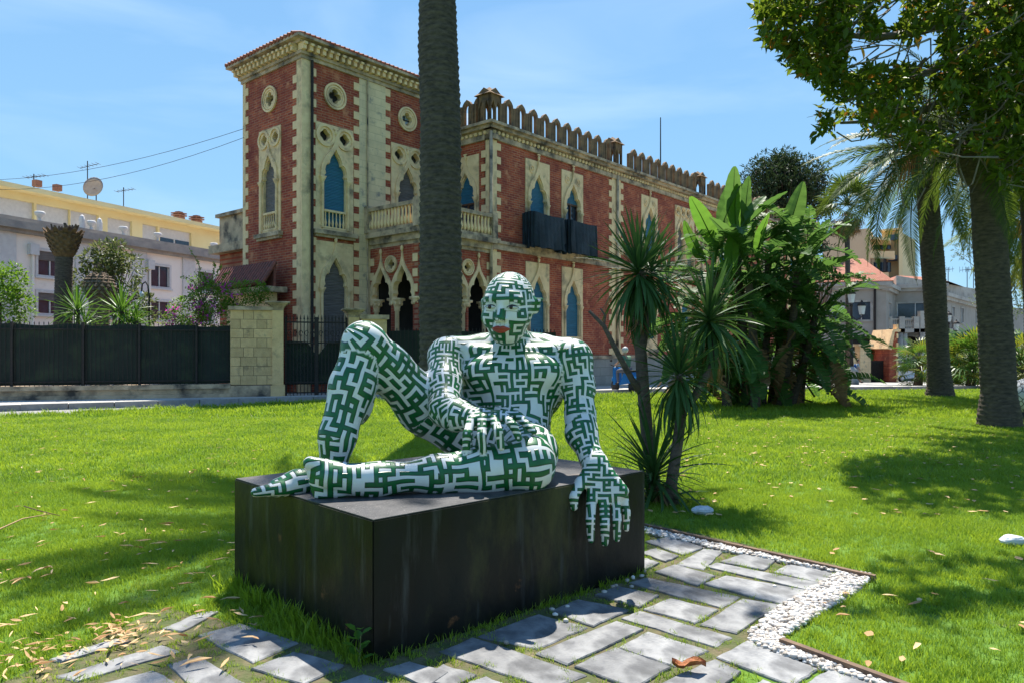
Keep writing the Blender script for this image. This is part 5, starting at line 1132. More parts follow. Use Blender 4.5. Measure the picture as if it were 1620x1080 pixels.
# scooter and rider
def scooter():
    Y = 29.2; p = W(987, HY, Y); r = thing('motor_scooter', 'bright blue motor scooter ridden along the street by the villa', 'scooter', (p.x, Y, .02), rz=R(205))
    blue = mat_n('blue scooter paint', (.02, .16, .42), (.02, .14, .38), .25, 3, 0)
    for y in (-.62, .6):
        w = MB(); w.lathe([(.13, -.05), (.24, -.045), (.25, 0), (.24, .045), (.13, .05)], 18, (0, 0, 0), T3(0, y, .25) @ RY(R(90))); wh = w.build('wheel', M_['tyre'], r, None, True); MB().lathe([(.01, -.04), (.13, -.035), (.13, .035), (.01, .04)], 12, (0, 0, 0), T3(0, y, .25) @ RY(R(90))).build('rim', M_['grey_trim'], wh)
    body = MB(); prof = [(.9, .0), (.6, .34)]
    body.plate([(-.05, .3), (.85, .42), (.95, .6), (.8, .82), (.2, .78), (.0, .42), (-.35, .34), (-.42, .9), (-.5, 1.0), (-.58, .95), (-.55, .3)], [], .3, -.15)
    me = body.mesh('body'); link('body', me, r, WM[r.name] @ RZ(R(90)), blue)
    MB().ell((0, -.62, .5), (.09, .26, .12), 10, 6).build('front_mudguard', blue, r, None, True); MB().box((0, .45, .85), (.28, .7, .1)).build('saddle', M_['tyre'], r)
    MB().tube([(-.33, -.42, 1.08), (0, -.5, 1.02), (.33, -.42, 1.08)], .02, 6).build('handlebar', M_['iron'], r); MB().ell((0, -.62, .93), (.08, .06, .08), 8, 6).build('headlight', M_['lampglass'], r, None, True)
    for sx in (-1, 1): MB().ell((sx * .3, -.45, 1.25), (.06, .02, .05), 8, 5).build('mirror', M_['iron'], r, None, True)
    person(WM[r.name] @ Vector((0, .22, .03)), R(205), 'person in a helmet and green top riding the blue scooter', cloth('green patterned top', (.1, .2, .12)), cloth('grey jeans', (.12, .12, .14)), 'sit', None, mat_n('white helmet', (.5, .5, .48), (.45, .45, .44), .3, 4, 0))
scooter()
# ================= PAVING SLABS, GRAVEL, EDGING
M_['slab'] = mat_n('grey riven stone slab', (.27, .268, .262), (.13, .131, .135), .8, 7, .9, 26, (.09, .09, .09), 3.4, .48, .7, rnd=.2, stretch=(1, 1, 1), bdist=.012)
ss_ = 2.189; s3_ = 2.314
A_ = [[(708,165),(790,150),(900,185),(830,210)],[(690,205),(740,190),(815,215),(770,233)],[(660,240),(700,224),(750,240),(700,262)],[(812,242),(905,190),(970,197),(905,258)],[(965,235),(1040,210),(1150,232),(1110,262)],[(1150,268),(1200,243),(1365,270),(1305,305)],
[(920,252),(955,240),(1300,308),(1275,335)],[(740,270),(805,247),(940,283),(880,315)],[(915,312),(985,285),(1250,335),(1190,385)],[(650,308),(710,290),(1020,355),(960,390)],[(535,350),(610,322),(745,352),(680,390)],[(700,398),(790,362),(950,400),(870,443)],
[(900,450),(1040,365),(1165,385),(1020,478)],[(380,405),(470,368),(640,400),(520,455)],[(625,430),(690,405),(990,492),(935,522)],[(130,490),(330,417),(495,460),(330,530)],[(330,550),(600,442),(690,470),(440,585)],[(615,530),(710,477),(915,540),(800,590)],
[(0,545),(110,498),(485,625),(360,668)],[(465,595),(600,535),(785,600),(660,668)],[(955,565),(1060,510),(1290,605),(1210,657)],[(750,660),(940,575),(1030,615),(910,700)],[(1265,657),(1345,610),(1480,660),(1400,720)],[(0,590),(115,625),(40,662),(-75,640)],[(90,657),(150,635),(280,690),(190,740)],[(1045,690),(1110,645),(1200,690),(1130,745)],[(500,655),(620,690),(560,740),(430,700)]]
B_ = [[(600,258),(740,200),(800,198),(672,268)],[(730,285),(880,243),(1085,310),(925,378)],[(930,405),(1080,348),(1250,395),(1110,462)],[(215,432),(590,322),(655,345),(292,447)],[(185,372),(420,300),(475,306),(232,380)],[(620,390),(730,362),(905,465),(770,530)],[(370,465),(560,415),(645,463),(480,540)],[(1215,468),(1330,428),(1440,463),(1330,520)],[(1410,410),(1500,385),(1640,420),(1560,470)],[(860,520),(1010,480),(1150,520),(1010,590)]]
slabs = [[(700 + x / ss_, 780 + y / ss_) for x, y in q] for q in A_] + [[(x / s3_, 880 + y / s3_) for x, y in q] for q in B_]
spath = tag(link('stone_path', None, None, Matrix()), kind='structure')
SLABP = []
for q in slabs:
    P = [G(x, y, .016) for x, y in q]; P = [Vector((p.x, p.y, 0)) for p in P]
    # snap to the plinth axes: rectangle from extents
    c = sum(P, Vector()) / 4; pu = [((p - c).dot(E1) , (p - c).dot(E2)) for p in P]; u = [(p - c).dot(E1) for p in P]; v = [(p - c).dot(E2) for p in P]
    u = sorted(u); v = sorted(v); x0, x1, y0, y1 = (u[0] + u[1]) / 2, (u[2] + u[3]) / 2, (v[0] + v[1]) / 2, (v[2] + v[3]) / 2
    rt = 0; z = .016 + random.uniform(-.004, .004)
    ca = math.cos(rt); sa = math.sin(rt)
    n = 5; bm = bmesh.new(); pts = []
    ring = []
    ar_ = sum(pu[i][0] * pu[(i + 1) % 4][1] - pu[(i + 1) % 4][0] * pu[i][1] for i in range(4)); pu = pu if ar_ > 0 else pu[::-1]
    rc = [(x0, y0), (x1, y0), (x1, y1), (x0, y1)]; pu = [min(pu, key=lambda q: (q[0] - r_[0]) ** 2 + (q[1] - r_[1]) ** 2) if False else (r_[0], r_[1]) for r_ in rc] if x1 - x0 > .1 and y1 - y0 > .1 and False else pu
    pu = [(x * 1.06, y * 1.06) for x, y in pu]
    for (ax, ay), (bx_, by) in ((pu[0], pu[1]), (pu[1], pu[2]), (pu[2], pu[3]), (pu[3], pu[0])):
        for k in range(n): t = k / n; ring.append((ax + (bx_ - ax) * t + random.uniform(-.006, .006), ay + (by - ay) * t + random.uniform(-.006, .006)))
    cx_, cy_ = (x0 + x1) / 2, (y0 + y1) / 2; N_ = len(ring)
    Vv = [(x, y, z - .03) for x, y in ring] + [(x, y, z - .006) for x, y in ring] + [(x + (cx_ - x) * .03, y + (cy_ - y) * .03, z) for x, y in ring]
    Ff = [(i, (i + 1) % N_, N_ + (i + 1) % N_, N_ + i) for i in range(N_)] + [(N_ + i, N_ + (i + 1) % N_, 2 * N_ + (i + 1) % N_, 2 * N_ + i) for i in range(N_)] + [tuple(range(2 * N_, 3 * N_))]
    MB().add(Vv, Ff).build('slab', M_['slab'], spath, T3(c.x, c.y, 0) @ RZ(TH + rt))
    SLABP.append((c, x0, x1, y0, y1))
def in_slab(x, y, m=0.0):
    for c, x0, x1, y0, y1 in SLABP:
        dx, dy = x - c.x, y - c.y; u = dx * E1.x + dy * E1.y; v = dx * E2.x + dy * E2.y
        if x0 + m < u < x1 - m and y0 + m < v < y1 - m: return True
    return False
def in_poly(x, y, r):
    c = False; j = len(r) - 1
    for i in range(len(r)):
        xi, yi = r[i][0], r[i][1]; xj, yj = r[j][0], r[j][1]
        if (yi > y) != (yj > y) and x < (xj - xi) * (y - yi) / (yj - yi) + xi: c = not c
        j = i
    return c
gp = [(700, 118), (870, 152), (1000, 185), (1250, 238), (1492, 283), (1430, 340), (1290, 425), (1180, 492), (1172, 508), (1400, 590), (1660, 690), (1600, 695), (1480, 655), (1340, 608), (1290, 600), (1090, 520), (1060, 500), (1060, 480), (1165, 390), (1250, 345), (1370, 275), (1300, 262), (1190, 240), (1030, 208), (890, 180), (700, 135)]
GP = [G(700 + x / ss_, 780 + y / ss_, .02) for x, y in gp]
M_['gravelbed'] = mat_n('pale gravel bed', (.3, .27, .23), (.18, .15, .12), .95, 30, .5, 60)
g_ = MB().add([(p.x, p.y, .006) for p in GP], [tuple(range(len(GP)))[::-1]]); me = g_.mesh('gravel_bed'); o = link('gravel_bed', me, None, None, M_['gravelbed'], kind='structure')
# white pebbles
random.seed(11)
m, nt, b, N, K = new_mat('white pebbles'); g = N.new('ShaderNodeNewGeometry'); c = mixn(N, K, (.3, .25, .2), (.74, .71, .66), g.outputs['Random Per Island']); K(c, b.inputs['Base Color']); b.inputs['Roughness'].default_value = .7; M_['pebble'] = m
M_['peb2'] = m
ico = [(0, 0, 1), (.89, 0, .45), (.28, .85, .45), (-.72, .53, .45), (-.72, -.53, .45), (.28, -.85, .45), (.72, .53, -.45), (-.28, .85, -.45), (-.89, 0, -.45), (-.28, -.85, -.45), (.72, -.53, -.45), (0, 0, -1)]
icf = [(0, 1, 2), (0, 2, 3), (0, 3, 4), (0, 4, 5), (0, 5, 1), (1, 6, 2), (2, 7, 3), (3, 8, 4), (4, 9, 5), (5, 10, 1), (6, 7, 2), (7, 8, 3), (8, 9, 4), (9, 10, 5), (10, 6, 1), (6, 11, 7), (7, 11, 8), (8, 11, 9), (9, 11, 10), (10, 11, 6)]
pebV = []; pebF = []; xs = [p.x for p in GP]; ys = [p.y for p in GP]; cnt = 0; GPl = [(p.x, p.y) for p in GP]; tries = 0
def pebble(x, y, z, r):
    m_ = RZ(random.random() * 6.3) @ Matrix.Diagonal((r * random.uniform(.8, 1.4), r * random.uniform(.7, 1.1), r * random.uniform(.5, .8), 1)); n = len(pebV)
    for v in ico: q = m_ @ (Vector(v) * random.uniform(.85, 1.12)); pebV.append((q.x + x, q.y + y, q.z + z))
    pebF.extend([(a + n, b_ + n, c_ + n) for a, b_, c_ in icf])
while cnt < 3800 and tries < 90000:
    tries += 1; x = random.uniform(min(xs), max(xs)); y = random.uniform(min(ys), max(ys))
    if in_poly(x, y, GPl) and not in_slab(x, y, -.005):
        pebble(x, y, random.uniform(.008, .03), random.uniform(.012, .02)); cnt += 1
for q, (x, y) in enumerate([(390, 418), (428, 440), (432, 390), (380, 400), (590, 322), (660, 290), (600, 318), (1150, 320), (220, 515), (690, 284), (655, 322), (640, 300), (560, 340), (700, 270)]):
    p = G(700 + x / ss_, 780 + y / ss_, .02); pebble(p.x, p.y, .02, .02)
o = link('pebbles', npmesh('pebbles', pebV, pebF, M_['pebble'], True), None); tag(o, kind='stuff')
# timber edging
M_['timber'] = mat_n('weathered brown timber', (.2, .13, .08), (.11, .07, .05), .9, 6, .4, 30)
edg = tag(link('timber_edging', None, None, Matrix()), kind='structure')
EDG = []
def edging(pts):
    P = [G(700 + x / ss_, 780 + y / ss_, .045) for x, y in pts]
    for a, b_ in zip(P[:-1], P[1:]):
        d = b_ - a; n = max(1, round(d.length / 1.1)); an = math.atan2(d.y, d.x)
        for i in range(n):
            p = a + d * (i / n); MB().bx(.004, d.length / n - .004, -.018, .018, -.02, .05 + random.uniform(-.004, .004)).build('board', M_['timber'], edg, T3(p.x, p.y, 0) @ RZ(an + random.uniform(-.004, .004)))
    EDG.append(P)
edging([(690, 104), (1502, 285)]); edging([(1170, 502), (1700, 695)])
# ================= LEAF MESHES AND PLANT BUILDERS
def leaf_np(n_seg=2):
    """unit leaf: base at origin, tip at x=1, folded, width 1 (scaled later)"""
    V_ = np.array([(0, 0, 0), (.35, .5, .08), (.35, -.5, .08), (.7, .36, .05), (.7, -.36, .05), (1, 0, -.08), (.35, 0, -.04), (.7, 0, -.05)], float)
    F3 = np.array([(0, 6, 1), (0, 2, 6), (6, 7, 3), (6, 3, 1), (6, 2, 4), (6, 4, 7), (7, 5, 3), (7, 4, 5)]); return V_, F3
LV, LF = leaf_np()
def simple_leaf():
    return np.array([(0, 0, 0), (.45, .5, .1), (1, 0, -.05), (.45, -.5, .1)], float), np.array([(0, 2, 1), (0, 3, 2)])
SV_, SF_ = simple_leaf()
def scatter_leaves(P, D, L_, Wd, simple=False, rs=np.random):
    """P positions, D directions, sizes; returns V,F joined"""
    n = len(P); D = D / np.linalg.norm(D, axis=1)[:, None]; up = rs.normal(size=(n, 3)) * .45 + np.array([0, 0, 1.0]); y = np.cross(up, D); y /= np.linalg.norm(y, axis=1)[:, None] + 1e-9; z = np.cross(D, y)
    bv, bf = (SV_, SF_) if simple else (LV, LF)
    V_ = P[:, None, :] + bv[None, :, 0, None] * D[:, None, :] * L_[:, None, None] + bv[None, :, 1, None] * y[:, None, :] * Wd[:, None, None] + bv[None, :, 2, None] * z[:, None, :] * L_[:, None, None]
    F3 = bf[None] + (np.arange(n) * len(bv))[:, None, None]
    return V_.reshape(-1, 3), F3.reshape(-1, 3)
M_['ficus'] = mat_leaf('ficus leaf', (.05, .09, .008), (.12, .18, .014), .45, .42, c3=(.3, .14, .02), spec=.25)
M_['ficus_bark'] = mat_n('pale smooth bark', (.2, .16, .12), (.12, .1, .08), .85, 4, .4, 20)
M_['bark'] = mat_n('brown bark', (.13, .09, .06), (.07, .05, .035), .95, 6, .7, 24)
M_['bush'] = mat_leaf('bush leaf', (.07, .16, .012), (.14, .26, .02), .5, .4); M_['bush_dark'] = mat_leaf('dark bush leaf', (.02, .05, .01), (.04, .08, .015), .5, .3)
M_['magnolia'] = mat_leaf('magnolia leaf', (.06, .1, .02), (.15, .17, .06), .45, .3, spec=.3)
M_['flower'] = mat_leaf('magenta flower', (.5, .03, .3), (.6, .08, .4), .6, .4)
M_['palm'] = mat_leaf('palm leaflet', (.04, .075, .01), (.085, .13, .015), .5, .35, spec=.25); M_['palm_warm'] = mat_leaf('yellow green palm leaflet', (.1, .15, .015), (.2, .21, .02), .45, .4)
M_['sword'] = mat_leaf('sword leaf', (.028, .075, .018), (.05, .11, .028), .5, .25, spec=.22); M_['yucca'] = mat_leaf('yucca leaf', (.05, .13, .012), (.08, .18, .02), .4, .35)
M_['deadleaf'] = mat_leaf('dead brown leaf', (.16, .09, .035), (.28, .17, .07), .8, .25)
M_['orange_stem'] = mat_n('orange fruit stalk', (.5, .2, .03), (.4, .14, .02), .7, 6, .2)
def blob_points(blobs, n, shell=.55, rs=np.random):
    vol = np.array([b_[1][0] * b_[1][1] * b_[1][2] for b_ in blobs]) ** (2 / 3); cnts = rs.multinomial(n, vol / vol.sum()); P = []; Dn = []
    for (c, r), k in zip(blobs, cnts):
        d = rs.normal(size=(k, 3)); d /= np.linalg.norm(d, axis=1)[:, None]; q = rs.uniform(shell, 1.05, k) ** .6
        ns = np.array([mnoise.noise(Vector(tuple(x * 2.2 + c[0]))) for x in d]); q = q * (1 + .28 * ns)
        P.append(np.array(c) + d * q[:, None] * np.array(r)); Dn.append(d)
    return np.concatenate(P), np.concatenate(Dn)
def clump_foliage(blobs, nclump, per, leaf, lw, mat, name, parent, simple=True, spread=.9, droop=0.0, rs=np.random, big=0):
    """clusters of leaves at points of the blobs; spread in leaf lengths"""
    C, Dn = blob_points(blobs, nclump, rs=rs); P = np.repeat(C, per, 0); N0 = np.repeat(Dn, per, 0); n = len(P)
    rd = rs.normal(size=(n, 3)); D = N0 * .7 + rd * .7; D[:, 2] += .15 - droop; P = P + rd * leaf * spread * .3; Ls = leaf * rs.uniform(.6, 1.2, n); Ws = lw * rs.uniform(.7, 1.2, n)
    V_, F3 = scatter_leaves(P, D, Ls, Ws, simple, rs); M = WM[parent.name]; V_ = V_ - np.array(M.translation)
    o = link(name, npmesh(name, V_, F3, mat), parent, Matrix.Translation(M.translation), None, kind='stuff'); return o, C
def stems(parent, base, pts, mat, r0=.06, r1=.012, name='branch', n=10):
    mb = MB(); b = Vector(base)
    for p in pts[:n]:
        p = Vector(tuple(p)); mid = b.lerp(p, .5) + Vector((random.uniform(-.1, .1), random.uniform(-.1, .1), .1)) * (p - b).length * .6; mb.tube([b, b.lerp(mid, .5) * 1.0, mid, p], [r0, r0 * .75, r0 * .5, r1], 6)
    return mb.buildw(name, mat, parent)
# ---- ficus canopy, upper right
def ficus():
    rs = np.random.RandomState(5)
    tr = thing('ficus_tree', 'large glossy leaved fig tree overhanging the upper right corner', 'tree', (13.5, 15.5, 0))
    base = Vector((13.5, 15.5, 0)); fork = Vector((13.2, 15.4, 3.4))
    MB().tube([base, Vector((13.45, 15.5, .5)), Vector((13.3, 15.45, 2)), fork], [.75, .5, .42, .4], 14).buildw('trunk', M_['ficus_bark'], tr, True)
    # limbs reach toward the camera-left
    limbs_ = [[W(1700, 120, 15.4), W(1590, -10, 14.8), W(1500, 40, 14.2), W(1380, 65, 13.6), W(1290, 40, 13.2)], [W(1690, 250, 15.6), W(1590, 90, 14.8), W(1555, 70, 14.4), W(1440, 130, 14), W(1340, 160, 13.6)],
              [W(1690, 280, 15.6), W(1600, 150, 15.4), W(1500, 160, 15), W(1420, 190, 15), W(1330, 195, 14.6)], [W(1720, 200, 15.6), W(1560, -80, 14), W(1380, -60, 13), W(1240, -10, 12.6)], [W(1700, 220, 16), W(1600, 230, 16.2), W(1500, 250, 16)]]
    for i, l in enumerate(limbs_):
        pts = [fork] + l; rr = np.linspace(.26, .03, len(pts)) if i else np.linspace(.24, .03, len(pts)); 
        sm = []
        for k in range(len(pts) - 1):
            for t in (0, .33, .66): sm.append((pts[k].lerp(pts[k + 1], t)))
        sm.append(pts[-1]); sm2 = [sm[0]] + [(sm[k - 1] + sm[k] + sm[k + 1]) / 3 for k in range(1, len(sm) - 1)] + [sm[-1]]
        MB().tube(sm2, list(np.linspace(.2, .025, len(sm2))), 8).buildw('limb', M_['ficus_bark'], tr, True)
    # crown outline as seen, given depth and height in space
    poly = [(1188, -60), (1196, 20), (1205, 62), (1235, 82), (1252, 128), (1285, 122), (1312, 150), (1300, 172), (1292, 212), (1305, 218), (1322, 200), (1345, 190), (1380, 215), (1470, 240), (1530, 235), (1620, 330), (1700, 330), (1700, -60)]
    C = []
    while len(C) < 2500:
        px, py = rs.uniform(1185, 1700), rs.uniform(-60, 300)
        if not in_poly(px, py, poly): continue
        if mnoise.noise(Vector((px * .018, py * .018, 3.1))) < -.22 and px < 1560: continue
        edge = px < 1330
        if py > 150 and rs.rand() < .45: continue
        Y = rs.uniform(12.4, 15.2) if edge else rs.uniform(12.2, 17.5)
        C.append(W(px, py, Y))
    # crown continues above and to the right of the frame
    for i in range(2600):
        a = rs.uniform(0, 6.28); rr = 6.8 * math.sqrt(rs.rand()); x, y = 12.8 + rr * math.cos(a), 15.5 + rr * .75 * math.sin(a); z = 7.2 + 3.5 * (1 - (rr / 7) ** 2) * rs.rand() + rs.uniform(-.6, .6)
        px = 810 + x / y * 1170; py = 557 - (z - 1.6) / y * 1170
        if py > -40 and px < 1640: continue
        C.append(Vector((x, y, z)))
    for (x, y, z), (a_, b_, c_), k_ in (((4.9, 12.3, 8.7), (1.0, .5, .35), 60), ((6.3, 12.6, 8.9), (1.1, .6, .35), 90), ((4.2, 9.6, 8.3), (.9, .4, .3), 50), ((5.6, 9.2, 8.4), (1.0, .6, .3), 60), ((3.2, 8.9, 8.2), (.8, .3, .3), 35)):  # extra leaf blobs added above the view to cast shade on the right lawn
        for _ in range(k_): q = rs.normal(size=3) * .6; C.append(Vector((x + q[0] * a_, y + q[1] * b_, z + q[2] * c_)))
    C = np.array([tuple(c) for c in C]); per = 8; P = np.repeat(C, per, 0); n = len(P); D = rs.normal(size=(n, 3)); D[:, 2] += .1; D[:, 0] -= .2; Ls = rs.uniform(.13, .22, n); V_, F3 = scatter_leaves(P + rs.normal(size=(n, 3)) * .04, D, Ls, Ls * .42, False, rs)
    link('foliage', npmesh('foliage', V_ - np.array(base), F3, M_['ficus']), tr, Matrix.Translation(base), None, kind='stuff')
    lm = npmesh('leaf', LV * np.array([.22, .095, .22]), LF, M_['ficus'])
    for i in range(260):
        c = C[rs.randint(0, 2400)]; d = Vector(rs.normal(size=3)); link('leaf', lm, tr, frame_to(Vector(c) + Vector((0, -.15, 0)), d))
    lm2 = npmesh('leaf', LV * np.array([.26, .11, .26]), LF, mat_n('yellow leaf', (.6, .3, .01), (.6, .25, .01), .5, 3, 0, trans=.4))
    for px, py in ((1361, 72), (1447, 58)): link('leaf', lm2, tr, frame_to(W(px, py, 12.2), (.2, -.2, -1)), None, label='orange yellow dying leaf')
    # twigs and hanging aerial roots
    mb = MB()
    for i in range(210):
        c = Vector(C[rs.randint(0, 2500)]); d = Vector((rs.uniform(.3, 1.2), rs.uniform(-.2, .4), rs.uniform(-.2, .9))).normalized() * rs.uniform(.5, 1.5); mb.tube([c, c + d * .5 + Vector((0, 0, -.06)), c + d], [.008, .013, .02], 5)
    for i in range(55):
        px, py = rs.uniform(1400, 1640), rs.uniform(60, 210); Y = rs.uniform(13, 16); a = W(px, py, Y); s_ = rs.uniform(.5, 1.8); dx = rs.uniform(-.8, .8)
        mb.tube([a, a + Vector((dx * .3, 0, -s_ * .5)), a + Vector((dx * .7, .1, -s_ * .9)), a + Vector((dx * 1.1, .1, -s_ * .95)), a + Vector((dx * 1.6, .1, -s_ * .7))], .014, 5)
    mb.buildw('twig', M_['ficus_bark'], tr, kind='stuff')
ficus()
# ---- pinnate fronds
def frond_mesh(Lf=4.2, bend=1.2, nl=70, ll=.55, mat='palm', seed=0, width=.045, vee=.5, twist=0):
    rs = np.random.RandomState(seed); mb = MB(); pts = []
    for i in range(13):
        t = i / 12; a = bend * t * t; pts.append(Vector((Lf * (t - .12 * bend * t ** 3), twist * t * t, -Lf * .5 * bend * t * t + .12 * Lf * t)))
    mb.tube(pts, list(np.linspace(.035, .006, 13)), 5)
    def at(t): f = t * 12; k = min(int(f), 11); return pts[k].lerp(pts[k + 1], f - k), (pts[k + 1] - pts[k]).normalized()
    for i in range(nl):
        t = .12 + .88 * (i + .5) / nl; p, d = at(t); l = ll * math.sin(math.pi * min(1, .18 + t * .85)) ** .7 * rs.uniform(.85, 1.1)
        side = Vector((0, 0, 1)).cross(d).normalized(); upv = d.cross(side)
        for s_ in (-1, 1):
            dr = (side * s_ * .85 + d * (.65 + .3 * t) + upv * vee * rs.uniform(.2, 1) - Vector((0, 0, .12))).normalized(); m_ = p + dr * l * .55; e_ = p + dr * l + Vector((0, 0, -.22 * l * rs.uniform(.3, 1.2))); w_ = d * width * .5
            mb.add([p - w_ * .6, p + w_ * .6, m_ + w_, m_ - w_, e_], [(0, 1, 2, 3), (3, 2, 4)])
    return mb.mesh('frond', False, (M_[mat],))
def crown(parent, c, n, meshes, emin=-50, emax=80, r0=.25, sc_=1.0, rnd=random):
    for i in range(n):
        az = i * 2.39996 + rnd.uniform(-.2, .2); t = (i + .5) / n; el = R(emax + (emin - emax) * t + rnd.uniform(-6, 6)); s_ = sc_ * rnd.uniform(.85, 1.1) * (1 - .15 * (1 - t))
        M = T3(*c) @ RZ(az) @ T3(r0, 0, 0) @ RY(-el) @ RX(rnd.uniform(-.5, .5)) @ Matrix.Scale(s_, 4); link('frond', rnd.choice(meshes), parent, M)
def palm_trunk(parent, pts, rads, pitch=.09, cells=14, depth=.06, mat='trunk', name='trunk', nseg=None):
    """scarred palm trunk with staggered leaf base relief"""
    pts = [Vector(p) for p in pts]; Ltot = sum((b - a).length for a, b in zip(pts[:-1], pts[1:])); nz = nseg or int(Ltot / pitch * 3); na = cells * 4; V_ = []
    ds = [0]
    for a, b in zip(pts[:-1], pts[1:]): ds.append(ds[-1] + (b - a).length)
    for j in range(nz + 1):
        s_ = Ltot * j / nz; k = max(i for i in range(len(ds)) if ds[i] <= s_ + 1e-9); k = min(k, len(pts) - 2); t = (s_ - ds[k]) / (ds[k + 1] - ds[k]); p = pts[k].lerp(pts[k + 1], t); r = (rads[k] + (rads[k + 1] - rads[k]) * t) * (1 + .035 * mnoise.noise(Vector((s_ * 1.3, p.x, p.y))))
        row = s_ / pitch; ri = math.floor(row); fr_ = row - ri
        for q in range(na):
            a = 2 * math.pi * q / na; u = q / 4 + (ri % 2) * .5; fu = abs((u % 1) - .5) * 2
            rel = (fr_ * .8 + .2) * (1 - .55 * fu ** 2) ; nz_ = mnoise.noise(Vector((math.floor(u) * 1.7, ri * 3.1, 0))) * .35
            rr = r * (1 + depth * (rel - .5 + nz_ * .6)); V_.append((p.x + rr * math.cos(a), p.y + rr * math.sin(a), p.z))
    F3 = [(j * na + q, j * na + (q + 1) % na, (j + 1) * na + (q + 1) % na, (j + 1) * na + q) for j in range(nz) for q in range(na)]
    M = WM[parent.name]; V_ = np.array(V_) - np.array(M.translation)
    return link(name, npmesh(name, V_, F3, M_[mat]), parent, Matrix.Translation(M.translation))
M_['trunk'] = mat_n('dark scarred palm trunk', (.12, .092, .065), (.045, .035, .027), .95, 7, 1.0, 30, stretch=(1, 1, 3)); M_['trunk2'] = mat_n('brown scarred palm trunk', (.12, .09, .06), (.05, .038, .028), .95, 7, .7, 30, (.17, .14, .09), 3, .6, .75, stretch=(1, 1, 3))
random.seed(21)
FR = [frond_mesh(4.4, .7, 78, .62, 'palm', 1), frond_mesh(4.2, 1.0, 78, .6, 'palm', 2, twist=.4), frond_mesh(4.4, 1.25, 78, .58, 'palm', 3, twist=-.3)]
FRW = [frond_mesh(3.6, 1.3, 56, .55, 'palm_warm', 5), frond_mesh(3.8, 1.0, 56, .55, 'palm_warm', 6)]
# tall palm behind the figure: base hidden, crown above the frame
p1 = thing('palm_tree', 'tall palm with dark trunk rising behind the painted figure to the top edge', 'palm tree', (W(697, HY, 14).x, 14, 0))
b0 = WM[p1.name].translation; palm_trunk(p1, [b0, b0 + Vector((0, 0, .6)), b0 + Vector((0.0, 0, 3)), b0 + Vector((-.0, 0, 6)), b0 + Vector((-.05, 0, 7.4)), b0 + Vector((-.06, 0, 8.6)), b0 + Vector((-.06, 0, 12.2))], [.5, .41, .405, .385, .37, .335, .3], .13, 11, .13)
crown(p1, b0 + Vector((.5, 0, 12.4)), 38, FR, -28, 62, .25, 1.0)
# the two date palms on the right
def date_palm(px, Y, pts_px, rads, top_z, n, lab, meshes, sc_=1.0, sleeve=True, emin=-62):
    base = Vector((W(px, HY, Y).x, Y, zg(Y))); t = thing('palm_tree', lab, 'palm tree', base); P = [base] + [W(a, b_, Y) for a, b_ in pts_px]; palm_trunk(t, P, rads, .1, 12, .08, 'trunk2'); c = P[-1]
    if sleeve: MB().ell(tuple(c + Vector((0, 0, .2)) - base), (rads[-1] * 1.75, rads[-1] * 1.75, .75), 20, 14).build('boot_mass', M_['trunk2'], t)
    crown(t, c + Vector((0, 0, .5)), n, meshes, emin, 78, rads[-1], sc_)
    return t, c
t1, c1 = date_palm(1582, 15.9, [(1581, 655), (1580, 620), (1574, 500), (1566, 380), (1560, 290), (1557, 262)], [.44, .42, .35, .33, .325, .3, .3], 0, 44, 'stout date palm at the right edge with its crown hidden in the fig tree', FR, .72, emin=-35)
t2, c2 = date_palm(1487, 26.4, [(1487, 612), (1484, 560), (1478, 450), (1470, 340), (1464, 260)], [.5, .42, .36, .38, .36, .34], 0, 54, 'leaning date palm with long drooping fronds left of the stout palm', FR, 1.05, emin=-52)
for k in range(7):
    a = k * .9; c = c2 + Vector((.3 * math.cos(a), .3 * math.sin(a) - .2, .2)); mb = MB()
    for q in range(12): mb.tube([c, c + Vector((math.cos(a + q * .12) * .9, math.sin(a + q * .12) * .9, -.1)), c + Vector((math.cos(a + q * .12) * 1.2, math.sin(a + q * .12) * 1.2, -.9 - .04 * q))], .012, 4)
    mb.buildw('fruit_stalk', M_['orange_stem'], t2)
t3, c3 = date_palm(1650, 21, [(1645, 560), (1640, 450), (1637, 340), (1632, 262)], [.4, .36, .33, .33, .33], 0, 40, 'date palm at the far right edge partly outside the picture', FR + FRW, .95)
t4, c4 = date_palm(1668, 28, [(1668, 560), (1664, 430), (1660, 370)], [.4, .38, .38, .4], 0, 46, 'low date palm with yellowing fronds reaching in at the right edge', FRW, 1.05, emin=-75)
mb = MB()
for q in range(60):
    a = math.pi + random.uniform(-.9, .9); d = Vector((math.cos(a), -abs(math.sin(a)) * .6 - .3, 0)); c = c4 + Vector((0, 0, .3)); s_ = random.uniform(1.2, 2.2); mb.tube([c, c + d * s_ * .6 + Vector((0, 0, .4)), c + d * s_ + Vector((0, 0, -.6))], .02, 4)
mb.buildw('fruit_stalk', M_['orange_stem'], t4)
# broadleaf tree rooted outside the left edge; its high limbs shade the left lawn
shade_tree = (-16.5, 15.5)
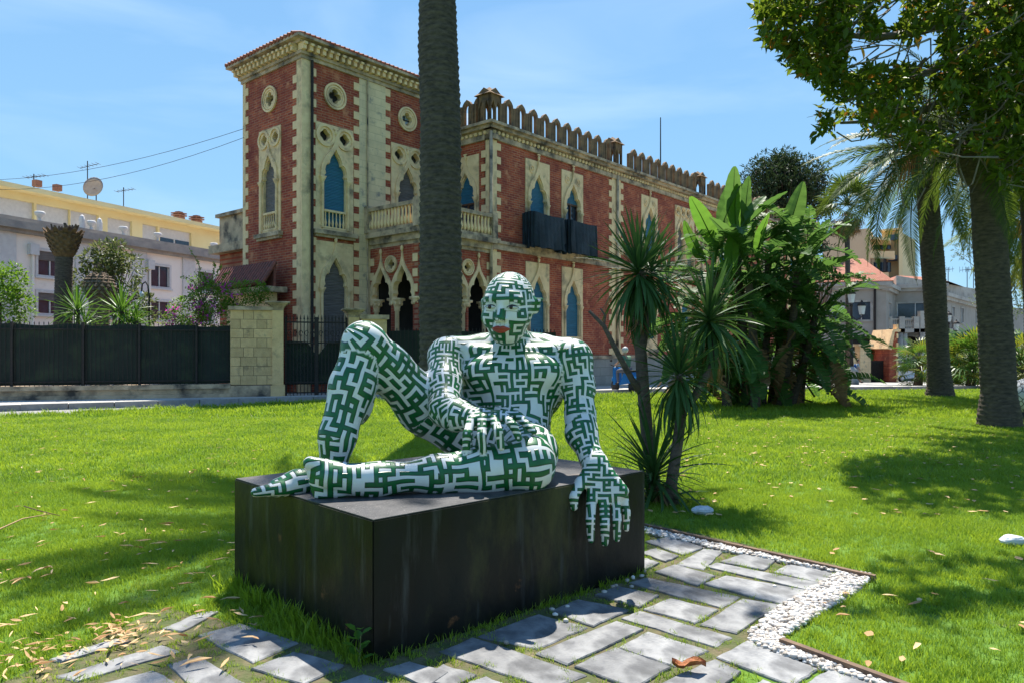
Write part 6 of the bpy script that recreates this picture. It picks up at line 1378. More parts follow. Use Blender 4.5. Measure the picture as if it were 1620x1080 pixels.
# thin fan palm far behind
def fan_leaf(mat, n=15, l=.75, seed=0):
    rs = np.random.RandomState(seed); mb = MB(); mb.tube([(0, 0, 0), (.5, 0, .03), (.9, 0, -.02)], [.02, .014, .012], 4); c = Vector((.9, 0, -.02))
    for i in range(n):
        a = R(-115 + 230 * i / (n - 1)); d = Vector((math.cos(a), math.sin(a), rs.uniform(-.12, .05))); q = Vector((-math.sin(a), math.cos(a), 0)) * .035; m_ = c + d * l * .55; e_ = c + d * l * rs.uniform(.85, 1.05) + Vector((0, 0, -.18))
        mb.add([c, m_ - q, m_ + q, e_], [(0, 1, 2), (1, 3, 2)])
    return mb.mesh('fan_leaf', False, (M_[mat],))
FAN = [fan_leaf('palm', 17, .8, 1), fan_leaf('palm', 17, .7, 2)]; FANW = [fan_leaf('palm_warm', 17, .75, 3), fan_leaf('yucca', 17, .75, 4)]; FAND = [fan_leaf('deadleaf', 15, .7, 5)]
def fan_crown(parent, c, n, meshes, emin, emax, sc_, name='fan_leaf'):
    for i in range(n):
        az = i * 2.39996; t = (i + .5) / n; el = R(emax + (emin - emax) * t); link(name, random.choice(meshes), parent, T3(*c) @ RZ(az) @ RY(-el) @ RX(random.uniform(-.6, .6)) @ Matrix.Scale(sc_ * random.uniform(.85, 1.1), 4))
fp = thing('fan_palm', 'very thin tall fan palm behind the lamp post', 'palm tree', (W(1342, HY, 48).x, 48, zg(48))); bf_ = WM[fp.name].translation
MB().tube([bf_, bf_ + Vector((0, 0, 4)), Vector((W(1340, 345, 48)))], [.24, .17, .15], 10).buildw('trunk', M_['trunk'], fp, True); cf = W(1340, 325, 48)
fan_crown(fp, cf, 40, FAN, -20, 85, 1.35); fan_crown(fp, cf - Vector((0, 0, .4)), 22, FAND, -85, -30, 1.2, 'dead_leaf')
# small fan palm bushes at right
for px, Y, n, sc_, mm_, lab in ((1452, 40, 30, 1.0, FANW, 'small fan palm shrub standing just left of the leaning palm trunk'), (1535, 38, 44, 1.25, FANW, 'wide fan palm shrub filling the gap between the two big palm trunks'), (1512, 45, 34, 1.1, FANW, 'rounded fan palm shrub behind the leaning palm, left of the wider one'), (1612, 36, 30, 1.2, FANW, 'fan palm shrub right of the stout palm at the picture edge')):
    z0 = zg(Y); f_ = thing('fan_palm_shrub', lab, 'shrub', (W(px, HY, Y).x, Y, z0)); b_ = WM[f_.name].translation
    MB().tube([b_, b_ + Vector((.1, 0, 1.3))], [.25, .18], 8).buildw('trunk', M_['bark'], f_); fan_crown(f_, b_ + Vector((.1, 0, 1.35)), n, mm_, -35, 80, sc_); fan_crown(f_, b_ + Vector((.0, -.3, .7)), n // 2, mm_, -35, 60, sc_)
# ================= SWORD-LEAVED CORDYLINES BESIDE THE PLINTH
def sword(l=.62, w=.032, droop=.3, mat='sword', seed=0, fold=.3):
    mb = MB(); n = 7; V_ = []
    for i in range(n):
        t = i / (n - 1); ww = w * (math.sin(math.pi * (.12 + .82 * t)) ** .8) * .5 * (1 if t < .99 else .15); x = l * (t - .25 * droop * t * t); z = -l * droop * t ** 2.2
        V_ += [(x, ww, z + ww * fold), (x, 0, z), (x, -ww, z + ww * fold)]
    F3 = [(i * 3 + k, (i + 1) * 3 + k, (i + 1) * 3 + k + 1, i * 3 + k + 1) for i in range(n - 1) for k in (0, 1)]
    mb.add(V_, F3); return mb.mesh('leaf', False, (M_[mat],))
random.seed(31)
SW = [sword(.62, .034, d) for d in (.05, .15, .35, .6)]; SWL = [sword(.8, .036, d) for d in (.1, .3, .55)]; SWD = [sword(.55, .03, .3, 'deadleaf'), sword(.5, .028, .7, 'deadleaf')]
def rosette(parent, c, n, sc_=1.0, emin=-60, emax=88, ms=SW, name='leaf', axis=None):
    A = axis or Matrix()
    for i in range(n):
        az = i * 2.39996 + random.uniform(-.15, .15); t = (i + .5) / n; el = R(emax + (emin - emax) * t ** .8 + random.uniform(-5, 5)); k = min(len(ms) - 1, int(t * len(ms) + random.uniform(-.5, .5))); k = max(k, 0)
        link(name, ms[k], parent, T3(*c) @ A @ T3(0, 0, -.12 * t) @ RZ(az) @ RY(-el) @ RX(random.uniform(-.4, .4)) @ Matrix.Scale(sc_ * random.uniform(.8, 1.12), 4))
def cord():
    Y = 7.7; base = G(1062, 800); t = thing('cordyline', 'sword leaved cordyline with two leafy heads on a forked trunk beside the plinth', 'plant', (base.x, base.y, 0)); M_['cord_bark'] = mat_n('grey brown cordyline bark', (.15, .11, .08), (.08, .06, .045), .95, 8, .8, 35, stretch=(1, 1, 3))
    Y = base.y; P = [base, W(1062, 765, Y), W(1072, 700, Y), W(1078, 655, Y), W(1080, 620, Y), W(1076, 590, Y)]; MB().tube(P, [.085, .062, .058, .055, .05, .045], 10).buildw('trunk', M_['cord_bark'], t, True)
    MB().tube([W(1079, 650, Y), W(1100, 625, Y + .1), W(1122, 585, Y + .2), W(1128, 560, Y + .25), W(1126, 520, Y + .3)], [.045, .045, .04, .036, .034], 8).buildw('branch', M_['cord_bark'], t, True)
    rosette(t, W(1075, 588, Y), 115, 1.02, -62); rosette(t, W(1122, 500, Y + .3), 130, 1.12, -58); rosette(t, W(1126, 545, Y + .3), 24, .8, -85, -20, SWD, 'dead_leaf')
    b2 = G(1034, 786); t2 = thing('cordyline', 'tall dark cordyline with a high leafy head at the left of the forked one', 'plant', (b2.x, b2.y, 0)); Y = b2.y
    MB().tube([b2, W(1034, 760, Y), W(1024, 690, Y), W(1018, 620, Y), W(1014, 560, Y), W(1008, 500, Y), W(1016, 430, Y)], [.1, .075, .07, .07, .065, .06, .05], 10).buildw('trunk', M_['cord_bark'], t2, True)
    MB().tube([W(1014, 560, Y), W(1024, 500, Y + .1), W(1024, 440, Y + .15)], [.05, .045, .04], 8).buildw('branch', M_['cord_bark'], t2, True)
    rosette(t2, W(1010, 425, Y), 165, 1.12, -74); rosette(t2, W(1030, 425, Y + .2), 60, 1.0, -50); rosette(t2, W(1012, 470, Y), 26, .8, -88, -50, SWD, 'dead_leaf')
    rosette(t2, W(1056, 440, Y + .5), 44, .8, -40)
    MB().tube([W(1018, 625, Y), W(1000, 600, Y - .05), W(978, 560, Y - .1), W(955, 515, Y - .1), W(932, 492, Y - .1)], [.05, .035, .03, .024, .016], 8).buildw('dead_branch', M_['cord_bark'], t2, True)
    MB().tube([W(955, 515, Y - .1), W(958, 500, Y - .1), W(950, 488, Y - .1)], [.015, .012, .008], 6).buildw('dead_branch', M_['cord_bark'], t2, True)
    b3 = G(1030, 796); t3 = thing('cordyline', 'low young cordyline tuft arching against the corner of the plinth', 'plant', (b3.x, b3.y, 0)); rosette(t3, W(1034, 745, b3.y), 90, 1.0, -15, 85, SWL); rosette(t3, W(1030, 790, b3.y), 34, .85, 5, 75, SWL)
    rosette(t3, W(1040, 770, b3.y), 20, .8, -70, 0, SWD, 'dead_leaf')
cord()
# ================= GIANT BIRD OF PARADISE CLUMP
M_['strel'] = mat_leaf('broad banana-like leaf', (.04, .11, .02), (.085, .17, .035), .5, .45, spec=.22); M_['strel_light'] = mat_leaf('young broad leaf', (.06, .17, .018), (.09, .2, .025), .45, .5, spec=.25); M_['stalk'] = mat_n('green leaf stalk', (.08, .11, .03), (.12, .11, .04), .6, 5, .2)
def paddle(l=1.6, w=.5, curl=.35, torn=0, mat='strel', seed=0, cup=.35):
    rs = np.random.RandomState(seed); mb = MB(); n = 26; pet = 1.0
    def mid(t): return Vector((l * (t - .18 * curl * t * t), 0, -l * curl * .6 * t * t))
    mb.tube([(-pet * .9, 0, -.1), (-.4, 0, -.02), (0, 0, 0)] + [mid(t) - Vector((0, 0, .012)) for t in (.3, .6, .95)], [.035, .03, .026, .018, .012, .004], 6)
    def hw(t): return w * .5 * (math.sin(math.pi * min(1, .06 + t * .93)) ** .55) * (1 - .25 * t)
    for s_ in (-1, 1):
        if not torn:
            V_ = []
            for i in range(n + 1):
                t = i / n; p = mid(t); h_ = hw(t)
                for q in (0, .5, 1): V_.append(p + Vector((.06 * q * l * (1 - t), s_ * h_ * q, cup * h_ * q * (1.2 - q * .5) + .012 * math.sin(t * 40) * q)))
            mb.add(V_, [(i * 3 + k, (i + 1) * 3 + k, (i + 1) * 3 + k + 1, i * 3 + k + 1) for i in range(n) for k in (0, 1)])
        else:
            m_ = 24; t = .02
            for i in range(m_):
                t0 = i / m_; t1 = (i + 1) / m_ - .004; dz = rs.uniform(-.5, .1) * torn; ang = rs.uniform(-.1, .25); V_ = []
                for tt in (t0, t1):
                    p = mid(tt); h_ = hw(tt) * rs.uniform(.85, 1.05); f = 1 if tt == t0 else .9
                    for q in (0, .5, 1): V_.append(p + Vector((h_ * q * ang + .12 * q * h_, s_ * h_ * q, cup * h_ * q - abs(dz) * h_ * q * q)))
                mb.add(V_, [(k, k + 1, k + 4, k + 3) for k in (0, 1)])
    return mb.mesh('leaf', False, (M_[mat],))
random.seed(41)
PI_ = [paddle(1.9, .62, .25, 0, 'strel', 1), paddle(1.7, .55, .5, 0, 'strel_light', 2, .15), paddle(1.8, .6, .1, 0, 'strel', 3, .6)]
PT = [paddle(1.8, .75, .7, .7, 'strel', 4), paddle(1.7, .7, 1.0, 1.0, 'strel', 5), paddle(1.9, .72, .5, .5, 'strel', 6)]; PD = [paddle(1.6, .6, 1.2, 1.4, 'deadleaf', 7), paddle(1.4, .5, 1.5, 1.6, 'deadleaf', 8)]
def strel():
    bY = 22; bc = Vector((W(1190, HY, bY).x, bY, 0)); t = thing('bird_of_paradise_clump', 'huge clump of banana-like torn green leaves at the middle right of the lawn', 'plant', bc)
    heads = []
    for i, (px, py, tx, ty, dy) in enumerate([(1150, 640, 1130, 430, -.6), (1180, 645, 1165, 400, -.2), (1205, 645, 1215, 410, .3), (1235, 645, 1262, 430, -.4), (1165, 640, 1120, 470, .5), (1220, 640, 1240, 470, .8), (1250, 642, 1290, 500, 0), (1195, 642, 1185, 450, -1), (1265, 640, 1275, 420, .9)]):
        Y = bY + dy; a = W(px, HY, Y); a.z = 0; b_ = W(tx, ty, Y); MB().tube([a, a.lerp(b_, .5) + Vector((.05, 0, 0)), b_], [.14, .12, .1], 9).buildw('stem', M_['trunk2'], t); heads.append(b_)
    def put(ms, p, az, el, s_, roll=0, name='leaf', pet=.9): link(name, ms, t, T3(*p) @ RZ(az) @ RY(-R(el)) @ RX(roll) @ Matrix.Scale(s_, 4) @ T3(pet, 0, .1))
    # upright broad leaves along the top, set where they stand in the photograph
    for px, py, dpx, dpy, s_, k, dd in [(1150, 420, -50, -110, 1.3, 1, -.8), (1140, 400, 10, -100, 1.15, 0, 0), (1175, 400, -25, -110, 1.15, 1, -.6), (1180, 400, -5, -105, 1.2, 0, .5), (1205, 420, -30, -95, 1.2, 0, .2), (1225, 420, 32, -120, 1.3, 2, -.6), (1240, 430, 12, -105, 1.2, 2, .4), (1255, 440, 50, -95, 1.1, 2, 0), (1140, 430, -55, -70, 1.1, 1, .2), (1160, 460, -5, -90, 1.05, 1, -1.5), (1200, 430, -8, -80, 1.0, 1, -1)]:
        a = W(px, py + 14, bY + dd); d = Vector((dpx, random.uniform(-25, 10), -dpy)).normalized(); fm = frame_to(a, d, Vector((random.uniform(-.2, .2), -1, .2)).normalized())
        link('leaf', PI_[k], t, fm @ RX(R(random.uniform(-40, 40)) + R(180)) @ Matrix.Scale(s_ * .82, 4) @ T3(.75, 0, 0))
    for h_ in heads:
        for j in range(13): put(random.choice(PT + PT + PI_[:1]), h_ + Vector((0, 0, random.uniform(-.8, .5))), random.uniform(0, 6.3), random.uniform(5, 70), random.uniform(.62, .9), random.uniform(-.4, .4))
        for j in range(15): put(random.choice(PT), h_ + Vector((random.uniform(-.2, .2), random.uniform(-.2, .2), random.uniform(-2.7, -.3))), random.uniform(0, 6.3), random.uniform(-40, 25), random.uniform(.62, .9), random.uniform(-.5, .5))
        for j in range(3): put(random.choice(PD), h_ + Vector((0, 0, random.uniform(-1.9, -.5))), random.uniform(0, 6.3), random.uniform(-70, -15), random.uniform(.7, 1.0), random.uniform(-.7, .7), 'dead_leaf')
    for i in range(44): a = random.uniform(0, 6.3); p = bc + Vector((random.uniform(-1.7, 1.9), random.uniform(-1.2, 1.2), random.uniform(.2, 1.0))); put(random.choice(PT + PD), p, a, random.uniform(10, 60), random.uniform(.6, .9), random.uniform(-.5, .5), pet=.5)
    for i in range(12): p = Vector((W(1290, HY, 22).x, 21.8, random.uniform(1.2, 3.4))); put(random.choice(PT), p, random.uniform(-1.2, .9), random.uniform(-10, 50), random.uniform(.4, .55), random.uniform(-.5, .5), pet=.6)
strel()
# ================= ARAUCARIA-LIKE DOME TREE BEHIND THE VILLA
def dome():
    Y = 95; base = Vector((W(1236, HY, Y).x, Y, -2)); t = thing('conifer', 'dark round topped conifer rising behind the far end of the villa', 'tree', base); rs = np.random.RandomState(9)
    top = W(1236, 262, Y); MB().tube([base, base.lerp(top, .6), top], [.7, .5, .15], 10).buildw('trunk', M_['bark'], t)
    ends = []
    for i in range(120):
        a = i * 2.4; f = (i + .5) / 120; ph = R(88 - 105 * f ** .9); rr = 6.0; c = W(1236, 318, Y); e_ = c + Vector((rr * 1.02 * math.cos(ph) * math.cos(a), rr * .9 * math.cos(ph) * math.sin(a), 5.4 * math.sin(ph))); ends.append(e_)
    for px, py in ((1290, 390), (1300, 420), (1285, 440), (1310, 385), (1280, 360), (1296, 370), (1180, 330), (1305, 405), (1275, 400), (1268, 425)): ends.append(W(px, py, Y + rs.uniform(-2, 2)))
    mb = MB(); P = []; D = []
    for e_ in ends:
        st = base.lerp(top, .5 + .4 * rs.rand()); mb.tube([st, st.lerp(e_, .6) + Vector((0, 0, -.4)), e_], [.16, .09, .03], 5)
        for k in range(16):
            q = st.lerp(e_, rs.uniform(.62, 1.04)) + Vector(rs.normal(size=3)) * .55
            for z in range(9): d = rs.normal(size=3); P.append(tuple(q + Vector(d) * .12)); D.append(d + np.array([0, 0, .2]))
    mb.buildw('branch', M_['bark'], t); P = np.array(P); D = np.array(D); n = len(P); V_, F3 = scatter_leaves(P, D, rs.uniform(.4, .75, n), rs.uniform(.1, .2, n), True, rs)
    link('foliage', npmesh('foliage', V_ - np.array(base), F3, mat_leaf('dark conifer foliage', (.018, .038, .012), (.035, .06, .015), .7, .2)), t, Matrix.Translation(base), None, kind='stuff')
dome()
# ================= LEFT GARDEN
rs = np.random.RandomState(3)
def garden():
    # truncated palm with flared old boots
    Y = 27.5; b_ = Vector((W(99, HY, Y).x, Y, 0)); t = thing('cut_palm', 'headless palm trunk with a flared basket of cut frond bases behind the railing', 'palm tree', b_)
    palm_trunk(t, [b_, W(100, 500, Y), W(101, 420, Y), W(101, 408, Y)], [.36, .31, .29, .3], .1, 12, .08)
    c = W(101, 408, Y); mb = MB(); rr = 0
    for ring in range(9):
        f = ring / 8; R0 = .3 + .36 * f ** .8; z = .08 + 1.0 * f * .85; n = 13
        for k in range(n):
            a = 2 * math.pi * (k + .5 * (ring % 2)) / n; d = Vector((math.cos(a), math.sin(a), 0)); p = c + d * R0 * .8 + Vector((0, 0, z - .1)); up = (d * .45 + Vector((0, 0, 1))).normalized(); s_ = d.cross(Vector((0, 0, 1)))
            mb.add([p - s_ * .11, p + s_ * .11, p + s_ * .07 + up * .2 + d * .07, p - s_ * .07 + up * .2 + d * .07, p + up * .26 + d * .03, p - d * .15], [(0, 1, 2, 3), (3, 2, 4), (0, 3, 5), (3, 4, 5), (2, 1, 5), (4, 2, 5)])
    mb.lathe([(.28, 0), (.42, .3), (.58, .8), (.5, .95), (.1, .9)], 16, tuple(c)); mb.buildw('frond_bases', mat_n('cut frond bases', (.2, .12, .06), (.09, .055, .03), .95, 6, .5, 30), t)
    mb = MB()
    for k in range(40): a = random.uniform(0, 6.3); q = c + Vector((.35 * math.cos(a), .35 * math.sin(a), .95)); mb.tube([q, q + Vector((random.uniform(-.15, .15), 0, random.uniform(.1, .3)))], [.05, .03], 4)
    mb.buildw('stub', M_['bark'], t)
    # pineapple shaped palm head
    Y = 27; b2 = Vector((W(157, HY, Y).x, Y, 0)); t2 = thing('palm_stump', 'pineapple shaped palm stump above the spiky yuccas', 'palm stump', b2); c = W(157, 455, Y); mb = MB().tube([b2, c], [.3, .35], 12); mb.ell(tuple(c), (.48, .48, .5), 14, 10)
    for ring in range(10):
        ph = -.9 + 2.2 * ring / 9; rr = .5 * math.cos(ph); z = .52 * math.sin(ph); n = max(5, int(16 * math.cos(ph)))
        for k in range(n):
            a = 2 * math.pi * (k + .5 * (ring % 2)) / n; d = Vector((math.cos(a) * math.cos(ph), math.sin(a) * math.cos(ph), math.sin(ph))); p = c + Vector((rr * math.cos(a), rr * math.sin(a), z)); s_ = Vector((-math.sin(a), math.cos(a), 0)); u_ = d.cross(s_) * -1
            mb.add([p - s_ * .09, p - u_ * .08, p + s_ * .09, p + u_ * .1, p + d * .08 + u_ * .05], [(0, 1, 4), (1, 2, 4), (2, 3, 4), (3, 0, 4)])
    mb.buildw('scaly_head', M_['deadleaf'] if False else mat_n('brown scales', (.19, .13, .08), (.08, .055, .035), .9, 9, .5, 30), t2)
    # yuccas
    YW = [sword(.95, .05, d, 'yucca') for d in (.03, .12, .3)]
    for px, py, lab, s_ in ((122, 490, 'left spiky bright green yucca rising over the railing', 1.05), (192, 492, 'right spiky bright green yucca rising over the railing', 1.1), (215, 508, 'low blade leaved plant at the top edge of the railing', .8)):
        Y = 25.2; c = W(px, py, Y); y_ = thing('yucca', lab, 'yucca', (c.x, Y, 0)); MB().tube([(c.x, Y, 0), c], [.1, .09], 8).buildw('trunk', M_['bark'], y_); rosette(y_, c, 70, s_, -25, 88, YW)
        if s_ > 1: rosette(y_, c - Vector((-.3, .1, .5)), 50, s_, -20, 70, YW)
    # magnolia
    Y = 29; b3 = Vector((W(185, HY, Y).x, Y, 0)); t3 = thing('magnolia_tree', 'open crowned magnolia with glossy pale leaves in front of the pink building', 'tree', b3)
    bl = [(tuple(W(px, py, Y + dy)), (r_, r_, r_ * .8)) for px, py, r_, dy in ((175, 405, .75, 0), (200, 425, .7, .3), (150, 415, .55, 0), (170, 440, .6, .2), (140, 440, .45, 0), (205, 465, .5, -.2), (225, 480, .45, -.3), (185, 395, .45, 0), (120, 452, .4, 0), (235, 500, .4, 0), (210, 500, .5, -.3))]
    o, C = clump_foliage(bl, 330, 7, .2, .085, M_['magnolia'], 'foliage', t3, False, rs=rs); MB().tube([b3, W(180, 470, Y)], [.12, .07], 8).buildw('trunk', M_['bark'], t3); stems(t3, W(181, 490, Y), [Vector(tuple(c)) for c in C[::9]], M_['bark'], .035, .008, n=34)
    # bougainvillea
    Y = 26.3; b4 = Vector((W(330, HY, Y).x, Y, 0)); t4 = thing('bougainvillea', 'sprawling bougainvillea with magenta flowers beside the stone pier', 'shrub', b4)
    bl = [(tuple(W(px, py, Y + dy)), (r_, r_ * .8, r_ * .75)) for px, py, r_, dy in ((300, 495, .75, 0), (335, 475, .8, 0), (370, 470, .75, .5), (400, 462, .55, .8), (280, 510, .5, 0), (345, 500, .8, 0), (320, 452, .5, .2), (415, 468, .3, .9))]
    o, C = clump_foliage(bl, 900, 9, .085, .055, M_['bush'], 'foliage', t4, True, 2.2, rs=rs)
    P, Dn = blob_points(bl, 110, .95, rs); sel = P[P[:, 1] < Y + .4]; q = np.repeat(sel, 6, 0) + rs.normal(size=(len(sel) * 6, 3)) * .06; V_, F3 = scatter_leaves(q, rs.normal(size=q.shape), np.full(len(q), .09), np.full(len(q), .08), True, rs); link('blossom', npmesh('blossom', V_ - np.array(b4), F3, M_['flower']), t4, Matrix.Translation(b4), None, kind='stuff')
    mb = MB(); LPp = []
    for ex, ey in ((300, 395), (340, 415), (318, 430), (285, 438), (268, 480), (350, 420), (262, 500), (362, 432)):
        a = W(320, 480, Y); e_ = W(ex, ey, Y - .3); m_ = a.lerp(e_, .55) + Vector((.15, 0, .25)); ps = [a, a.lerp(m_, .5), m_, m_.lerp(e_, .5) + Vector((0, 0, .06)), e_]; mb.tube(ps, [.02, .016, .012, .009, .005], 5)
        for k in range(34): f = rs.uniform(.3, 1) * 4; i = min(int(f), 3); LPp.append(tuple(ps[i].lerp(ps[i + 1], f - i)))
    mb.buildw('long_shoot', M_['stalk'], t4); LPp = np.array(LPp); V_, F3 = scatter_leaves(LPp, rs.normal(size=LPp.shape), np.full(len(LPp), .1), np.full(len(LPp), .06), True, rs); link('shoot_leaves', npmesh('shoot_leaves', V_ - np.array(b4), F3, M_['bush']), t4, Matrix.Translation(b4), None, kind='stuff')
    # bush at the far left
    Y = 24.6; b5 = Vector((W(0, HY, Y).x, Y, 0)); t5 = thing('garden_bush', 'bright green leafy bush over the railing at the left edge', 'shrub', b5)
    bl = [(tuple(W(px, py, Y + dy)), (r_, r_, r_ * .8)) for px, py, r_, dy in ((-20, 460, .9, 0), (15, 450, .55, 0), (10, 485, .8, 0), (-30, 425, .6, 0), (20, 430, .3, 0), (30, 480, .35, 0), (-60, 480, 1.0, 0))]
    clump_foliage(bl, 700, 9, .12, .07, M_['bush'], 'foliage', t5, True, 1.8, rs=rs); MB().tube([b5, W(0, 480, Y)], [.08, .05], 6).buildw('trunk', M_['bark'], t5)
    # garden lamp arch hook behind
    g0 = Vector((W(236, HY, 26.5).x, 26.5, 0)); gl_ = thing('garden_lamp_post', 'thin dark crook topped garden lamp post behind the netting', 'lamp post', g0); MB().tube([g0, W(236, 470, 26.5), W(234, 452, 26.5), W(230, 446, 26.5), W(225, 450, 26.5), W(224, 462, 26.5)], .03, 6).buildw('post', M_['iron'], gl_); MB().lathe([(.05, 0), (.09, .12), (.03, .2)], 8, tuple(W(224, 470, 26.5))).buildw('lantern', M_['lampglass'], gl_)
garden()
# greenery on the right
def shrubs():
    for px, py, Y, r_, lab, mt, leaf in ((1520, 575, 50, 2.2, 'rounded green shrub in the park behind the leaning palm', 'bush', .2), (1600, 575, 42, 1.7, 'dense green shrub behind the stout palm at the right edge', 'bush', .18), (1378, 560, 64.5, 1.1, 'dark green shrub over the iron gate on the right', 'bush_dark', .2), (1308, 560, 50, 1.2, 'yellow green shrub by the garden wall below the torn leaves', 'bush', .16), (1130, 600, 27, .55, 'low leafy shrub at the left foot of the banana-like clump', 'bush', .1)):
        c = W(px, py, Y); g0 = Vector((c.x, Y, zg(Y))); t = thing('shrub', lab, 'shrub', g0); r2_ = np.random.RandomState(px)
        bl = [(tuple(c + Vector((r2_.uniform(-.6, .6) * r_, r2_.uniform(-.4, .4) * r_, r2_.uniform(-.5, .35) * r_))), (r_ * .65,) * 3) for _ in range(7)]
        clump_foliage(bl, 500, 8, leaf, leaf * .5, M_[mt], 'foliage', t, True, 2, rs=r2_); MB().tube([g0, c], [.1, .05], 6).buildw('trunk', M_['bark'], t)
    # airy tree behind the palms at right
    Y = 55; b_ = Vector((W(1560, HY, Y).x, Y, zg(Y))); t = thing('olive_tree', 'thin airy grey green tree far behind between the big palms', 'tree', b_); r2_ = np.random.RandomState(77)
    bl = [(tuple(W(px, py, Y + r2_.uniform(-1, 1))), (r_, r_, r_ * .7)) for px, py, r_ in ((1535, 360, 1.0), (1530, 395, .8), (1600, 340, 1.6), (1550, 330, .8), (1620, 400, 1.6), (1590, 470, 1.8), (1528, 340, .5))]
    o, C = clump_foliage(bl, 420, 7, .28, .08, mat_leaf('grey green leaf', (.06, .1, .03), (.12, .16, .06), .6, .3), 'foliage', t, True, 2.2, rs=r2_); MB().tube([b_, W(1590, 470, Y)], [.25, .12], 8).buildw('trunk', M_['bark'], t); stems(t, W(1588, 480, Y), [Vector(tuple(c)) for c in C[::8]], M_['bark'], .06, .015, n=40)
    # flowering shrub seen low behind the sphere
    bt = thing('bare_tree', 'leafless grey branches reaching down at the right of the conifer', 'tree', (W(1300, HY, 70).x, 70, zg(70))); b0_ = WM[bt.name].translation; mb = MB()
    hub = W(1296, 500, 70)
    mb.tube([b0_, hub], [.2, .14], 6)
    for i in range(14): e_ = W(1270 + i * 4.5, 395 + (i * 37) % 60, 70 + (i % 5) - 2); mb.tube([hub, hub.lerp(e_, .6) + Vector((.2, 0, -.3)), e_], [.1, .05, .015], 5)
    mb.buildw('branch', M_['bark'], bt)
shrubs()
# ================= MOSAIC SPHERE AT THE RIGHT EDGE
def sphere():
    Y = 17.5; c = W(1626, 626, Y); r_ = .42; t = thing('mosaic_sphere', 'large sphere covered in white fragments cut by the right edge', 'sculpture', (c.x, Y, 0))
    m, nt, b, N, K = new_mat('mosaic'); v = coords(N, K); vo = N.new('ShaderNodeTexVoronoi'); vo.feature = 'DISTANCE_TO_EDGE'; vo.inputs['Scale'].default_value = 7; K(v, vo.inputs['Vector']); mr = N.new('ShaderNodeMapRange'); mr.inputs['From Min'].default_value = .04; mr.inputs['From Max'].default_value = .08; K(vo.outputs['Distance'], mr.inputs[0])
    K(mixn(N, K, (.06, .06, .06), (.5, .5, .5), mr.outputs[0]), b.inputs['Base Color']); bp = N.new('ShaderNodeBump'); bp.inputs['Strength'].default_value = .8; K(mr.outputs[0], bp.inputs['Height']); K(bp.outputs[0], b.inputs['Normal'])
    MB().ell((0, 0, c.z), (r_, r_, r_), 40, 24).build('globe', m, t, None, True); MB().lathe([(.3, 0), (.3, .12), (.2, .16), (.18, c.z - r_ + .05)], 20).build('foot', M_['plinth_top'], t)
sphere()
# ================= LAWN GRASS, FALLEN LEAVES, STRAY STONES
m, nt, b, N, K = new_mat('grass blade'); M_['grass'] = m
g = N.new('ShaderNodeNewGeometry'); oi = N.new('ShaderNodeObjectInfo'); tc = N.new('ShaderNodeTexCoord'); gm = N.new('ShaderNodeNewGeometry')
nzv = N.new('ShaderNodeTexNoise'); nzv.inputs['Scale'].default_value = .9; nzv.inputs['Detail'].default_value = 9; K(gm.outputs['Position'], nzv.inputs['Vector']); mr = N.new('ShaderNodeMapRange'); mr.inputs['From Min'].default_value = .35; mr.inputs['From Max'].default_value = .65; K(nzv.outputs[0], mr.inputs[0])
c = mixn(N, K, (.085, .175, .01), (.25, .34, .018), mr.outputs[0]); c = mixn(N, K, c, (.2, .17, .06), noisen(N, K, gm.outputs['Position'], 1.7, 9, .6, .74, .7)); c2 = mixn(N, K, c, (.26, .4, .03), g.outputs['Random Per Island']); c2 = mixn(N, K, c, c2, .6)
wn_ = N.new('ShaderNodeTexWhiteNoise'); wn_.noise_dimensions = '1D'; K(g.outputs['Random Per Island'], wn_.inputs['W']); gt_ = N.new('ShaderNodeMath'); gt_.operation = 'GREATER_THAN'; gt_.inputs[1].default_value = .94; K(wn_.outputs[0], gt_.inputs[0]); c2 = mixn(N, K, c2, (.45, .38, .16), gt_.outputs[0])
K(c2, b.inputs['Base Color']); b.inputs['Roughness'].default_value = .5; b.inputs['Specular IOR Level'].default_value = .35; add_trans(m, c2, .42)
def tuft(nb, h_, w_, spread, seed):
    r2_ = np.random.RandomState(seed); V_ = []; F3 = []
    for i in range(nb):
        a = r2_.uniform(0, 6.28); px, py = r2_.normal(size=2) * spread; hh = h_ * r2_.uniform(.5, 1.2); ln = hh * r2_.uniform(.2, 1.0); dx, dy = math.cos(a), math.sin(a); a2 = a + r2_.uniform(-1.2, 1.2) + 1.57; wx_, wy_ = math.cos(a2) * w_ / 2, math.sin(a2) * w_ / 2; n = len(V_)
        V_ += [(px - wx_, py - wy_, 0), (px + wx_, py + wy_, 0), (px + dx * ln * .35 + wx_ * .8, py + dy * ln * .35 + wy_ * .8, hh * .6), (px + dx * ln * .35 - wx_ * .8, py + dy * ln * .35 - wy_ * .8, hh * .6), (px + dx * ln, py + dy * ln, hh)]
        F3 += [(n, n + 1, n + 2), (n, n + 2, n + 3), (n + 3, n + 2, n + 4)]
    return npmesh('tuft', V_, F3, M_['grass'])
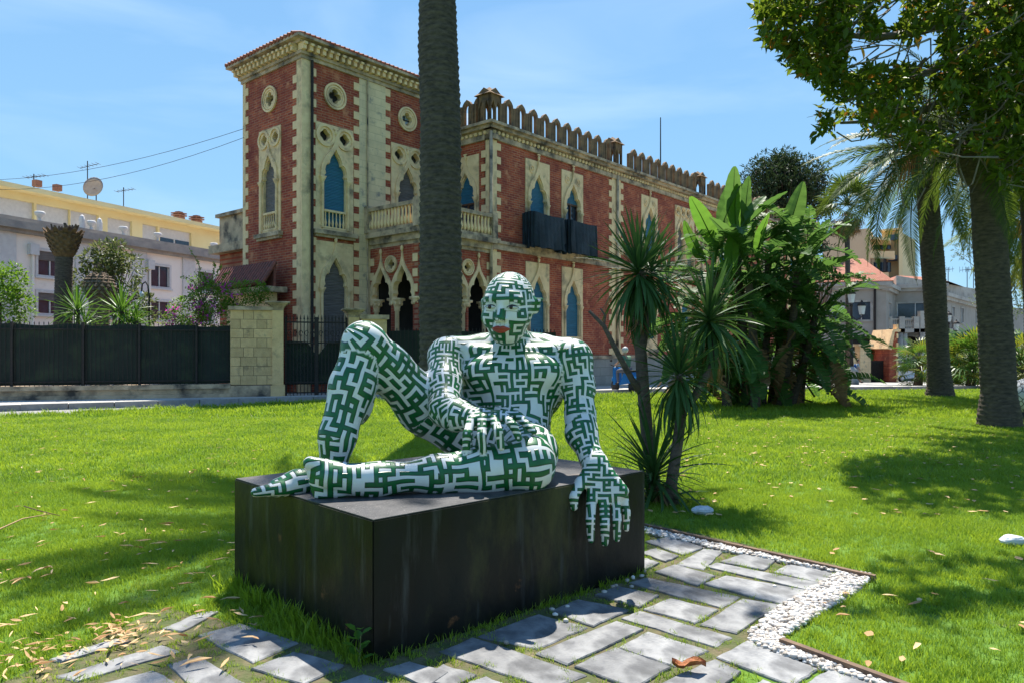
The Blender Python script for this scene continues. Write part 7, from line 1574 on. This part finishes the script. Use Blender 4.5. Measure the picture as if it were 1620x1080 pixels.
def instancer(name, P, scales, src_mesh):
    me = npmesh_points(name, P, scales); o = link(name, me, None); tag(o, kind='stuff')
    src = bpy.data.objects.new(name + '_source', src_mesh)
    ng = bpy.data.node_groups.new(name, 'GeometryNodeTree'); ng.interface.new_socket('Geometry', in_out='INPUT', socket_type='NodeSocketGeometry'); ng.interface.new_socket('Geometry', in_out='OUTPUT', socket_type='NodeSocketGeometry')
    n = ng.nodes; l = ng.links.new; gi_ = n.new('NodeGroupInput'); go = n.new('NodeGroupOutput'); ip = n.new('GeometryNodeInstanceOnPoints'); ob = n.new('GeometryNodeObjectInfo'); ob.inputs['Object'].default_value = src; ob.inputs['As Instance'].default_value = True
    rv = n.new('FunctionNodeRandomValue'); rv.data_type = 'FLOAT_VECTOR'; rv.inputs[0].default_value = (-.15, -.15, 0); rv.inputs[1].default_value = (.15, .15, 6.283); na = n.new('GeometryNodeInputNamedAttribute'); na.data_type = 'FLOAT'; na.inputs['Name'].default_value = 'size'
    l(gi_.outputs[0], ip.inputs['Points']); l(ob.outputs['Geometry'], ip.inputs['Instance']); l(rv.outputs[0], ip.inputs['Rotation']); l(na.outputs[0], ip.inputs['Scale']); l(ip.outputs[0], go.inputs[0])
    o.modifiers.new('scatter', 'NODES').node_group = ng; return o
def npmesh_points(name, P, s_):
    me = bpy.data.meshes.new(name); me.vertices.add(len(P)); me.vertices.foreach_set('co', np.asarray(P, np.float32).ravel()); a = me.attributes.new('size', 'FLOAT', 'POINT'); a.data.foreach_set('value', np.asarray(s_, np.float32)); return me
LE = np.array(lawn_edge)
def lawn_y(x): return np.interp(x, LE[:, 0], LE[:, 1])
rs = np.random.RandomState(12)
def zgv(y): return np.where(y < 30, 0, -(y - 30) * .031)
pathpoly = [G(x, y, 0) for x, y in ((1027, 826), (1384, 908), (1230, 1008), (1700, 1180), (600, 1500), (40, 1250), (-60, 1110), (90, 1040), (260, 960), (360, 985), (590, 1045), (1020, 905))]; PP = [(p.x, p.y) for p in pathpoly]
o = link('path_bed', npmesh('path_bed', [(x, y, .004) for x, y in PP[:3] + PP[4:]], [tuple(range(len(PP) - 1))[::-1]], mat_n('soil and moss', (.06, .085, .02), (.12, .095, .05), .95, 7, .8, 40, (.2, .16, .09), 4, .55, .75))); tag(o, kind='structure')
def in_plinth(x, y, m=.01):
    u = (x - Fc.x) * E1.x + (y - Fc.y) * E1.y; v = (x - Fc.x) * E2.x + (y - Fc.y) * E2.y; return (-m < u) & (u < PL + m) & (-m < v) & (v < PW + m)
def scatter_pts(y0, y1, dens, keepfrac=None, mar=.3):
    A = 0; P = []; strips = np.linspace(y0, y1, 14)
    for a, b_ in zip(strips[:-1], strips[1:]):
        hw = b_ * (810 / 1170) + mar + 1.6; n = int(dens * 2 * hw * (b_ - a)); x = rs.uniform(-hw, hw, n); y = rs.uniform(a, b_, n); P.append(np.stack([x, y], 1))
    P = np.concatenate(P); ok = (P[:, 1] < lawn_y(P[:, 0]) - .03) & ~in_plinth(P[:, 0], P[:, 1]); return P[ok]
def vpoly(P, poly):
    c = np.zeros(len(P), bool); j = len(poly) - 1
    for i in range(len(poly)):
        xi, yi = poly[i]; xj, yj = poly[j]; m_ = (yi > P[:, 1]) != (yj > P[:, 1]); t = (xj - xi) * (P[:, 1] - yi) / (yj - yi + 1e-12) + xi; c ^= m_ & (P[:, 0] < t); j = i
    return c
def vslab(P, m):
    k = np.zeros(len(P), bool)
    for c, x0, x1, y0, y1 in SLABP:
        dx, dy = P[:, 0] - c.x, P[:, 1] - c.y; u = dx * E1.x + dy * E1.y; v = dx * E2.x + dy * E2.y; k |= (x0 + m < u) & (u < x1 - m) & (y0 + m < v) & (v < y1 - m)
    return k
P = scatter_pts(1.6, 9, 600); inp = vpoly(P, PP); gr = vpoly(P, GPl); sl_ = vslab(P, 0.01); ok = ~sl_ & ~gr
lawnP = P[ok & ~inp]; pathP = P[ok & inp]; pathP = pathP[rs.rand(len(pathP)) < .55]
vn = np.array([mnoise.noise(Vector((x * 1.1, y * 1.1, 0))) for x, y in lawnP]); s_ = .85 + .35 * vn + rs.uniform(-.15, .2, len(lawnP))
instancer('lawn_grass', np.column_stack([lawnP, np.zeros(len(lawnP))]), s_, tuft(16, .05, .0045, .028, 1))
instancer('joint_grass', np.column_stack([pathP, np.full(len(pathP), .0)]), rs.uniform(.35, .85, len(pathP)), tuft(14, .05, .0045, .02, 2))
P = scatter_pts(9, 18, 150); instancer('mid_lawn_grass', np.column_stack([P, np.zeros(len(P))]), rs.uniform(.7, 1.3, len(P)), tuft(22, .06, .008, .06, 3))
P = scatter_pts(18, 36, 38); instancer('far_lawn_grass', np.column_stack([P, zgv(P[:, 1])]), rs.uniform(.7, 1.4, len(P)), tuft(26, .07, .016, .12, 4))
# long unmown grass along the foot of the plinth, and along the kerb edge
tp = []
for i in range(260): t = rs.rand() * PW; p = Fc + E2 * t - E1 * abs(rs.normal()) * .05; tp.append((p.x, p.y, 0))
for i in range(90): t = rs.rand() * PL; p = Fc + E1 * t - E2 * abs(rs.normal()) * .025; tp.append((p.x, p.y, 0))
sz = np.concatenate([rs.uniform(.6, 1.9, 260), rs.uniform(.4, .9, 90)]); sz[:260] *= np.array([.5 + .5 * min(1, ((Vector(q) - Fc).dot(E2)) / .5) for q in tp[:260]])
instancer('long_grass', tp, sz, tuft(9, .075, .006, .02, 5))
ep = [];
for i in range(900): x = rs.uniform(-16, 14); ep.append((x, float(lawn_y(x)) - abs(rs.normal()) * .12, 0))
instancer('edge_grass', ep, rs.uniform(.8, 2.0, 900), tuft(14, .09, .012, .05, 6))
# fallen leaves: dry curled strips over the grass
dl = npmesh('leaf_litter', [(0, 0, 0), (.3, .5, .12), (.3, -.5, .1), (.7, .4, .14), (.7, -.42, .02), (1, 0, .1), (.35, 0, .0), (.7, 0, .04)], LF)
def litter():
    V_ = []; F3 = []
    def put(x, y, l, w_, z=.045):
        a = random.uniform(0, 6.3); n = len(V_); ca, sa = math.cos(a), math.sin(a); cz = zg(y) + z; cu = random.uniform(-.3, .8)
        for bx_, by, bz in LV: X = bx_ * l; Yv = by * w_; V_.append((x + X * ca - Yv * sa, y + X * sa + Yv * ca, cz + (bz * l * cu + random.uniform(-.004, .006))))
        F3.extend([tuple(i + n for i in f) for f in LF])
    for i in range(900):
        px = random.uniform(950, 1640); py = random.uniform(625, 820) if random.random() < .8 else random.uniform(860, 1060); p = G(px, py)
        if p.y < lawn_y(p.x) and not in_poly(p.x, p.y, PP):
            if random.random() < .75 and not (640 < py < 740 and px > 1100): continue
            put(p.x, p.y, random.uniform(.04, .13), random.uniform(.02, .05))
    for i in range(240):
        p = G(random.uniform(-20, 420), random.uniform(655, 1070)); put(p.x, p.y, random.uniform(.05, .16), random.uniform(.008, .022), .05)
    for i in range(60): p = G(random.gauss(50, 70), random.gauss(1050, 25)); put(p.x, p.y, random.uniform(.04, .1), random.uniform(.008, .018), .03)
    for i in range(60): p = G(random.gauss(190, 25), random.gauss(1008, 10)); put(p.x, p.y, random.uniform(.04, .1), random.uniform(.008, .018), .045)
    o = link('fallen_leaves', npmesh('fallen_leaves', V_, F3, mat_leaf('dry leaf litter', (.34, .18, .07), (.72, .5, .26), .8, .15)), None); tag(o, kind='stuff')
litter()
def thin_strip(name, lab, cat, pts, r_, mat): a = pts[0]; t = thing(name, lab, cat, a); MB().tube([p - a for p in pts], r_, 6).build('stem', mat, t); return t
M_['straw'] = mat_n('dry straw', (.42, .28, .13), (.3, .19, .09), .8, 9, .3)
thin_strip('dry_stalk', 'long straw coloured stalk lying on the lawn at the left edge', 'dry stalk', [G(-5, 838, .05), G(35, 820, .07), G(78, 812, .05)], [.008, .007, .004], M_['straw']); thin_strip('dry_stalk', 'bent reddish stalk lying across the long pale one on the left lawn', 'dry stalk', [G(38, 800, .06), G(62, 807, .08), G(95, 815, .05)], [.006, .006, .003], M_['wood'])
bl_ = thing('fallen_leaf', 'large curled orange brown leaf lying on a paving slab', 'leaf', G(1090, 1055, .04)); Vq = []
for i in range(7):
    for j in range(5): u, v = i / 6 * 2 - 1, j / 4 * 2 - 1; w_ = (1 - abs(u) ** 2.2) ** .5 * (1 + .25 * math.sin(u * 7 + v)); Vq.append((u * .085, v * .035 * w_, .012 + .022 * v * v + .012 * math.sin(u * 4) + .008 * math.sin(v * 5 + u * 3)))
MB().add(Vq, [(i * 5 + j, i * 5 + j + 1, i * 5 + j + 6, i * 5 + j + 5) for i in range(6) for j in range(4)]).build('blade', mat_n('orange brown dry leaf', (.38, .13, .03), (.28, .09, .03), .7, 25, .5, 60), bl_, None, True)
def stone(px, py, r_, lab):
    p = G(px, py, .02); t = thing('stone', lab, 'stone', p); V_ = []; mb = MB(); mb.ell((0, 0, r_ * .3), (r_, r_ * .7, r_ * .45), 12, 8); mb.v = [tuple(Vector(v) * (1 + .28 * mnoise.noise(Vector(v) * 14 + Vector((px, 0, 0))))) for v in mb.v]; mb.build('rock', mat_n('white rock', (.6, .62, .62), (.42, .44, .45), .8, 12, .5, 30), t)
stone(1112, 812, .11, 'white rough stone on the grass near the cordylines'); stone(1602, 860, .1, 'white rough stone on the shaded lawn at the right edge')
# broad leaved weed at the front corner of the plinth
wd = thing('weed', 'small broad leaved weed at the front bottom corner of the plinth', 'weed', G(567, 1052)); bw = WM[wd.name].translation
lmw = npmesh('leaf', LV * np.array([.075, .045, .075]), LF, M_['strel_light'])
for i in range(11): a = i * 2.4; h_ = .03 + .016 * i; MB().tube([bw + Vector((0, 0, 0)), bw + Vector((.01, 0, h_ * .6)), bw + Vector((.012 * math.cos(a), .012 * math.sin(a), h_))], .003, 4).buildw('stem', M_['stalk'], wd) if i % 4 == 0 else None; link('leaf', lmw, wd, frame_to(bw + Vector((.015 * math.cos(a), .015 * math.sin(a), h_)), Vector((math.cos(a), math.sin(a), .5))))
